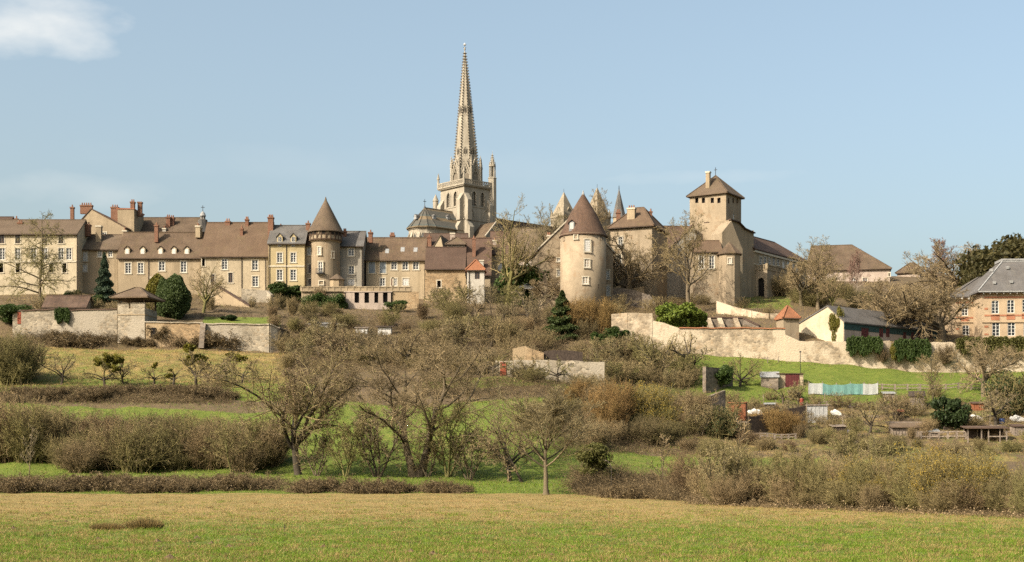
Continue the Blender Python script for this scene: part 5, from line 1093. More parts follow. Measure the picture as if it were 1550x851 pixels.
orchard_b = bare_tree(42, 5, .25, .15, 6, .85, 56, .03, .22, 6, 6, 5, mats=('bark_dark', 'twig_olive'), leader=False, tw=.014)
gnarled = bare_tree(46, 6, .33, .24, 5, .7, 48, .02, .26, 5, 5, 3, mats=('bark_dark', 'twig'), leader=False, tw=.015)
birch = bare_tree(51, 12, .22, .13, 22, .42, 38, .10, .1, 8, 7, 6, mats=('bark_birch', 'twig_red'), tw=.014)
larch = bare_tree(56, 17, .12, .30, 26, .42, 82, -.015, .10, 10, 7, 5, mats=('bark', 'twig_olive'), tw=.016, sag=.05)
small_multi = bare_tree(61, 5, .2, .10, 7, .6, 38, .06, .16, 7, 6, 5, stems=4, spread=.45, mats=('bark', 'twig'), tw=.014)
small_lichen = bare_tree(62, 6, .2, .11, 9, .6, 42, .05, .17, 8, 7, 5, stems=3, spread=.35, mats=('bark_moss', 'twig_olive'), tw=.014)
small_dark = bare_tree(63, 6, .22, .13, 9, .6, 44, .05, .17, 8, 7, 6, lean=(.35, .1), mats=('bark_dark', 'twig'), tw=.014)
slim_sapling = bare_tree(66, 6, .2, .05, 12, .30, 40, .08, .12, 5, 4, 3, mats=('bark', 'twig'), tw=.010)
shrubs = [bush(71, 4, 4.5, 60, 10, 6), bush(72, 4, 4, 50, 10, 7, tilt=.4), bush(73, 4, 5.5, 70, 10, 6, tilt=.85, up=.02), bush(74, 4, 5, 60, 10, 7, tilt=.6, wander=.24, mats=('twig_olive',)),
          bush(75, 4, 4.5, 60, 9, 6, mats=('twig_brown', 'leaf_bramble'), leaves=2500, lsize=.06)]
upright = bush(76, 4, 3, 60, 9, 6, tilt=.25, wander=.08, up=.12, mats=('twig_brown',))
willow_orange = bush(77, 4, 3.5, 70, 9, 6, tilt=.35, wander=.1, up=.1, mats=('twig_orange', 'leaf_orange'), leaves=5000, lsize=.05)
willow_yellow = bush(78, 4, 4, 55, 9, 6, tilt=.5, mats=('twig_olive', 'leaf_yellow'), leaves=5200, lsize=.06)
mound = bush(79, 1.6, 4, 130, 7, 5, tilt=1.6, wander=.3, tw=.013, up=-.03, mats=('twig_bramble', 'leaf_bramble'), leaves=4200, lsize=.065)
spruce = leafy(81, 'cone', 6, 3.0, 11000, .14, 'leaf_spruce', stem=.9)
fir = leafy(82, 'cone', 9, 5.6, 15000, .17, 'leaf_fir', stem=.9)
yew = leafy(83, 'dome', 9, 7, 26000, .16, 'leaf_yew', 18)
thuja = leafy(84, 'dome', 6, 3.4, 9000, .14, 'leaf_thuja', 10)
evergreen = leafy(85, 'clumps', 8, 8, 24000, .19, 'leaf_oak', 34)
laurel = leafy(86, 'clumps', 4.5, 7, 9000, .19, 'leaf_laurel', 26, stem=0)
ivy_mass = leafy(87, 'clumps', 4, 5, 10000, .13, 'leaf_ivy', 24, stem=0)
box_ball = leafy(88, 'dome', 2, 2.6, 4200, .09, 'leaf_box', 8, stem=0)
holly = leafy(92, 'clumps', 2, 1.9, 2600, .10, 'leaf_box', 16, stem=0); olive_bush = bush(93, 2, 2.6, 60, 9, 6, tilt=.6, mats=('twig_olive', 'leaf_box'), leaves=5200, lsize=.06)
hedge_seg = leafy(89, 'slab', 2.6, 5, 9000, .12, 'leaf_ivy', stem=0); hedge_olive = recolor(hedge_seg, ['leaf_olive', 'bark_dark'])
mistle = leafy(90, 'clumps', 1, 1.1, 700, .075, 'leaf_mistle', 7, stem=0, name='mistletoe')
ivy_tree = leafy(91, 'clumps', 4.5, 3.4, 9000, .10, 'leaf_olive', 18)

# -- foreground and middle-ground trees
px_tree('ash_tree', 'big bare ash hung with tan dead seed clusters before the hillside', big_ash, 14, 452, 719, 512, rz=.5, w=1.0)
px_tree('ash_tree', 'tall twin trunked bare tree with mossy limbs in the meadow', big_twin, 15, 631, 722, 482, rz=1.1, w=1.4)
px_tree('young_tree', 'bare young tree with straight pale trunk alone at the field edge', fan_tree, 11, 827, 749, 578, rz=.3, w=1.4)
for i, (x, y, t, me, hm, lab) in enumerate((
    (480, 721, 650, small_multi, 5, 'leaning multi stemmed thorn beside the big ash trunk'), (523, 722, 632, small_lichen, 6, 'lichen covered thorn between the two large ash trees'),
    (571, 722, 612, small_multi, 5, 'small crooked bare tree close left of the twin trunked tree'), (648, 722, 660, small_multi, 5, 'low bare multi stemmed tree at the foot of twin trunked tree'),
    (678, 722, 600, small_lichen, 6, 'dense drooping olive twigged tree right of the twin trunked tree'), (711, 727, 648, small_multi, 5, 'slanting grey thorn two trees left of the lone young tree'),
    (772, 729, 640, orchard, 5, 'short round thorn left behind the lone young tree'), (793, 730, 622, small_dark, 6, 'sloping dark trunked tree just left of the lone young tree'),
    (62, 692, 618, orchard_b, 5, 'spreading dark thorn in the gap at left thicket'), (352, 716, 628, small_lichen, 6, 'olive twigged tree at right end of the left thicket'))):
    px_tree('thorn_tree', lab, me, hm, x, y, t)
px_tree('sapling', 'thin bare sapling standing in the green meadow right of centre', slim_sapling, 6, 1003, 745, 655)
px_tree('sapling', 'thin sapling rising from the brambles at far left', slim_sapling, 6, 44, 722, 640)
px_tree('sapling', 'pale forked sapling above the right hand hedge', slim_sapling, 6, 1118, 760, 628)
px_tree('ivy_stump', 'ivy wrapped stump on top of the bramble mound', ivy_tree, 4.5, 898, 737, 666, w=1.1)
# orchard on the terrace, some trees loaded with mistletoe
om = [(93, 583, 533, orchard, 0, 'bare dark orchard tree standing alone at left of the terrace'), (160, 586, 543, orchard_b, 9, 'orchard tree nearly hidden under one large mistletoe mass'),
      (186, 582, 545, orchard, 0, 'small bare orchard tree just behind the mistletoe mass'), (262, 588, 560, gnarled, 4, 'low leaning orchard tree with mistletoe on both arms'), (232, 583, 549, orchard_b, 2, 'small orchard tree with a mistletoe ball left of the leaning one'),
      (297, 585, 528, orchard, 7, 'upright orchard tree carrying several separate mistletoe balls'), (316, 582, 540, orchard_b, 0, 'thin bare orchard tree touching the mistletoe ball tree'), (343, 578, 538, orchard, 2, 'orchard tree with a little mistletoe near the big ash'),
      (366, 580, 543, orchard_b, 4, 'last orchard tree with mistletoe half hidden by the big ash')]
for x, y, t, me, nb, lab in om:
    root = px_tree('orchard_tree', lab, me, 5, x, y, t)
    for k in range(nb):
        o = bpy.data.objects.new('mistletoe', mistle); COL.objects.link(o); o.parent = root; a = rnd.random() * 6.28; q = rnd.uniform(.4, 1.9) if nb < 9 else rnd.uniform(.1, 1.8)
        o.location = (q * math.cos(a), q * math.sin(a), rnd.uniform(2.6, 4.6) - .35 * q); o.scale = (rnd.uniform(1.3, 2.0) if nb < 9 else rnd.uniform(1.8, 2.6),) * 3
# -- trees on the hillside and round the town
TL = [('larch', 'tall bare larch with level branches before the cream house', larch, 17, 61, 456, 318, 256, 1.0, .8), ('garden_tree', 'bare garden tree with pale trunk beside the dark yew', tall_tree_b, 16, 308, 474, 392, 247, 1.2, 1.2),
      ('park_tree', 'large bare tree standing in front of the cathedral nave', tall_tree_b, 16, 768, 442, 298, 266, .95, .4), ('park_tree', 'slender bare tree behind the roofs right of the nave tree', tall_tree, 16, 826, 420, 308, 300, 1.0, 2),
      ('park_tree', 'bare tree growing against the square pavilion wall', round_tree, 10, 951, 446, 348, 268, 1.0, 1), ('park_tree', 'tall mossy bare tree between pavilion and church tower', tall_tree, 16, 1043, 470, 316, 258, 1.15, 3),
      ('park_tree', 'bare tree right of the church range with brown twigs', tall_tree, 16, 1238, 462, 355, 268, 1.2, 2.4), ('park_tree', 'second bare tree before the long brown roof', tall_tree_b, 16, 1262, 465, 392, 262, .8, 4.2), ('park_tree', 'low bare tree at the right foot of church range', round_tree, 10, 1213, 458, 385, 270, .9, 5),
      ('garden_tree', 'broad round bare tree over the stable roof at left', round_tree, 10, 1348, 508, 416, 240, 1.45, .2), ('garden_tree', 'broad round bare tree over the stable roof beside the school', round_tree, 10, 1424, 508, 420, 240, 1.5, 2.2),
      ('birch_tree', 'pinkish bare birch with white trunk behind the stables', birch, 12, 1418, 452, 360, 300, 1.3, 0), ('birch_tree', 'slim pale birch standing before the long brown roof', birch, 12, 1297, 450, 376, 290, .7, 2), ('birch_tree', 'second slim pale birch close to the long brown roof edge', birch, 12, 1289, 452, 384, 292, .6, 1), ('park_tree', 'bare tree left of the dark evergreen on the skyline', round_tree, 10, 1455, 455, 366, 285, 1.1, 3),
      ('park_tree', 'faint bare tree on the skyline behind the twin stone spires', tall_tree, 16, 905, 400, 283, 360, .8, 2.7), ('park_tree', 'thin bare tree behind the nave tree against the sky', tall_tree_b, 16, 838, 410, 306, 330, .7, 5.2)]
for nm, lab, me, hm, x, y, t, Y, w_, rz in TL: px_tree(nm, lab, me, hm, x, y, t, Y=Y, w=w_, rz=rz)
for nm, lab, me, hm, x, y, t, Y, w_ in (('blue_spruce', 'small blue spruce in front of the linked tan house', spruce, 6, 158, 452, 383, 262, 1.0), ('yew_tree', 'large rounded dark green yew above the garden wall', yew, 9, 264, 488, 408, 240, .85), ('yew_tree', 'smaller dark yew shoulder joined to the rounded one', yew, 9, 252, 486, 416, 241, .8),
    ('thuja_tree', 'golden green thuja peeping behind the dark yew', thuja, 6, 239, 478, 408, 248, 1.2), ('fir_tree', 'dark green fir standing below the stout round tower', fir, 9, 851, 516, 440, 236, 1.5), ('evergreen_oak', 'bright green evergreen between nave tree and ochre gable', ivy_mass, 4, 797, 442, 386, 272, 1.0),
    ('evergreen_tree', 'great bronze green evergreen behind the school roof', evergreen, 8, 1516, 470, 352, 275, .8), ('evergreen_tree', 'taller bronze green evergreen at right edge above school', evergreen, 8, 1552, 470, 346, 272, 1.2), ('evergreen_tree', 'lower evergreen shoulder left of the school roof', evergreen, 8, 1488, 470, 392, 270, .62),
    ('laurel', 'bright yellow green laurel mass on top of the broken wall', laurel, 4.5, 1022, 500, 455, 236, 1.0), ('laurel', 'smaller bright laurel clump at the right end of the laurel mass', laurel, 4.5, 1052, 498, 468, 237, .8),
    ('ivy_bush', 'ivy mass at far left garden edge', ivy_mass, 4, 18, 476, 455, 234, 1.6), ('ivy_bush', 'ivy covering the terrace wall below the yellow house', ivy_mass, 4, 478, 478, 441, 267, 1.0), ('ivy_bush', 'ivy tumbling down the terrace wall beside the arcade', ivy_mass, 4, 504, 482, 441, 267, .9),
    ('ivy_bush', 'ivy heap on the balcony of the yellow house', ivy_mass, 4, 440, 444, 425, 274, 1.7), ('ivy_bush', 'dark ivy mound below the broken wall', ivy_mass, 4, 938, 522, 492, 231, 1.2), ('ivy_bush', 'dark ivy mound left of the broken wall foot', ivy_mass, 4, 908, 524, 500, 232, 1.0), ('ivy_bush', 'ivy bush before the barn roofline in the gully', ivy_mass, 4, 600, 470, 452, 262, 1.4), ('ivy_bush', 'low green hedge clump in front of the cream house', ivy_mass, 4, 110, 452, 437, 262, 1.2), ('ivy_bush', 'green shrub beside the golden tree trunk left', ivy_mass, 4, 145, 470, 444, 254, .9)):
    px_tree(nm, lab, me, hm, x, y, t, Y=Y, w=w_, cat='bush' if 'bush' in nm or 'laurel' in nm else 'tree')
for i, (x, y, t, Y, lab) in enumerate(((350, 489, 476, 240, 'clipped dark box cushion on the lawn above the garden wall'), (338, 489, 478, 241, 'second clipped box cushion beside the larger one'), (1430, 622, 597, 189, 'dark holly bush behind the black roofed shed'), (1449, 622, 600, 188, 'dark holly bush right beside the black roofed shed'), (1530, 614, 566, 196, 'dark round evergreen at the right edge above the gardens'), (1090, 645, 618, 180, 'dark green bush in front of the red corrugated shed'))):
    me = box_ball if i < 2 else (olive_bush if i > 3 else holly); put('box_bush', lab, 'bush', me, G(x, Y), (zat(t, Y) - G(x, Y).z) / 2, rnd.random() * 6, sxy=(zat(t, Y) - G(x, Y).z) / 2 * (1.9 if i < 2 else .8))
for nm, lab, me, hm, x, y, t, w_ in (('gnarled_tree', 'dark gnarled bare tree with two crooked arms below the wall', gnarled, 6, 1046, 570, 500, .8), ('apple_tree', 'wide bare apple tree left of the gnarled one', spread_tree, 8, 997, 572, 498, .9), ('apple_tree', 'round bare apple tree beside the white roofed shed', spread_tree, 8, 1120, 586, 532, .85),
    ('pollard_tree', 'yellowish pollard tree with stout trunk before the school hedge', round_tree, 10, 1489, 600, 508, 1.0), ('garden_tree', 'tall bare tree by the black roofed shed', tall_tree, 16, 1414, 618, 528, 1.0), ('garden_tree', 'small bare tree behind the open timber shelter', orchard, 5, 1507, 645, 585, 1.1), ('garden_tree', 'little bare tree left of the black roofed shed', orchard_b, 5, 1342, 628, 588, 1.0),
    ('garden_tree', 'small bare tree in front of the brick red doors', orchard, 5, 1208, 608, 573, 1.0), ('garden_tree', 'small bare plum between the sheds', orchard_b, 5, 1185, 612, 580, 1.1), ('apple_tree', 'small bare tree in front of the low walled garden', orchard, 5, 820, 572, 540, 1.0), ('apple_tree', 'bare fruit tree at right end of low white wall', spread_tree, 8, 884, 570, 530, .8), ('apple_tree', 'bare fruit tree left of the red garden door', orchard_b, 5, 745, 570, 528, 1.2), ('apple_tree', 'bare fruit tree above the brown bank', orchard, 5, 722, 568, 520, 1.3)):
    px_tree(nm, lab, me, hm, x, y, t, w=w_)
# -- shrubs: repeats nobody could tell apart share a label and a group
def thicket(n, xr, yr, hr, label, group, meshes, w=(.9, 1.3)):
    for k in range(n):
        x = xr[0] + (xr[1] - xr[0]) * (k + rnd.random()) / n; loc = on_ground(x, rnd.uniform(*yr)); me, hm = meshes[k % len(meshes)]; s = rnd.uniform(*hr) * loc.y / F / hm
        put('bare_tree', label, 'tree', me, loc, s, rnd.random() * 6.28, group, s * rnd.uniform(*w))
SM = [(small_multi, 5), (small_lichen, 6), (orchard, 5), (round_tree, 10), (tall_tree, 16)]
thicket(16, (430, 840), (500, 562), (34, 62), 'small grey brown bare tree on the overgrown slope under the houses', 'small trees on the slope', SM)
thicket(9, (650, 830), (462, 495), (34, 62), 'thin bare tree between the barn and the stout tower', 'thin trees under the cottages', SM)
thicket(9, (900, 1060), (548, 590), (30, 52), 'small bare tree in the orchard left of the allotments', 'small trees left of the allotments', SM[:3])
thicket(10, (1050, 1540), (610, 668), (28, 52), 'small bare tree among the allotment plots', 'small trees in the allotments', SM[:3])
thicket(6, (1060, 1540), (756, 772), (82, 112), 'taller bare tree rising out of the right field hedge', 'taller trees of the right hedge', SM[:2], (.8, 1.1))
LOW = []
def scatter(n, xr, yr, hr, meshes, label, group, w=(.8, 1.3), name='shrub', hm=4, low=False):
    for k in range(n):
        x = xr[0] + (xr[1] - xr[0]) * (k + rnd.random()) / n; y = rnd.uniform(*yr) if not callable(yr) else yr(x) + rnd.uniform(-3, 3)
        loc = on_ground(x, y); h_ = rnd.uniform(*hr) * loc.y / F; s = h_ / hm
        if low: LOW.append((loc, s, s * rnd.uniform(*w), rnd.random() * 6.28)); continue
        put(name, label, 'shrub', meshes[k % len(meshes)] if len(meshes) < 6 else rnd.choice(meshes), loc, s, rnd.random() * 6.28, group, s * rnd.uniform(*w))
scatter(26, (95, 420), (694, 716), (42, 74), shrubs, 'tall brown leafless shrub in the left hand thicket', 'shrubs of the left thicket', (.7, 1.1))
scatter(8, (-20, 85), (684, 702), (60, 95), shrubs[:2] + [upright], 'grey brown leafless shrub at left edge of the meadow', 'shrubs at the left edge', (.7, 1.0))
scatter(5, (-25, 30), (572, 584), (50, 78), shrubs[:2], 'tall brown shrub at far left beyond the terrace', 'tall shrubs beyond the terrace')
scatter(34, (1050, 1560), lambda x: 757 + (x - 1050) / 500 * 21, (44, 80), shrubs[:4] + [upright], 'leafless shrub in the hedge along the right field edge', 'shrubs of the right field hedge', (.65, 1.0))
scatter(16, (1060, 1560), lambda x: 760 + (x - 1050) / 500 * 21, (30, 55), [shrubs[4], shrubs[2]], 'low bushy growth at the foot of right field hedge', 'low shrubs under the right hedge', (.8, 1.2))
scatter(5, (1285, 1370), lambda x: 770, (48, 74), [willow_yellow], 'yellow flecked shrub inside the right field hedge', 'yellow flecked shrubs in the hedge', (.6, .9))
scatter(7, (1390, 1500), lambda x: 774, (58, 96), [willow_yellow], 'taller golden shrub standing in the right field hedge', 'golden shrubs in the hedge', (.6, .9))
scatter(7, (790, 900), (604, 650), (18, 32), shrubs, 'brown leafless shrub on the bank behind the lone young tree', 'shrubs on the middle bank', (.9, 1.4))
scatter(15, (890, 1060), (632, 680), (24, 44), shrubs, 'brown leafless shrub below the allotment gardens', 'shrubs below the allotments', (.8, 1.2))
scatter(4, (905, 940), (650, 664), (52, 70), [willow_orange], 'orange twigged willow shrub among brown bushes', 'orange willow shrubs', (.6, .8))
scatter(2, (858, 886), (604, 612), (22, 30), [willow_orange], 'small orange shrub on the brown bank', 'small orange shrubs', (.8, 1.0))
scatter(5, (950, 998), (648, 664), (50, 70), [willow_yellow], 'yellow flecked willow shrub right of the orange one', 'yellow willow shrubs', (.7, .9))
scatter(5, (1150, 1210), (652, 660), (26, 36), [willow_orange], 'golden brown low bush before the grey sheet metal hut', 'golden bushes by the hut', (1.0, 1.3))
scatter(26, (1040, 1560), (662, 692), (12, 26), shrubs + [upright], 'leafless shrub along the lower edge of allotment gardens', 'shrubs edging the allotments', (.9, 1.4))
scatter(40, (1050, 1550), (600, 655), (9, 24), shrubs, 'small bare bush in the allotment gardens', 'small bushes in the allotments', (1.0, 1.6), low=True)
scatter(24, (425, 840), (478, 560), (14, 28), shrubs + [upright], 'bare brown shrub on the overgrown slope below the houses', 'shrubs on the overgrown slope', (.9, 1.4))
scatter(18, (430, 830), (520, 568), (22, 40), [shrubs[4], shrubs[3]], 'low tangled shrub at the bottom of the overgrown slope', 'low shrubs on the slope', (1.0, 1.6), low=True)
scatter(13, (640, 930), (466, 520), (16, 32), shrubs + [upright], 'upright bare shrub on the slope under the round tower', 'upright shrubs under the tower', (.8, 1.2))
scatter(26, (860, 1050), (545, 600), (18, 38), shrubs, 'bare scrub bush beside the terraced orchard right of centre', 'scrub right of centre', (1.0, 1.5), low=True)
scatter(14, (60, 420), (456, 478), (14, 30), shrubs, 'brown garden shrub above the old garden wall', 'garden shrubs above the wall', (.8, 1.3), low=True)
scatter(12, (405, 520), (462, 505), (12, 28), shrubs + [upright], 'bare shrub in front of the yellow house and ivy wall', 'shrubs under the yellow house', (.8, 1.1))
scatter(6, (1180, 1300), (440, 475), (18, 36), shrubs, 'bare shrub under the trees right of the church range', 'shrubs right of the church', (.9, 1.3))
scatter(6, (785, 912), (573, 580), (12, 24), shrubs[:3], 'low brown shrub along the foot of low garden wall', 'shrubs at the low garden wall', (1.0, 1.5))
scatter(4, (868, 920), (500, 512), (38, 52), [willow_orange], 'round orange brown shrub under the stout round tower', 'orange shrubs under the tower', (.8, 1.0))
scatter(8, (1300, 1450), (455, 505), (20, 34), shrubs, 'bare shrub behind the stable roof', 'shrubs behind the stables', (.9, 1.3), low=True)
scatter(8, (930, 1180), (458, 480), (14, 26), shrubs, 'bare shrub on the bank beneath the church', 'shrubs beneath the church', (1, 1.4), low=True)
scatter(12, (1040, 1550), (520, 530), (5, 9), shrubs, 'tiny scrub tuft at the foot of long stone wall', 'scrub tufts at wall foot', (1, 1.6), low=True)
def low_scrub():
    src = bush(95, 4, 4.5, 26, 6, 5, tw=.022, mats=('twig_brown',)); nv = len(src.vertices); V = np.zeros(nv * 3, np.float32); src.vertices.foreach_get('co', V); V = V.reshape(-1, 3); Qn = np.zeros(len(src.loops), np.int32); src.loops.foreach_get('vertex_index', Qn); Qn = Qn.reshape(-1, 4); VV, QQ = [], []
    for i, (l, s, sx, a) in enumerate(LOW):
        c, n_ = math.cos(a), math.sin(a); VV.append(np.stack([(V[:, 0] * c - V[:, 1] * n_) * sx + l.x, (V[:, 0] * n_ + V[:, 1] * c) * sx + l.y, V[:, 2] * s + l.z], -1)); QQ.append(Qn + i * nv)
    o = bpy.data.objects.new('low_scrub', np_mesh('low_scrub', np.concatenate(VV), np.concatenate(QQ), [M['twig_brown']])); COL.objects.link(o); tag(o, 'small bare scrub scattered over gardens and hillside banks', 'scrub', kind='stuff')
low_scrub()
scatter(13, (-5, 425), (737, 745), (14, 32), [mound], 'rounded bramble clump in the purple brown bank at left', 'bramble clumps of the left bank', (.9, 1.5), name='bramble', hm=1.6)
scatter(9, (440, 705), (742, 747), (14, 28), [mound], 'separate tan bramble clump before the big bare trees', 'bramble clumps before the big trees', (.7, 1.2), name='bramble', hm=1.6)
scatter(9, (880, 1025), (738, 756), (16, 34), [mound], 'bramble clump on the mound right of the lone young tree', 'bramble clumps on the mound', (.8, 1.2), name='bramble', hm=1.6)
scatter(14, (0, 345), (594, 608), (10, 20), [mound], 'bramble clump on the bank below the orchard terrace', 'bramble clumps on the orchard bank', (.9, 1.5), name='bramble', hm=1.6)
scatter(10, (60, 420), (512, 526), (10, 24), [mound], 'bramble clump along the foot of old garden wall', 'bramble clumps at wall foot', (.9, 1.4), name='bramble', hm=1.6)
# bramble banks: ground cover, one mass per bank
def bank(label, px0, px1, y0, y1, hpx, n, seed, mats=('twig_bramble', 'leaf_bramble'), leaf=3.0, lsz=.06, edge=None, name='brambles'):
    r = np.random.default_rng(seed); xs = r.uniform(px0, px1, n); ff = r.random(n); lo = np.interp(xs, *edge[0]) if edge else y0; hi = np.interp(xs, *edge[1]) if edge else y1; ys = lo + (hi - lo) * ff; P3 = []
    Ys = np.arange(40, 320, .5)
    for x, y in zip(xs, ys):
        s = HY - (gz((x - CX) * Ys / F, Ys) - H) * F / Ys; k = np.argmax(s <= y); P3.append(((x - CX) * Ys[k] / F, Ys[k] + r.uniform(-.25, .25), 0))
    P3 = np.array(P3); P3[:, 2] = gz(P3[:, 0], P3[:, 1]) - .1; hh = hpx * P3[:, 1] / F * (.35 + .8 * r.random(n)) * (.45 + .5 * np.sin(xs * .085 + 2 * np.sin(xs * .021)) ** 2 + .45 * np.sin(xs * .23 + 1.5 * np.sin(P3[:, 1] * .9 + seed)) ** 2)
    az = r.random(n) * 6.28; d = np.stack([np.cos(az) * .7, np.sin(az) * .7, np.ones(n)], -1); T = grow_lines(r, P3, d, hh * 1.35, 6, .22, 0, .75); g = Geo(); RT = (.014 * (1.2 - np.linspace(0, .6, 6)))[None].repeat(n, 0); g.tubes(T, RT, 3)
    A, RA = children(r, T, RT, 5, .2, 1, 55, .45, 3, .2, 0, .8, .011); g.tubes(A, RA, 3); nl = int(n * leaf); k = r.integers(0, len(A), nl)
    if nl: g.leaves(A[k, r.integers(0, 3, nl)] + r.normal(size=(nl, 3)) * .08, lsz, r, 1)
    o = bpy.data.objects.new(name, g.mesh(name, [M[m] for m in mats])); COL.objects.link(o); tag(o, label, 'brambles', kind='stuff')
bank('purple brown bramble bank along the far edge of field at left', -10, 430, 727, 744, 15, 3400, 101)
bank('patchy tan bramble clumps before the big bare trees', 430, 705, 738, 746, 13, 800, 102, edge=(([430, 480, 520, 560, 620, 660, 705], [733, 738, 743, 739, 742, 732, 742]), ([430, 705], [747, 748])))
bank('brown bramble mound sloping down right of the lone young tree', 872, 1032, 715, 752, 32, 2600, 103, edge=(([872, 900, 940, 985, 1032], [724, 716, 722, 744, 752]), ([872, 1032], [750, 759])), leaf=5)
bank('rough brown scrub on the bank under the orchard terrace', -10, 350, 590, 612, 14, 3200, 104)
bank('dry tan bracken patch on the bank under the orchard', 195, 292, 592, 610, 9, 800, 105, ('twig_bramble', 'leaf_tan'), 6)
bank('scrub strip along the foot of the old garden wall', 25, 430, 510, 526, 15, 3000, 106)
bank('plum brown scrub band in the middle of the hillside', 640, 1050, 574, 604, 15, 3600, 107)
bank('brown scrub covering the slope under the allotments', 830, 1060, 608, 690, 18, 3200, 108)
bank('tangle of scrub on the steep slope below the houses', 420, 850, 480, 566, 20, 5200, 109)
bank('tangle of scrub on the slope under the towers', 780, 1000, 470, 560, 18, 2600, 110)
bank('dry grass and bramble at the foot of the right field hedge', 1040, 1560, 760, 784, 15, 3600, 111, ('twig_bramble', 'leaf_tan'), 3.5, .05, edge=(([1040, 1560], [754, 772]), ([1040, 1560], [764, 786])))
bank('scrub between the allotment plots', 1050, 1560, 598, 690, 8, 4200, 112, ('twig_bramble', 'leaf_bramble'), 2)
bank('dry scrub below the limewashed wall', 930, 1450, 528, 556, 4, 1200, 114, ('twig_bramble', 'leaf_tan'), 3)
bank('brown scrub bank above the meadow in the left distance', 60, 440, 636, 664, 10, 1800, 115, edge=(([60, 250, 440], [640, 634, 640]), ([60, 440], [662, 662])))
bank('garden undergrowth behind the old garden wall', -10, 440, 452, 484, 7, 1800, 116)
bank('undergrowth on the bank beneath the church tower', 930, 1190, 455, 486, 7, 1500, 117)
# grass: near field, then tufts over the slopes
def grass(label, n, ysamp, xr, h0, wd, mats, seed, lean=.5, mask=None):
    r = np.random.default_rng(seed); Y = ysamp(r, n); px = r.uniform(*xr, n); X = (px - CX) * Y / F
    if mask is not None: k = mask(px, Y, X, r); X, Y = X[k], Y[k]
    n = len(X); Z = gz(X, Y) - .01; h_ = h0 * (.5 + r.random(n)); az = r.random(n) * 6.28; d = np.stack([np.cos(az), np.sin(az), 0 * az], -1) * (lean * r.random(n) * h_)[:, None]; a2 = r.random(n) * 3.14; u = np.stack([np.cos(a2), np.sin(a2), 0 * a2], -1) * (wd * (.6 + .8 * r.random(n)))[:, None]
    B = np.stack([X, Y, Z], -1); top = B + d; top[:, 2] += h_; V = np.stack([B - u, B + u, top], 1).reshape(-1, 3); mi = r.choice(len(mats), n, p=[.92, .08] if len(mats) == 2 else None)
    o = bpy.data.objects.new('grass', np_mesh('grass', V, np.arange(n * 3).reshape(n, 3), [M[m] for m in mats], mi)); COL.objects.link(o); tag(o, label, 'grass', kind='stuff')
def fieldY(r, n): u = r.random(n); return 40 / (1 - u * (1 - 40 / 126.))
def clump(px, Y, X): return np.sin(X * 1.9 + 1.3 * np.sin(Y * .9)) * np.sin(Y * 1.3 + X * .4) + .7 * np.sin(X * .35 + Y * .22) * np.sin(Y * .19)
grass('short green grass of the near field', 240000, fieldY, (-60, 1610), .085, .014, ['grass', 'grass_dry'], 201, .9, lambda px, Y, X, r: (r.random(len(Y)) < np.clip(1.05 - (Y - 58) / 36, .06, 1)) & (clump(px, Y, X) + r.normal(size=len(Y)) * .7 > -.5))
grass('straw coloured dry grass across the field', 170000, fieldY, (-60, 1610), .11, .013, ['grass_dry', 'grass'], 202, 1.0, lambda px, Y, X, r: (r.random(len(Y)) < np.clip((Y - 54) / 30, .10, 1)) & (clump(px, Y, X) + r.normal(size=len(Y)) * .8 < (.5 + (Y - 60) / 60)))
def tufts(label, ncl, per, yr, xr, h0, mats, seed, sig=.1, wt=None):
    r = np.random.default_rng(seed); cy = fieldY(r, ncl) if yr is None else r.uniform(*yr, ncl); cx = (r.uniform(*xr, ncl) - CX) * cy / F; sz = .5 + r.random(ncl) ** 2 * 1.2
    if wt is not None: k = r.random(ncl) < wt(cy); cy, cx, sz = cy[k], cx[k], sz[k]
    ncl = len(cy); n = ncl * per; X = np.repeat(cx, per) + r.normal(size=n) * sig * np.repeat(sz, per) * 1.6; Y = np.repeat(cy, per) + r.normal(size=n) * sig * np.repeat(sz, per); h_ = h0 * np.repeat(sz, per) * (.5 + .7 * r.random(n)); B = np.stack([X, Y, gz(X, Y) - .01], -1)
    d = np.stack([(X - np.repeat(cx, per)) * .6, (Y - np.repeat(cy, per)) * .6, 0 * X], -1) + r.normal(size=(n, 3)) * .03; T = B + d; T[:, 2] = B[:, 2] + h_; a2 = r.random(n) * 3.14; u = np.stack([np.cos(a2), np.sin(a2), 0 * a2], -1) * .011
    V = np.stack([B - u, B + u, T], 1).reshape(-1, 3); mi = np.repeat(r.integers(0, len(mats), ncl), per)
    o = bpy.data.objects.new('grass_tufts', np_mesh('grass_tufts', V, np.arange(n * 3).reshape(n, 3), [M[m] for m in mats], mi)); COL.objects.link(o); tag(o, label, 'grass', kind='stuff')
tufts('taller green tufts dotted over the near field', 6000, 34, None, (-40, 1590), .12, ['grass', 'grass', 'grass_dry'], 211, .10, lambda y: np.clip(1.4 - (y - 45) / 50, .1, 1))
tufts('pale withered tufts dotted over the field', 1700, 30, None, (-40, 1590), .15, ['grass_dry'], 212, .09)
tufts('small dark weed tufts in the near field', 500, 40, None, (-40, 1590), .10, ['grass_dark'], 213, .10)
grass('green grass tufts on the meadows beyond the brambles', 60000, lambda r, n: r.uniform(128, 186, n), (-40, 1100), .16, .03, ['grass', 'grass_dry'], 203, .8)
grass('pale grass tufts on the terrace meadow at left', 30000, lambda r, n: r.uniform(186, 229, n), (0, 450), .16, .03, ['grass_dry', 'grass'], 204, .8)
grass('bright grass tufts on the meadow under the limewashed wall', 24000, lambda r, n: r.uniform(203, 230, n), (940, 1600), .12, .03, ['grass', 'grass_dry'], 205, .8)
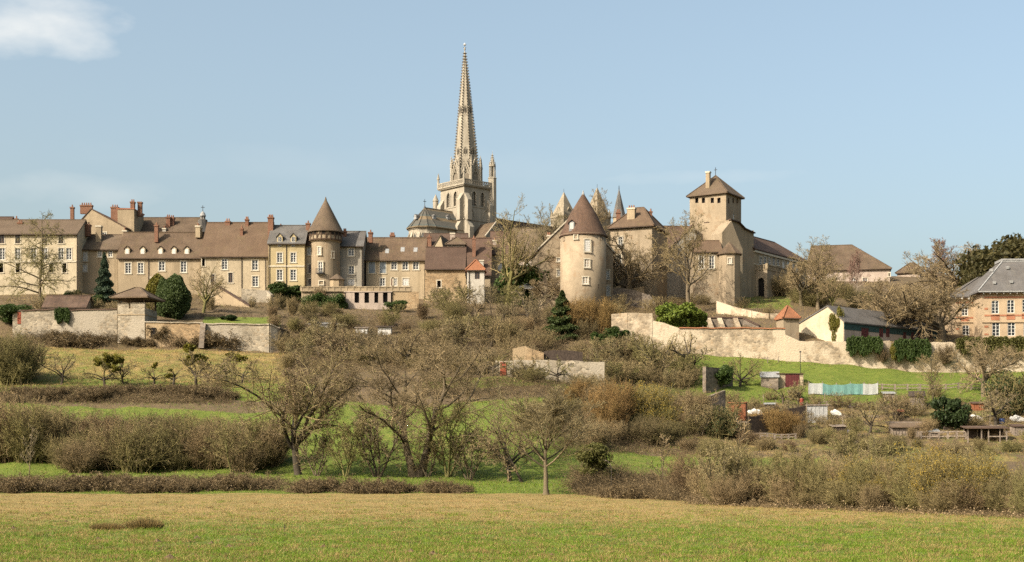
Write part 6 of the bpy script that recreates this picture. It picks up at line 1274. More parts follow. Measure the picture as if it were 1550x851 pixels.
grass('rough dry grass over the slopes and gardens', 60000, lambda r, n: r.uniform(165, 300, n), (-40, 1600), .28, .035, ['grass_dry', 'grass'], 206, .8, lambda px, Y, X, r: ~((Y > 203) & (Y < 232) & (px > 930)) & ~((Y < 182) & (px < 860)) & ~((Y > 234) & (Y < 256) & (px > 240) & (px < 430)))
# ---------------------------------------------------------------- walls, gardens and small things
def wall_run(name, label, pts, thick=.6, mat='rubble', cope=None, cat='wall', deep=2.0, cope_t=.18):
    """pts: (column, top row, distance) along the wall; each stretch stands on the slope"""
    top = [P(x, y, Y) for x, y, Y in pts]; base = min(float(gz(p.x, p.y)) for p in top); root = empty(name, Vector((top[0].x, top[0].y, base)), label, cat)
    mb = MB(); cm = MB(); r = random.Random(len(label) * 7 + int(pts[0][0])); fine = []
    for i in range(len(top) - 1):
        L = (top[i + 1] - top[i]).length; n = max(1, int(L / 1.2))
        for k in range(n): fine.append(top[i].lerp(top[i + 1], k / n) + UP * (r.uniform(-.10, .06) if k else 0))
    fine.append(top[-1])
    for i in range(len(fine) - 1):
        a, b = fine[i], fine[i + 1]; d = (b - a); d.z = 0; d.normalize(); nn = Vector((d.y, -d.x, 0)) * thick / 2; za, zb = [float(gz(p.x, p.y)) - deep for p in (a, b)]
        q = lambda p, s, z: Vector((p.x, p.y, 0)) + nn * s + UP * z
        mb.hexa([q(a, 1, za), q(b, 1, zb), q(b, -1, zb), q(a, -1, za)], [q(a, 1, a.z), q(b, 1, b.z), q(b, -1, b.z), q(a, -1, a.z)])
        if cope:
            e = 1.25 + .2 / thick; cm.hexa([q(a, e, a.z + .004), q(b, e, b.z + .004), q(b, -e, b.z + .004), q(a, -e, a.z + .004)], [q(a, e * .9, a.z + cope_t), q(b, e * .9, b.z + cope_t), q(b, -e * .9, b.z + cope_t), q(a, -e * .9, a.z + cope_t)])
    emit('masonry', mb, M[mat], root)
    if cope: emit('coping', cm, M[cope], root)
    root['kind'] = 'thing'; return root
wall_run('garden_wall', 'long old garden wall of patched plaster and rubble at far left', [(33, 471, 231.4), (80, 469, 231.4), (110, 471, 231.3), (122, 470, 231.3), (150, 469.5, 231.2), (178, 468.5, 231.2)], mat='rubble', cope='tile3')
gate = wall_run('gate_wall', 'short wall stub holding a red door at far left', [(20, 474, 231.6), (33, 471, 231.6)], mat='rubble', cope='tile3')
gf = Face(P(24, 490, 231.25), 0); a0, a1 = gf.hit(26.5, 480)[0], gf.hit(33, 480)[0]; mb = MB(); mb.box(gf.o, gf.u, gf.n, a0, a1, -.05, .06, zat(490, 231), zat(472.5, 231)); [mb.box(gf.o, gf.u, gf.n, a0 + k * (a1 - a0) / 4 - .02, a0 + k * (a1 - a0) / 4 + .02, .061, .08, zat(490, 231), zat(472.5, 231)) for k in (1, 2, 3)]; emit('door', mb, M['redpaint'], gate)
wall_run('garden_wall', 'tall rubble wall with a narrow doorway below the open pavilion', [(219, 488.5, 230.0), (250, 489, 229.8), (308, 490, 229.6)], mat='ochre', cope='rubble')
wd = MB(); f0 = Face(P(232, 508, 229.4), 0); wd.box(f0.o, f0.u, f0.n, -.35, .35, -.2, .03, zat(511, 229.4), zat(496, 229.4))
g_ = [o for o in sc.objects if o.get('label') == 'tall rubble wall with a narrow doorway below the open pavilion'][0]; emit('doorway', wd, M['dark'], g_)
wall_run('garden_wall', 'pale plastered garden wall below the lawn with a buttress', [(309, 491, 229.6), (360, 491.5, 229.4), (408, 492, 229.2), (419, 497, 230)], mat='rubble', cope='rubble')
bt = MB(); f0 = Face(P(309, 523, 229.2), 0); q = lambda a, d, z: f0.at(a, z, d); bt.hexa([q(-.5, 2.0, zat(528, 229)), q(.35, 2.0, zat(528, 229)), q(.35, -.2, zat(528, 229)), q(-.5, -.2, zat(528, 229))], [q(-.5, .5, zat(490, 229)), q(.35, .5, zat(490, 229)), q(.35, -.2, zat(490, 229)), q(-.5, -.2, zat(490, 229))])
tag(emit('buttress', bt, M['rubble_dark'], loc=P(309, 523, 229.2)), 'dark sloping buttress between two stretches of garden wall', 'buttress')
wall_run('terrace_wall', 'low dark terrace wall running right from the garden wall corner', [(420, 497, 230), (436, 504, 233), (500, 507, 234), (566, 511, 235)], mat='rubble_dark', cope='plank')
wall_run('ramp_wall', 'sloping garden wall descending in front of the plain house', [(326, 432, 264), (352, 447, 261), (380, 464, 257)], mat='tan', cope='tile3')
wall_run('garden_wall', 'grey retaining wall at the foot of the plain house', [(366, 437, 270), (405, 440, 270), (412, 447, 269)], mat='rubble')
wall_run('garden_wall', 'white low garden wall in the middle of the hillside', [(778, 545, 203.2), (830, 545, 203), (915, 548, 202.6)], mat='rubble', thick=.45)
wall_run('ruined_wall', 'ruined tan wall stub above the white low garden wall', [(776, 528, 206.5), (795, 524, 206.5), (806, 529, 206.4), (823, 534, 206.4)], mat='ochre', thick=.7)
dw = wall_run('garden_wall', 'short pale wall with a red door beside the ruined stub', [(750, 546, 203.6), (777, 546, 203.4)], mat='rubble', thick=.45)
gf = Face(P(750, 565, 203.15), 0); a0, a1 = gf.hit(757, 555)[0], gf.hit(766, 555)[0]; mb = MB(); mb.box(gf.o, gf.u, gf.n, a0, a1, -.05, .06, zat(568, 203), zat(548, 203)); [mb.box(gf.o, gf.u, gf.n, a0 + k * (a1 - a0) / 4 - .02, a0 + k * (a1 - a0) / 4 + .02, .061, .08, zat(568, 203), zat(548, 203)) for k in (1, 2, 3)]; emit('door', mb, M['redpaint'], dw)
wall_run('plank_fence', 'dark plank fence above the white garden wall', [(823, 532, 207), (850, 530, 207), (882, 533, 207)], mat='plankdark', thick=.12, cat='fence')
wall_run('broken_wall', 'crumbling limewashed stone wall climbing up left of the laurel', [(926, 476, 231.5), (950, 474, 231), (987.5, 475, 230.6), (988.5, 486, 230.6), (1005, 489, 230.3), (1028, 497, 230)], mat='rubble_white', thick=.9)
wall_run('long_wall', 'long limewashed garden wall capped with red tiles', [(1028, 497.5, 229.9), (1090, 497.5, 229.6), (1140, 498, 229.3), (1188, 498.5, 229)], mat='rubble_white', thick=.7, cope='tilered')
wall_run('terrace_wall', 'tall rubble retaining wall under the farm building gable', [(1188, 507, 228.9), (1209, 516.5, 228.8), (1277, 517, 228.6), (1300, 519, 228.5), (1326, 526, 228.5), (1333, 517, 228.5), (1346, 516, 228.5), (1352, 530, 228.5), (1390, 532, 228.5), (1400, 523, 228.5), (1412, 518, 228.5), (1438, 518, 228.5), (1450, 524, 228.5), (1458, 534, 228.5), (1560, 536, 228.5)], mat='rubble_white', thick=1.1)
rw = wall_run('retaining_wall', 'dark recessed wall with three pale sloping buttresses above red tiled wall', [(1056, 481, 243), (1125, 482, 243), (1150, 494, 241)], mat='rubble_dark', cope='tile3')
for x in (1073, 1090, 1114):
    b_ = MB(); f0 = Face(P(x, 496, 242.6), 0); q = lambda a, d, z: f0.at(a, z, d); b_.hexa([q(-.1, 1.7, zat(499, 242)), q(.75, 1.7, zat(499, 242)), q(.75, -.1, zat(499, 242)), q(-.1, -.1, zat(499, 242))], [q(-.55, .3, zat(481, 242)), q(.25, .3, zat(481, 242)), q(.25, -.1, zat(481, 242)), q(-.55, -.1, zat(481, 242))]); emit('buttress', b_, M['rubble_white'], rw)
wall_run('bank_wall', 'pale stone bank wall sloping down beneath the church', [(1086, 456, 258), (1110, 464, 256), (1140, 471, 252), (1165, 475, 250), (1190, 474, 250)], mat='rubble_white', thick=.8)
wall_run('retaining_wall', 'high dark stone retaining wall right of the stout tower', [(922, 438, 268), (940, 436, 268), (962, 440, 267), (980, 446, 266), (994, 466, 262)], mat='rubble_dark', thick=.9)
wall_run('ruined_wall', 'sunlit ruined wall top before the square pavilion', [(926, 436, 269.5), (944, 431, 269.5), (956, 437, 269.5), (975, 434, 269.5)], mat='ochre', thick=.6)
wall_run('garden_wall', 'low dark stone shed wall with ivy on top in the orchard', [(1066, 555, 208.5), (1085, 557, 211), (1107, 556, 214)], mat='rubble_dark', thick=.6)
wall_run('terrace_edge', 'dark stone terrace edge crossing the allotments diagonally', [(1030, 612, 192), (1060, 604, 194), (1096, 591, 197)], mat='rubble_dark', thick=.6)
wall_run('plot_edging', 'low dark diagonal board edging between two allotment plots', [(1133, 631, 184), (1175, 623, 187), (1219, 614, 189)], mat='plankdark', thick=.2)
# open garden pavilion on its stone bastion
def garden_pavilion():
    Y = 231.0; c = P(201, 490, Y + 1.5); root = empty('garden_pavilion', c, 'open timber pavilion with tile roof on a square stone bastion', 'pavilion'); f = Face(P(178, 490, Y - .8), R(-8)); W = f.hit(219, 480)[0]; z = lambda y: zat(y, Y); D = 5.2
    mb = MB(); mb.box(f.o, f.u, f.n, 0, W, -D, 0, z(520), z(468)); mb.box(f.o, f.u, f.n, 0, W * .42, -.35, 0, z(468) + .003, z(459.5)); mb.box(f.o, f.u, f.n, W * .48, W, -.35, 0, z(468) + .003, z(459.5)); mb.box(f.o, f.u, f.n, -.08, W + .08, -D, .08, z(478.3), z(476.8), 1); emit('bastion', mb, [M['rubble'], M['tan']], root)
    for a in (.1, W * .45, W - .3):
        for d in (-.35, -D + .1): mb = MB(); mb.box(f.o, f.u, f.n, a, a + .22, d, d + .22, z(468) + .003, z(454)); emit('post', mb, M['oak'], root)
    for d_ in (-.38, -D + .1): mb = MB(); mb.box(f.o, f.u, f.n, -.1, W + .1, d_, d_ + .26, z(454), z(452.6)); emit('beam', mb, M['oak'], root)
    rm = MB(); hip_roof(rm, f, W, D, z(453), zat(436, Y + 2), W / 2 - .4, W / 2 - .4, ov=1.0); emit('roof', rm, M['tile2'], root)
garden_pavilion()
house('garden_shed', 'low garden shed with mossy red brown roof beside the open pavilion', 66, 130, 240, 476, 464, 449.5, 4.5, wall='rubble' if False else 'tan', roof='tile3', trim=None, cat='shed')
def shed(name, label, x0, x1, yb, yt, D, wall, roof='zinc', th=0, Y=None, slope=.35, door=None, cat='shed', ov=.2, side=None, ribs=0):
    g = on_ground((x0 + x1) / 2, yb) if Y is None else G((x0 + x1) / 2, Y); Y = g.y; f = Face(P(x0, yb, Y), R(th)); W = f.hit(x1, yb)[0]; z0, z1 = zat(yb, Y), zat(yt, Y); root = empty(name, Vector((g.x, g.y, z0)), label, cat)
    mb = MB(); q = lambda a, d, z: f.at(a, z, d); zf, zb_ = z1 - .1, z1 - .1 + slope
    mb.hexa([q(0, 0, z0 - .8), q(W, 0, z0 - .8), q(W, -D, z0 - .8), q(0, -D, z0 - .8)], [q(0, 0, zf), q(W, 0, zf), q(W, -D, zb_), q(0, -D, zb_)])
    if ribs:
        for k in range(ribs + 1): a = W * k / ribs; mb.box(f.o, f.u, f.n, a - .035, a + .035, .003, .05, z0 - .2, zf - .02, 1)
    emit('walls', mb, [M[wall], M[wall]], root)
    rm = MB(); rm.hexa([q(-ov, ov, zf + .01 - slope * ov / D), q(W + ov, ov, zf + .01 - slope * ov / D), q(W + ov, -D - ov, zb_ + .01), q(-ov, -D - ov, zb_ + .01)], [q(-ov, ov, zf + .1 - slope * ov / D), q(W + ov, ov, zf + .1 - slope * ov / D), q(W + ov, -D - ov, zb_ + .1), q(-ov, -D - ov, zb_ + .1)]); emit('roof', rm, M[roof], root)
    if door: dm = MB(); a, b, c_ = door[:3]; dm.box(f.o, f.u, f.n, W * a, W * b, .003, .05, z0, z0 + (zf - z0) * c_); [dm.box(f.o, f.u, f.n, W * (a + (b - a) * k / 5) - .02, W * (a + (b - a) * k / 5) + .02, .051, .07, z0, z0 + (zf - z0) * c_) for k in range(1, 5)]; emit('door', dm, M[door[3]], root)
    return root
shed('red_shed', 'rust red corrugated iron shed on an allotment terrace', 1104, 1128, 635, 609, 1.8, 'rust', 'rust', -18, slope=.1, ribs=11)
shed('rabbit_hutch', 'small dark hutch with pale frame under the red shed', 1124, 1145, 651, 639, 1.0, 'plankdark', 'plank', 0, slope=.1, ribs=4)
shed('white_roof_shed', 'grey shed with a pale sloping roof beside the round apple tree', 1152, 1178, 588, 570, 2.6, 'rubble_dark', 'zinc', -10, slope=.9)
shed('stone_shed', 'stone shed closed by two big brick red doors', 1178, 1216, 586, 565, 2.4, 'rubble_white', 'tile3', 0, slope=.15, door=(.28, .84, .96, 'darkred'))
shed('sheet_hut', 'patched grey sheet metal hut behind the blue barrel', 1222, 1252, 640, 613, 2.6, 'zinc', 'plank', -14, slope=.15, ribs=5)
shed('black_roof_shed', 'weathered plank shed with a black pitched roof', 1377, 1399, 620, 599, 3.0, 'plank', 'plankdark', -16, slope=.8, ribs=8)
shed('plank_shed', 'bleached plank shed under a long flat dark roof', 1429, 1461, 650, 626, 2.4, 'plank', 'plankdark', 0, slope=.2, ov=.5, ribs=10)
shed('tin_lean_to', 'low lean to of rusty sheets among scrub', 1352, 1405, 662, 645, 2.2, 'plank', 'tile2', 0, slope=.7, ov=.4, ribs=12)
shed('sheet_shed', 'grey roofed shed patched with white sheets below the ivy wall', 464, 512, 506, 490, 2.2, 'shutwhite', 'zinc', 0, Y=240, slope=.5, ribs=6)
shed('sheet_shed', 'small black roofed shelter with white tarpaulin on overgrown slope', 572, 592, 504, 494, 2.0, 'shutwhite', 'plankdark', 0, Y=238, slope=.3, ov=.4)
shed('sheet_shed', 'tiny white panelled shed in the scrub left of black shelter', 538, 556, 506, 496, 1.8, 'shutwhite', 'plank', 0, Y=238.5, slope=.3)
def shelter():
    g = on_ground(1495, 670); Y = g.y; f = Face(P(1464, 670, Y), R(-4)); W = f.hit(1526, 670)[0]; z0 = zat(671, Y); z1 = zat(649, Y); root = empty('timber_shelter', Vector((g.x, g.y, z0)), 'open fronted timber shelter with a plum coloured flat roof', 'shelter')
    for a in (.1, W * .35, W * .52, W * .8, W - .2):
        for d in (0, -2.0): mb = MB(); mb.box(f.o, f.u, f.n, a - .07, a + .07, d - .07, d + .07, z0 - .5, z1 + (.2 if d else 0)); emit('post', mb, M['plank'], root)
    mb = MB(); q = lambda a, d, z: f.at(a, z, d); mb.hexa([q(-.3, .4, z1), q(W + .1, .4, z1), q(W + .1, -2.4, z1 + .3), q(-.3, -2.4, z1 + .3)], [q(-.3, .4, z1 + .12), q(W + .1, .4, z1 + .12), q(W + .1, -2.4, z1 + .42), q(-.3, -2.4, z1 + .42)]); emit('roof', mb, M['tile3'], root)
    mb = MB(); mb.box(f.o, f.u, f.n, W * .5, W, -.03, .03, z0 + .8, z0 + .95); emit('rail', mb, M['plank'], root)
    mb = MB(); mb.box(f.o, f.u, f.n, .1, W, -2.2, -2.1, z0 - .4, z1 + .2); emit('back_wall', mb, M['plankdark'], root)
shelter()
def rail_fence(label, x0, x1, yb, yt, n, rails=(.35, .85), mat='plank'):
    g0, g1 = on_ground(x0, yb), on_ground(x1, yb); hh = (yb - yt) * g0.y / F; root = empty('rail_fence', g0, label, 'fence'); pts = []
    for k in range(n):
        p = g0.lerp(g1, k / (n - 1)); p.z = float(gz(p.x, p.y)); pts.append(p); mb = MB(); mb.bar(p - UP * .3, p + UP * hh, .24, .2, up=Vector((0, 1, 0))); emit('post', mb, M[mat], root)
    for r in rails:
        mb = MB(); [mb.bar(pts[i] + UP * hh * r - Vector((0, .08, 0)), pts[i + 1] + UP * hh * r - Vector((0, .08, 0)), .05, .15) for i in range(n - 1)]; emit('rail', mb, M[mat], root)
rail_fence('wooden post and rail fence along the foot of bright meadow', 1316, 1528, 590, 580.5, 12)
rail_fence('low broken plank fence below the bleached plank shed', 1394, 1462, 664, 653, 6, (.3, .9))
def tarp_fence():
    g0, g1 = on_ground(1224, 598), on_ground(1329, 598); root = empty('tarpaulin_fence', g0, 'white and turquoise tarpaulin screen strung between wooden posts', 'fence'); hh = 18 * g0.y / F; n = 11
    m1 = m_plain('turquoise tarpaulin', (0.22, 0.42, 0.38), 0.55, 0.12); m2 = m_plain('white tarpaulin', (0.62, 0.63, 0.60), 0.55, 0.08); rr = random.Random(4)
    for k in range(6): t = k / 5; p = g0.lerp(g1, t); p.z = float(gz(p.x, p.y)); mb = MB(); mb.bar(p - UP * .3 + Vector((0, .1, 0)), p + UP * (hh + .25) + Vector((0, .1, 0)), .12, up=Vector((0, 1, 0))); emit('post', mb, M['plank'], root)
    for (t0, t1, m) in ((0, .2, m2), (.2, .78, m1), (.78, 1, m2)):
        V = []; nn = max(4, int((t1 - t0) * 40)); mb = MB()
        for i in range(nn + 1): t = t0 + (t1 - t0) * i / nn; p = g0.lerp(g1, t); p.z = float(gz(p.x, p.y)); w_ = .03 * math.sin(t * 60) + .03 * math.sin(t * 23); V.append((p + Vector((0, w_, .1)), p + Vector((0, w_ * .4, hh - .12 * abs(math.sin(t * math.pi * 5))))))
        for i in range(nn):
            a, b = V[i], V[i + 1]; o = Vector((0, .02, 0)); mb.hexa([a[0], b[0], b[0] + o, a[0] + o], [a[1], b[1], b[1] + o, a[1] + o])
        emit('tarpaulin', mb, m, root)
tarp_fence()
def barrel(label, x, yb, yt, wpx, col, band=None, name='barrel'):
    g = on_ground(x, yb); q = g.y / F; r = wpx * q / 2; h_ = (yb - yt) * q; mb = MB(); m0 = m_plain(name + ' plastic', col, 0.45, 0.12)
    for a, b, r0, r1 in ((-.05, .08, .94, .94), (.08, .3, .94, 1), (.3, .34, 1.04, 1.04), (.34, .66, 1, 1), (.66, .7, 1.04, 1.04), (.7, .92, 1, .94), (.92, 1, .9, .9)): mb.frustum(g, r * r0, g.z + h_ * a, r * r1, g.z + h_ * b, 16)
    mb.frustum(g, r * .5, g.z + h_, r * .5, g.z + h_ * 1.03, 10, m=1); tag(emit(name, mb, [m0, M['frame'] if band else m0], loc=g), label, name)
barrel('bright blue plastic barrel in front of the grey sheet hut', 1213, 658, 645, 6.5, (0.025, 0.085, 0.24))
barrel('red barrel with a white top beside the allotment edging', 1213.5, 613, 603, 6, (0.30, 0.06, 0.04), True)
barrel('faded violet blue barrel half hidden in scrub', 1286, 660, 650, 7, (0.10, 0.10, 0.22)); barrel('small yellow bucket under the golden bushes', 1180, 657, 650, 4, (0.55, 0.40, 0.03), name='bucket')
barrel('dark blue tub beside the white sheets at right', 1517, 642, 634, 9, (0.02, 0.04, 0.12), name='tub')
def sheet(label, x0, x1, y, dy=4):
    g0, g1 = on_ground(x0, y), on_ground(x1, y); mb = MB(); n = 8; rr = random.Random(int(x0)); q = g0.y / F
    for i in range(n):
        a, b = g0.lerp(g1, i / n), g0.lerp(g1, (i + 1) / n); ha, hb = [.25 + .35 * math.sin(math.pi * t) + .1 * math.sin(t * 17) for t in (i / n, (i + 1) / n)]; d = Vector((0, 1.3, .25))
        mb.hexa([a - UP * .1, b - UP * .1, b + d - UP * .1, a + d - UP * .1], [a + UP * ha, b + UP * hb, b + d + UP * hb, a + d + UP * ha])
    tag(emit('plastic_sheet', mb, M['shutwhite'], loc=g0), label, 'sheet')
sheet('white plastic sheet over a plot beside the plank shed', 1466, 1489, 637); sheet('white plastic sheet over a plot at right edge', 1533, 1552, 638); sheet('long pale board lying on soil beside red shed', 1133, 1156, 628); sheet('pale board on the soil right of the grey sheet hut', 1260, 1274, 629)
for x, yb, yt, lab in ((1061, 541, 531, 'short wooden stake nearest the gnarled tree'), (1079, 534, 524, 'short wooden stake under the white part of the wall'), (1112, 538, 529, 'short wooden stake above the round apple tree'), (1162, 551, 541, 'short wooden stake in the meadow right of apple tree'), (1178, 549, 540, 'short wooden stake near the thin metal pole')):
    g = on_ground(x, yb); mb = MB(); mb.bar(g - UP * .3, g + UP * (yb - yt) * g.y / F, .1, up=Vector((0, 1, 0))); mb.frustum(g, .05, g.z + (yb - yt) * g.y / F, .01, g.z + (yb - yt) * g.y / F + .1, 4); tag(emit('stake', mb, M['plank'], loc=g), lab, 'stake')
g = on_ground(1211.5, 565); mb = MB(); mb.bar(g - UP * .3, g + UP * 32 * g.y / F, .08, up=Vector((0, 1, 0))); mb.frustum(g, .16, g.z + 31 * g.y / F, .16, g.z + 33 * g.y / F, 8); tag(emit('metal_pole', mb, M['iron'], loc=g), 'thin dark metal pole in the meadow above the brick red doors', 'pole')
g = on_ground(925, 744); mb = MB(); q = g.y / F; pts = [g - UP * .2] + [g + Vector((0.02, 0, k * 7 * q)) for k in range(1, 6)] + [g + Vector((-.10, 0, 41 * q)), g + Vector((-.35, 0, 46 * q)), g + Vector((-.6, 0, 47 * q))]
[mb.bar(pts[i], pts[i + 1], .07, up=Vector((0, 1, 0))) for i in range(len(pts) - 1)]; tag(emit('bent_stake', mb, M['plank'], loc=g), 'tall thin bent stake standing in the bramble mound', 'stake')
# ivy hedges hanging over the terrace wall
hi = 0
for x, Y, yt, yb, me, lab in ((1296, 227.2, 511, 540, hedge_seg, 'dark green ivy hedge spilling over the wall right of the farm gable'), (1320, 227.2, 511, 537, hedge_seg, 'dark green ivy hedge right up against the pale rounded wall end'), (1368, 227.2, 515, 548, hedge_seg, 'dark green ivy hedge between the two pale rounded wall ends'), (1393, 227.4, 515, 548, hedge_seg, 'dark green ivy hedge left of the broad rounded wall end'),
        (1468, 227.2, 512, 536, hedge_olive, 'olive clipped hedge below the left school windows'), (1508, 227.2, 511, 535, hedge_olive, 'olive clipped hedge below the middle school windows'), (1549, 227.2, 511, 535, hedge_olive, 'olive clipped hedge below the school at right edge')):
    z0 = zat(yb, Y); put('hedge', lab, 'hedge', me, Vector((xat(x, Y), Y, z0)), (zat(yt, Y) - z0) / 2.6, 0, None, .66 if me is hedge_seg else .92)
iv = recolor(ivy_mass, ['leaf_thuja', 'bark_dark']); c_ = P(1266, 517, 231.5); put('ivy_bush', 'yellowing ivy climbing the corner of the cream farm gable', 'bush', iv, c_ - UP * .5, 1.75, 1.0, None, .5); c_ = P(1353, 545, 227.4); put('ivy_bush', 'bright yellow green bush between two dark ivy hedges', 'bush', iv, c_, .75, 2.0, None, .38)
rb = bush(97, 2.6, 3, 60, 8, 5, tilt=.8, mats=('twig_bramble', 'leaf_orange')); c_ = P(1432, 548, 227.3); put('shrub', 'rusty creeper on the broad rounded wall end', 'shrub', rb, c_, 1.2, 1, None, .8); c_ = P(1337, 546, 227.3); put('shrub', 'rusty creeper on the narrow rounded wall end', 'shrub', rb, c_, .9, 2, None, .5)
# car glimpsed by the evergreen
def car():
    g = G(800, 268); g.z = zat(440.5, 268); root = empty('parked_car', g, 'white car half hidden beside the ochre gable', 'car'); mb = MB(); u = Vector((1, 0, 0)); n = Vector((0, -1, 0)); sec = [(-2.0, .35, .75), (-1.95, .3, .85), (-1.1, .28, .95), (-.55, .28, 1.42), (.9, .28, 1.45), (1.6, .28, 1.0), (2.0, .3, .9), (2.05, .38, .6)]
    for i in range(len(sec) - 1):
        (a, l0, h0), (b, l1, h1) = sec[i], sec[i + 1]; q = lambda x, d, z: g + u * x + n * d + UP * z
        mb.hexa([q(a, .82, l0), q(b, .82, l1), q(b, -.82, l1), q(a, -.82, l0)], [q(a, .7, h0), q(b, .7, h1), q(b, -.7, h1), q(a, -.7, h0)])
    emit('body', mb, M['shutwhite'], root); mb = MB(); q = lambda x, d, z: g + u * x + n * d + UP * z; mb.hexa([q(-.75, .80, .98), q(1.3, .80, 1.0), q(1.3, .7, 1.0), q(-.75, .7, .98)], [q(-.5, .76, 1.34), q(.85, .76, 1.36), q(.85, .7, 1.36), q(-.5, .7, 1.34)]); emit('window', mb, M['glass'], root)
    for a in (-1.25, 1.25):
        for d in (.82, -.82):
            mb = MB(); ring = [q(a + .32 * math.cos(t), d, .32 + .32 * math.sin(t)) for t in np.linspace(0, 2 * math.pi, 17)[:-1]]; r2 = [p + n * (.12 if d > 0 else -.12) for p in ring]; mb.poly(ring); mb.poly(r2[::-1]); [mb.poly([ring[k], r2[k], r2[(k + 1) % 16], ring[(k + 1) % 16]]) for k in range(16)]; emit('wheel', mb, M['dark'], root)
car()
# tussocks and molehills in the near field
def tussock(seed, n, rx, ry, h0):
    r = np.random.default_rng(seed); a = r.random(n) * 6.28; q = np.sqrt(r.random(n)); B = np.stack([q * np.cos(a) * rx, q * np.sin(a) * ry, np.zeros(n) - .03], -1); d = np.stack([np.cos(a) * q, np.sin(a) * q, 0 * q], -1) * .16 + r.normal(size=(n, 3)) * .07; h_ = h0 * (.5 + .7 * r.random(n)) * (1 - .4 * q); T = B + d; T[:, 2] = h_; u = unit(r.normal(size=(n, 3)) * [1, 1, 0]) * .012; V = np.stack([B - u, B + u, T], 1).reshape(-1, 3)
    return np_mesh('tussock', V, np.arange(n * 3).reshape(n, 3), [M['grass_dark'], M['grass_dry']], r.choice(2, n, p=[.45, .55]))
put('grass_tussock', 'larger dark rush tussock standing in the near field', 'tussock', tussock(301, 3600, .80, .5, .62), on_ground(219, 801)); put('grass_tussock', 'smaller flatter dark tussock left of the larger one', 'tussock', tussock(302, 2600, .74, .45, .40), on_ground(163, 802))
def molehill(seed):
    r = np.random.default_rng(seed); n, m = 9, 22; V, Q = [], []
    for i in range(n):
        t = i / (n - 1)
        for k in range(m): a = 2 * math.pi * k / m; rr = t * (1 + .15 * math.sin(3 * a + seed) + .08 * r.normal()); V.append((.32 * rr * math.cos(a), .26 * rr * math.sin(a), .17 * (1 - t) ** 1.2 + .03 * r.normal() * (1 - t * .6) - .02 * t))
    for i in range(n - 1):
        for k in range(m): Q.append((i * m + k, i * m + (k + 1) % m, (i + 1) * m + (k + 1) % m, (i + 1) * m + k))
    return np_mesh('molehill', np.array(V), np.array(Q), [M['soil']])
mh = [molehill(s) for s in (1, 2, 3)]
for i, (x, y, s) in enumerate(((148, 817, 1.1), (238, 821, 1.3), (298, 816, 1.2), (286, 829, .8), (320, 824, 1.0), (347, 829, 1.1), (257, 846, 1.5), (292, 840, .6), (490, 829, .9), (622, 836, 1.1), (655, 840, 1.2), (20, 800, 1.0), (835, 842, .9), (1005, 843, 1.2), (947, 849, .8), (1152, 850, 1.0), (530, 760, .7), (100, 790, .8))): put('molehill', 'small crumbly brown molehill in the near field grass', 'molehill', mh[i % 3], on_ground(x, y), s * .62, i * 1.3, 'molehills in the near field')
g = on_ground(431, 812); mb = MB(); mb.bar(g - UP * .05, g + UP * .42, .02, up=Vector((0, 1, 0))); mb.frustum(g, .03, g.z + .36, .01, g.z + .52, 6); tag(emit('dead_stalk', mb, M['plankdark'], loc=g), 'single dark dead stalk upright in the near field', 'plant stalk')

for pts, lab in (([(1345, 615, 187), (1395, 619, 187), (1430, 622, 186)], 'pale board terrace edging before the black roofed shed'), ([(1464, 630, 185), (1510, 632, 185), (1552, 633, 185)], 'pale board terrace edging right of the plank shed'), ([(1050, 622, 186), (1100, 634, 181)], 'board terrace edging left of the red shed'), ([(1236, 646, 180), (1300, 648, 180)], 'board terrace edging under the grey sheet hut'), ([(1225, 600, 195), (1330, 601, 195)], 'low board edging along the tarpaulin screen')):
    wall_run('board_edging', lab, [(x, HY - (float(gz(xat(x, Y), Y)) + .32 - H) * F / Y, Y) for x, y, Y in pts], thick=.12, mat='plank', cat='edging', deep=.5)
for k in range(26):
    g = on_ground(1060 + 485 * (k + rnd.random()) / 26, rnd.uniform(598, 650)); h_ = rnd.uniform(1.2, 2.1); mb = MB(); mb.bar(g - UP * .2, g + UP * h_ + Vector((rnd.uniform(-.15, .15), 0, 0)), .07, up=Vector((0, 1, 0))); mb.bar(g + UP * h_ * .7 - Vector((.25, 0, 0)), g + UP * h_ * .72 + Vector((.25, 0, 0)), .04, up=Vector((0, 1, 0)))
    tag(emit('garden_stake', mb, M['plank'], loc=g), 'bare wooden plant stake standing in an allotment plot', 'garden stake', 'plant stakes in the allotments')
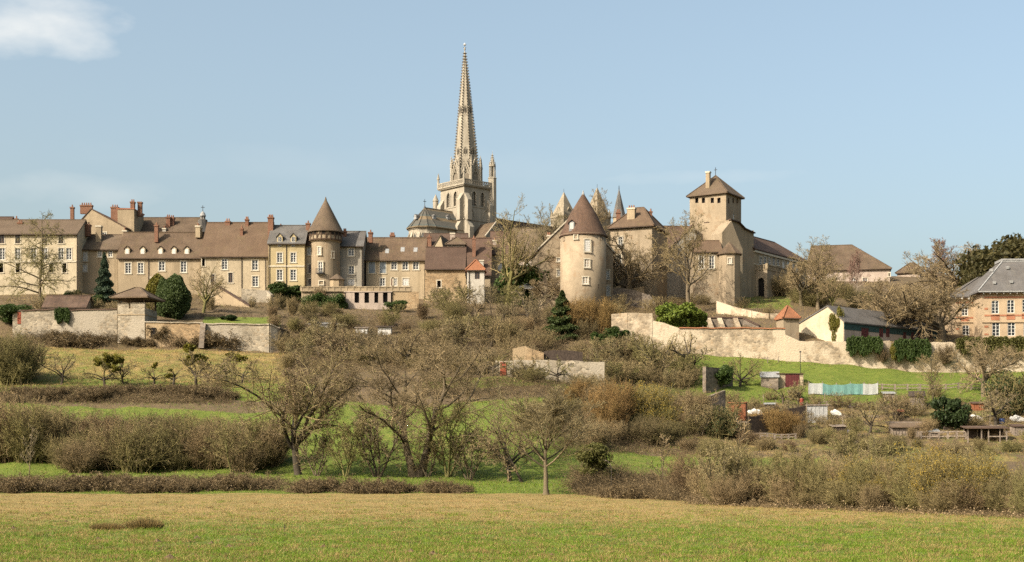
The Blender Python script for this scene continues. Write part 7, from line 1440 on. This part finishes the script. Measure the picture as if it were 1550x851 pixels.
shed('tool_shed', 'small dark tool shed behind the golden bushes', 1158, 1172, 622, 611, 1.6, 'plankdark', 'zinc', -10, slope=.2, ribs=5)
shed('tool_shed', 'small brown tool shed at right edge beside the plastic sheet', 1536, 1552, 660, 645, 1.8, 'plank', 'tile3', 0, slope=.3, ribs=6)
shed('tool_shed', 'small grey shed behind the rail fence right of tarpaulin', 1338, 1354, 606, 595, 1.6, 'plank', 'zinc', -8, slope=.3, ribs=6)

put('ivy_bush', 'dark ivy sheet draped over the old garden wall at left', 'bush', hedge_seg, P(95, 491, 231.0), 1.0, 0, None, .52)
for x, y, t, lab in ((800, 578, 536, 'small bare tree left in front of the low garden wall'), (846, 580, 538, 'small bare tree before the middle of the low garden wall'), (905, 580, 540, 'small bare tree at right end of the low garden wall')): px_tree('apple_tree', lab, orchard if x != 846 else orchard_b, 5, x, y, t)
px_tree('ivy_bush', 'dark ivy topping the low stone shed wall in the orchard', ivy_mass, 4, 1090, 574, 548, Y=211.5, w=.9, cat='bush')


for a in (('dark plank shed with a rusty roof left of the black roofed one', 1354, 1368, 634, 622, 'plankdark', 'rust'), ('low grey board shed standing beside the diagonal plot edging', 1188, 1204, 630, 620, 'plank', 'plankdark'), ('brown board shed half sunk in scrub right of the blue barrel', 1262, 1280, 656, 645, 'plankdark', 'plank'), ('pale board hut between hut and timber shelter', 1404, 1420, 664, 652, 'plank', 'zinc'), ('rusty sheet shed near the holly bushes', 1474, 1490, 622, 610, 'rust', 'tile3'), ('dark tool hut below the brick red doors', 1196, 1208, 603, 593, 'plankdark', 'plank')):
    shed('plot_shed', a[0], a[1], a[2], a[3], a[4], 1.7, a[5], a[6], rnd.uniform(-14, 6), slope=.25, ribs=6)
rail_fence('low plank fence in front of the tarpaulin screen', 1240, 1322, 617, 609, 8, (.4, .85)); rail_fence('leaning plot fence under the golden bushes', 1140, 1204, 664, 656, 7, (.4, .85)); rail_fence('plot fence at right edge below the plastic sheet', 1500, 1552, 652, 643, 6, (.35, .8))
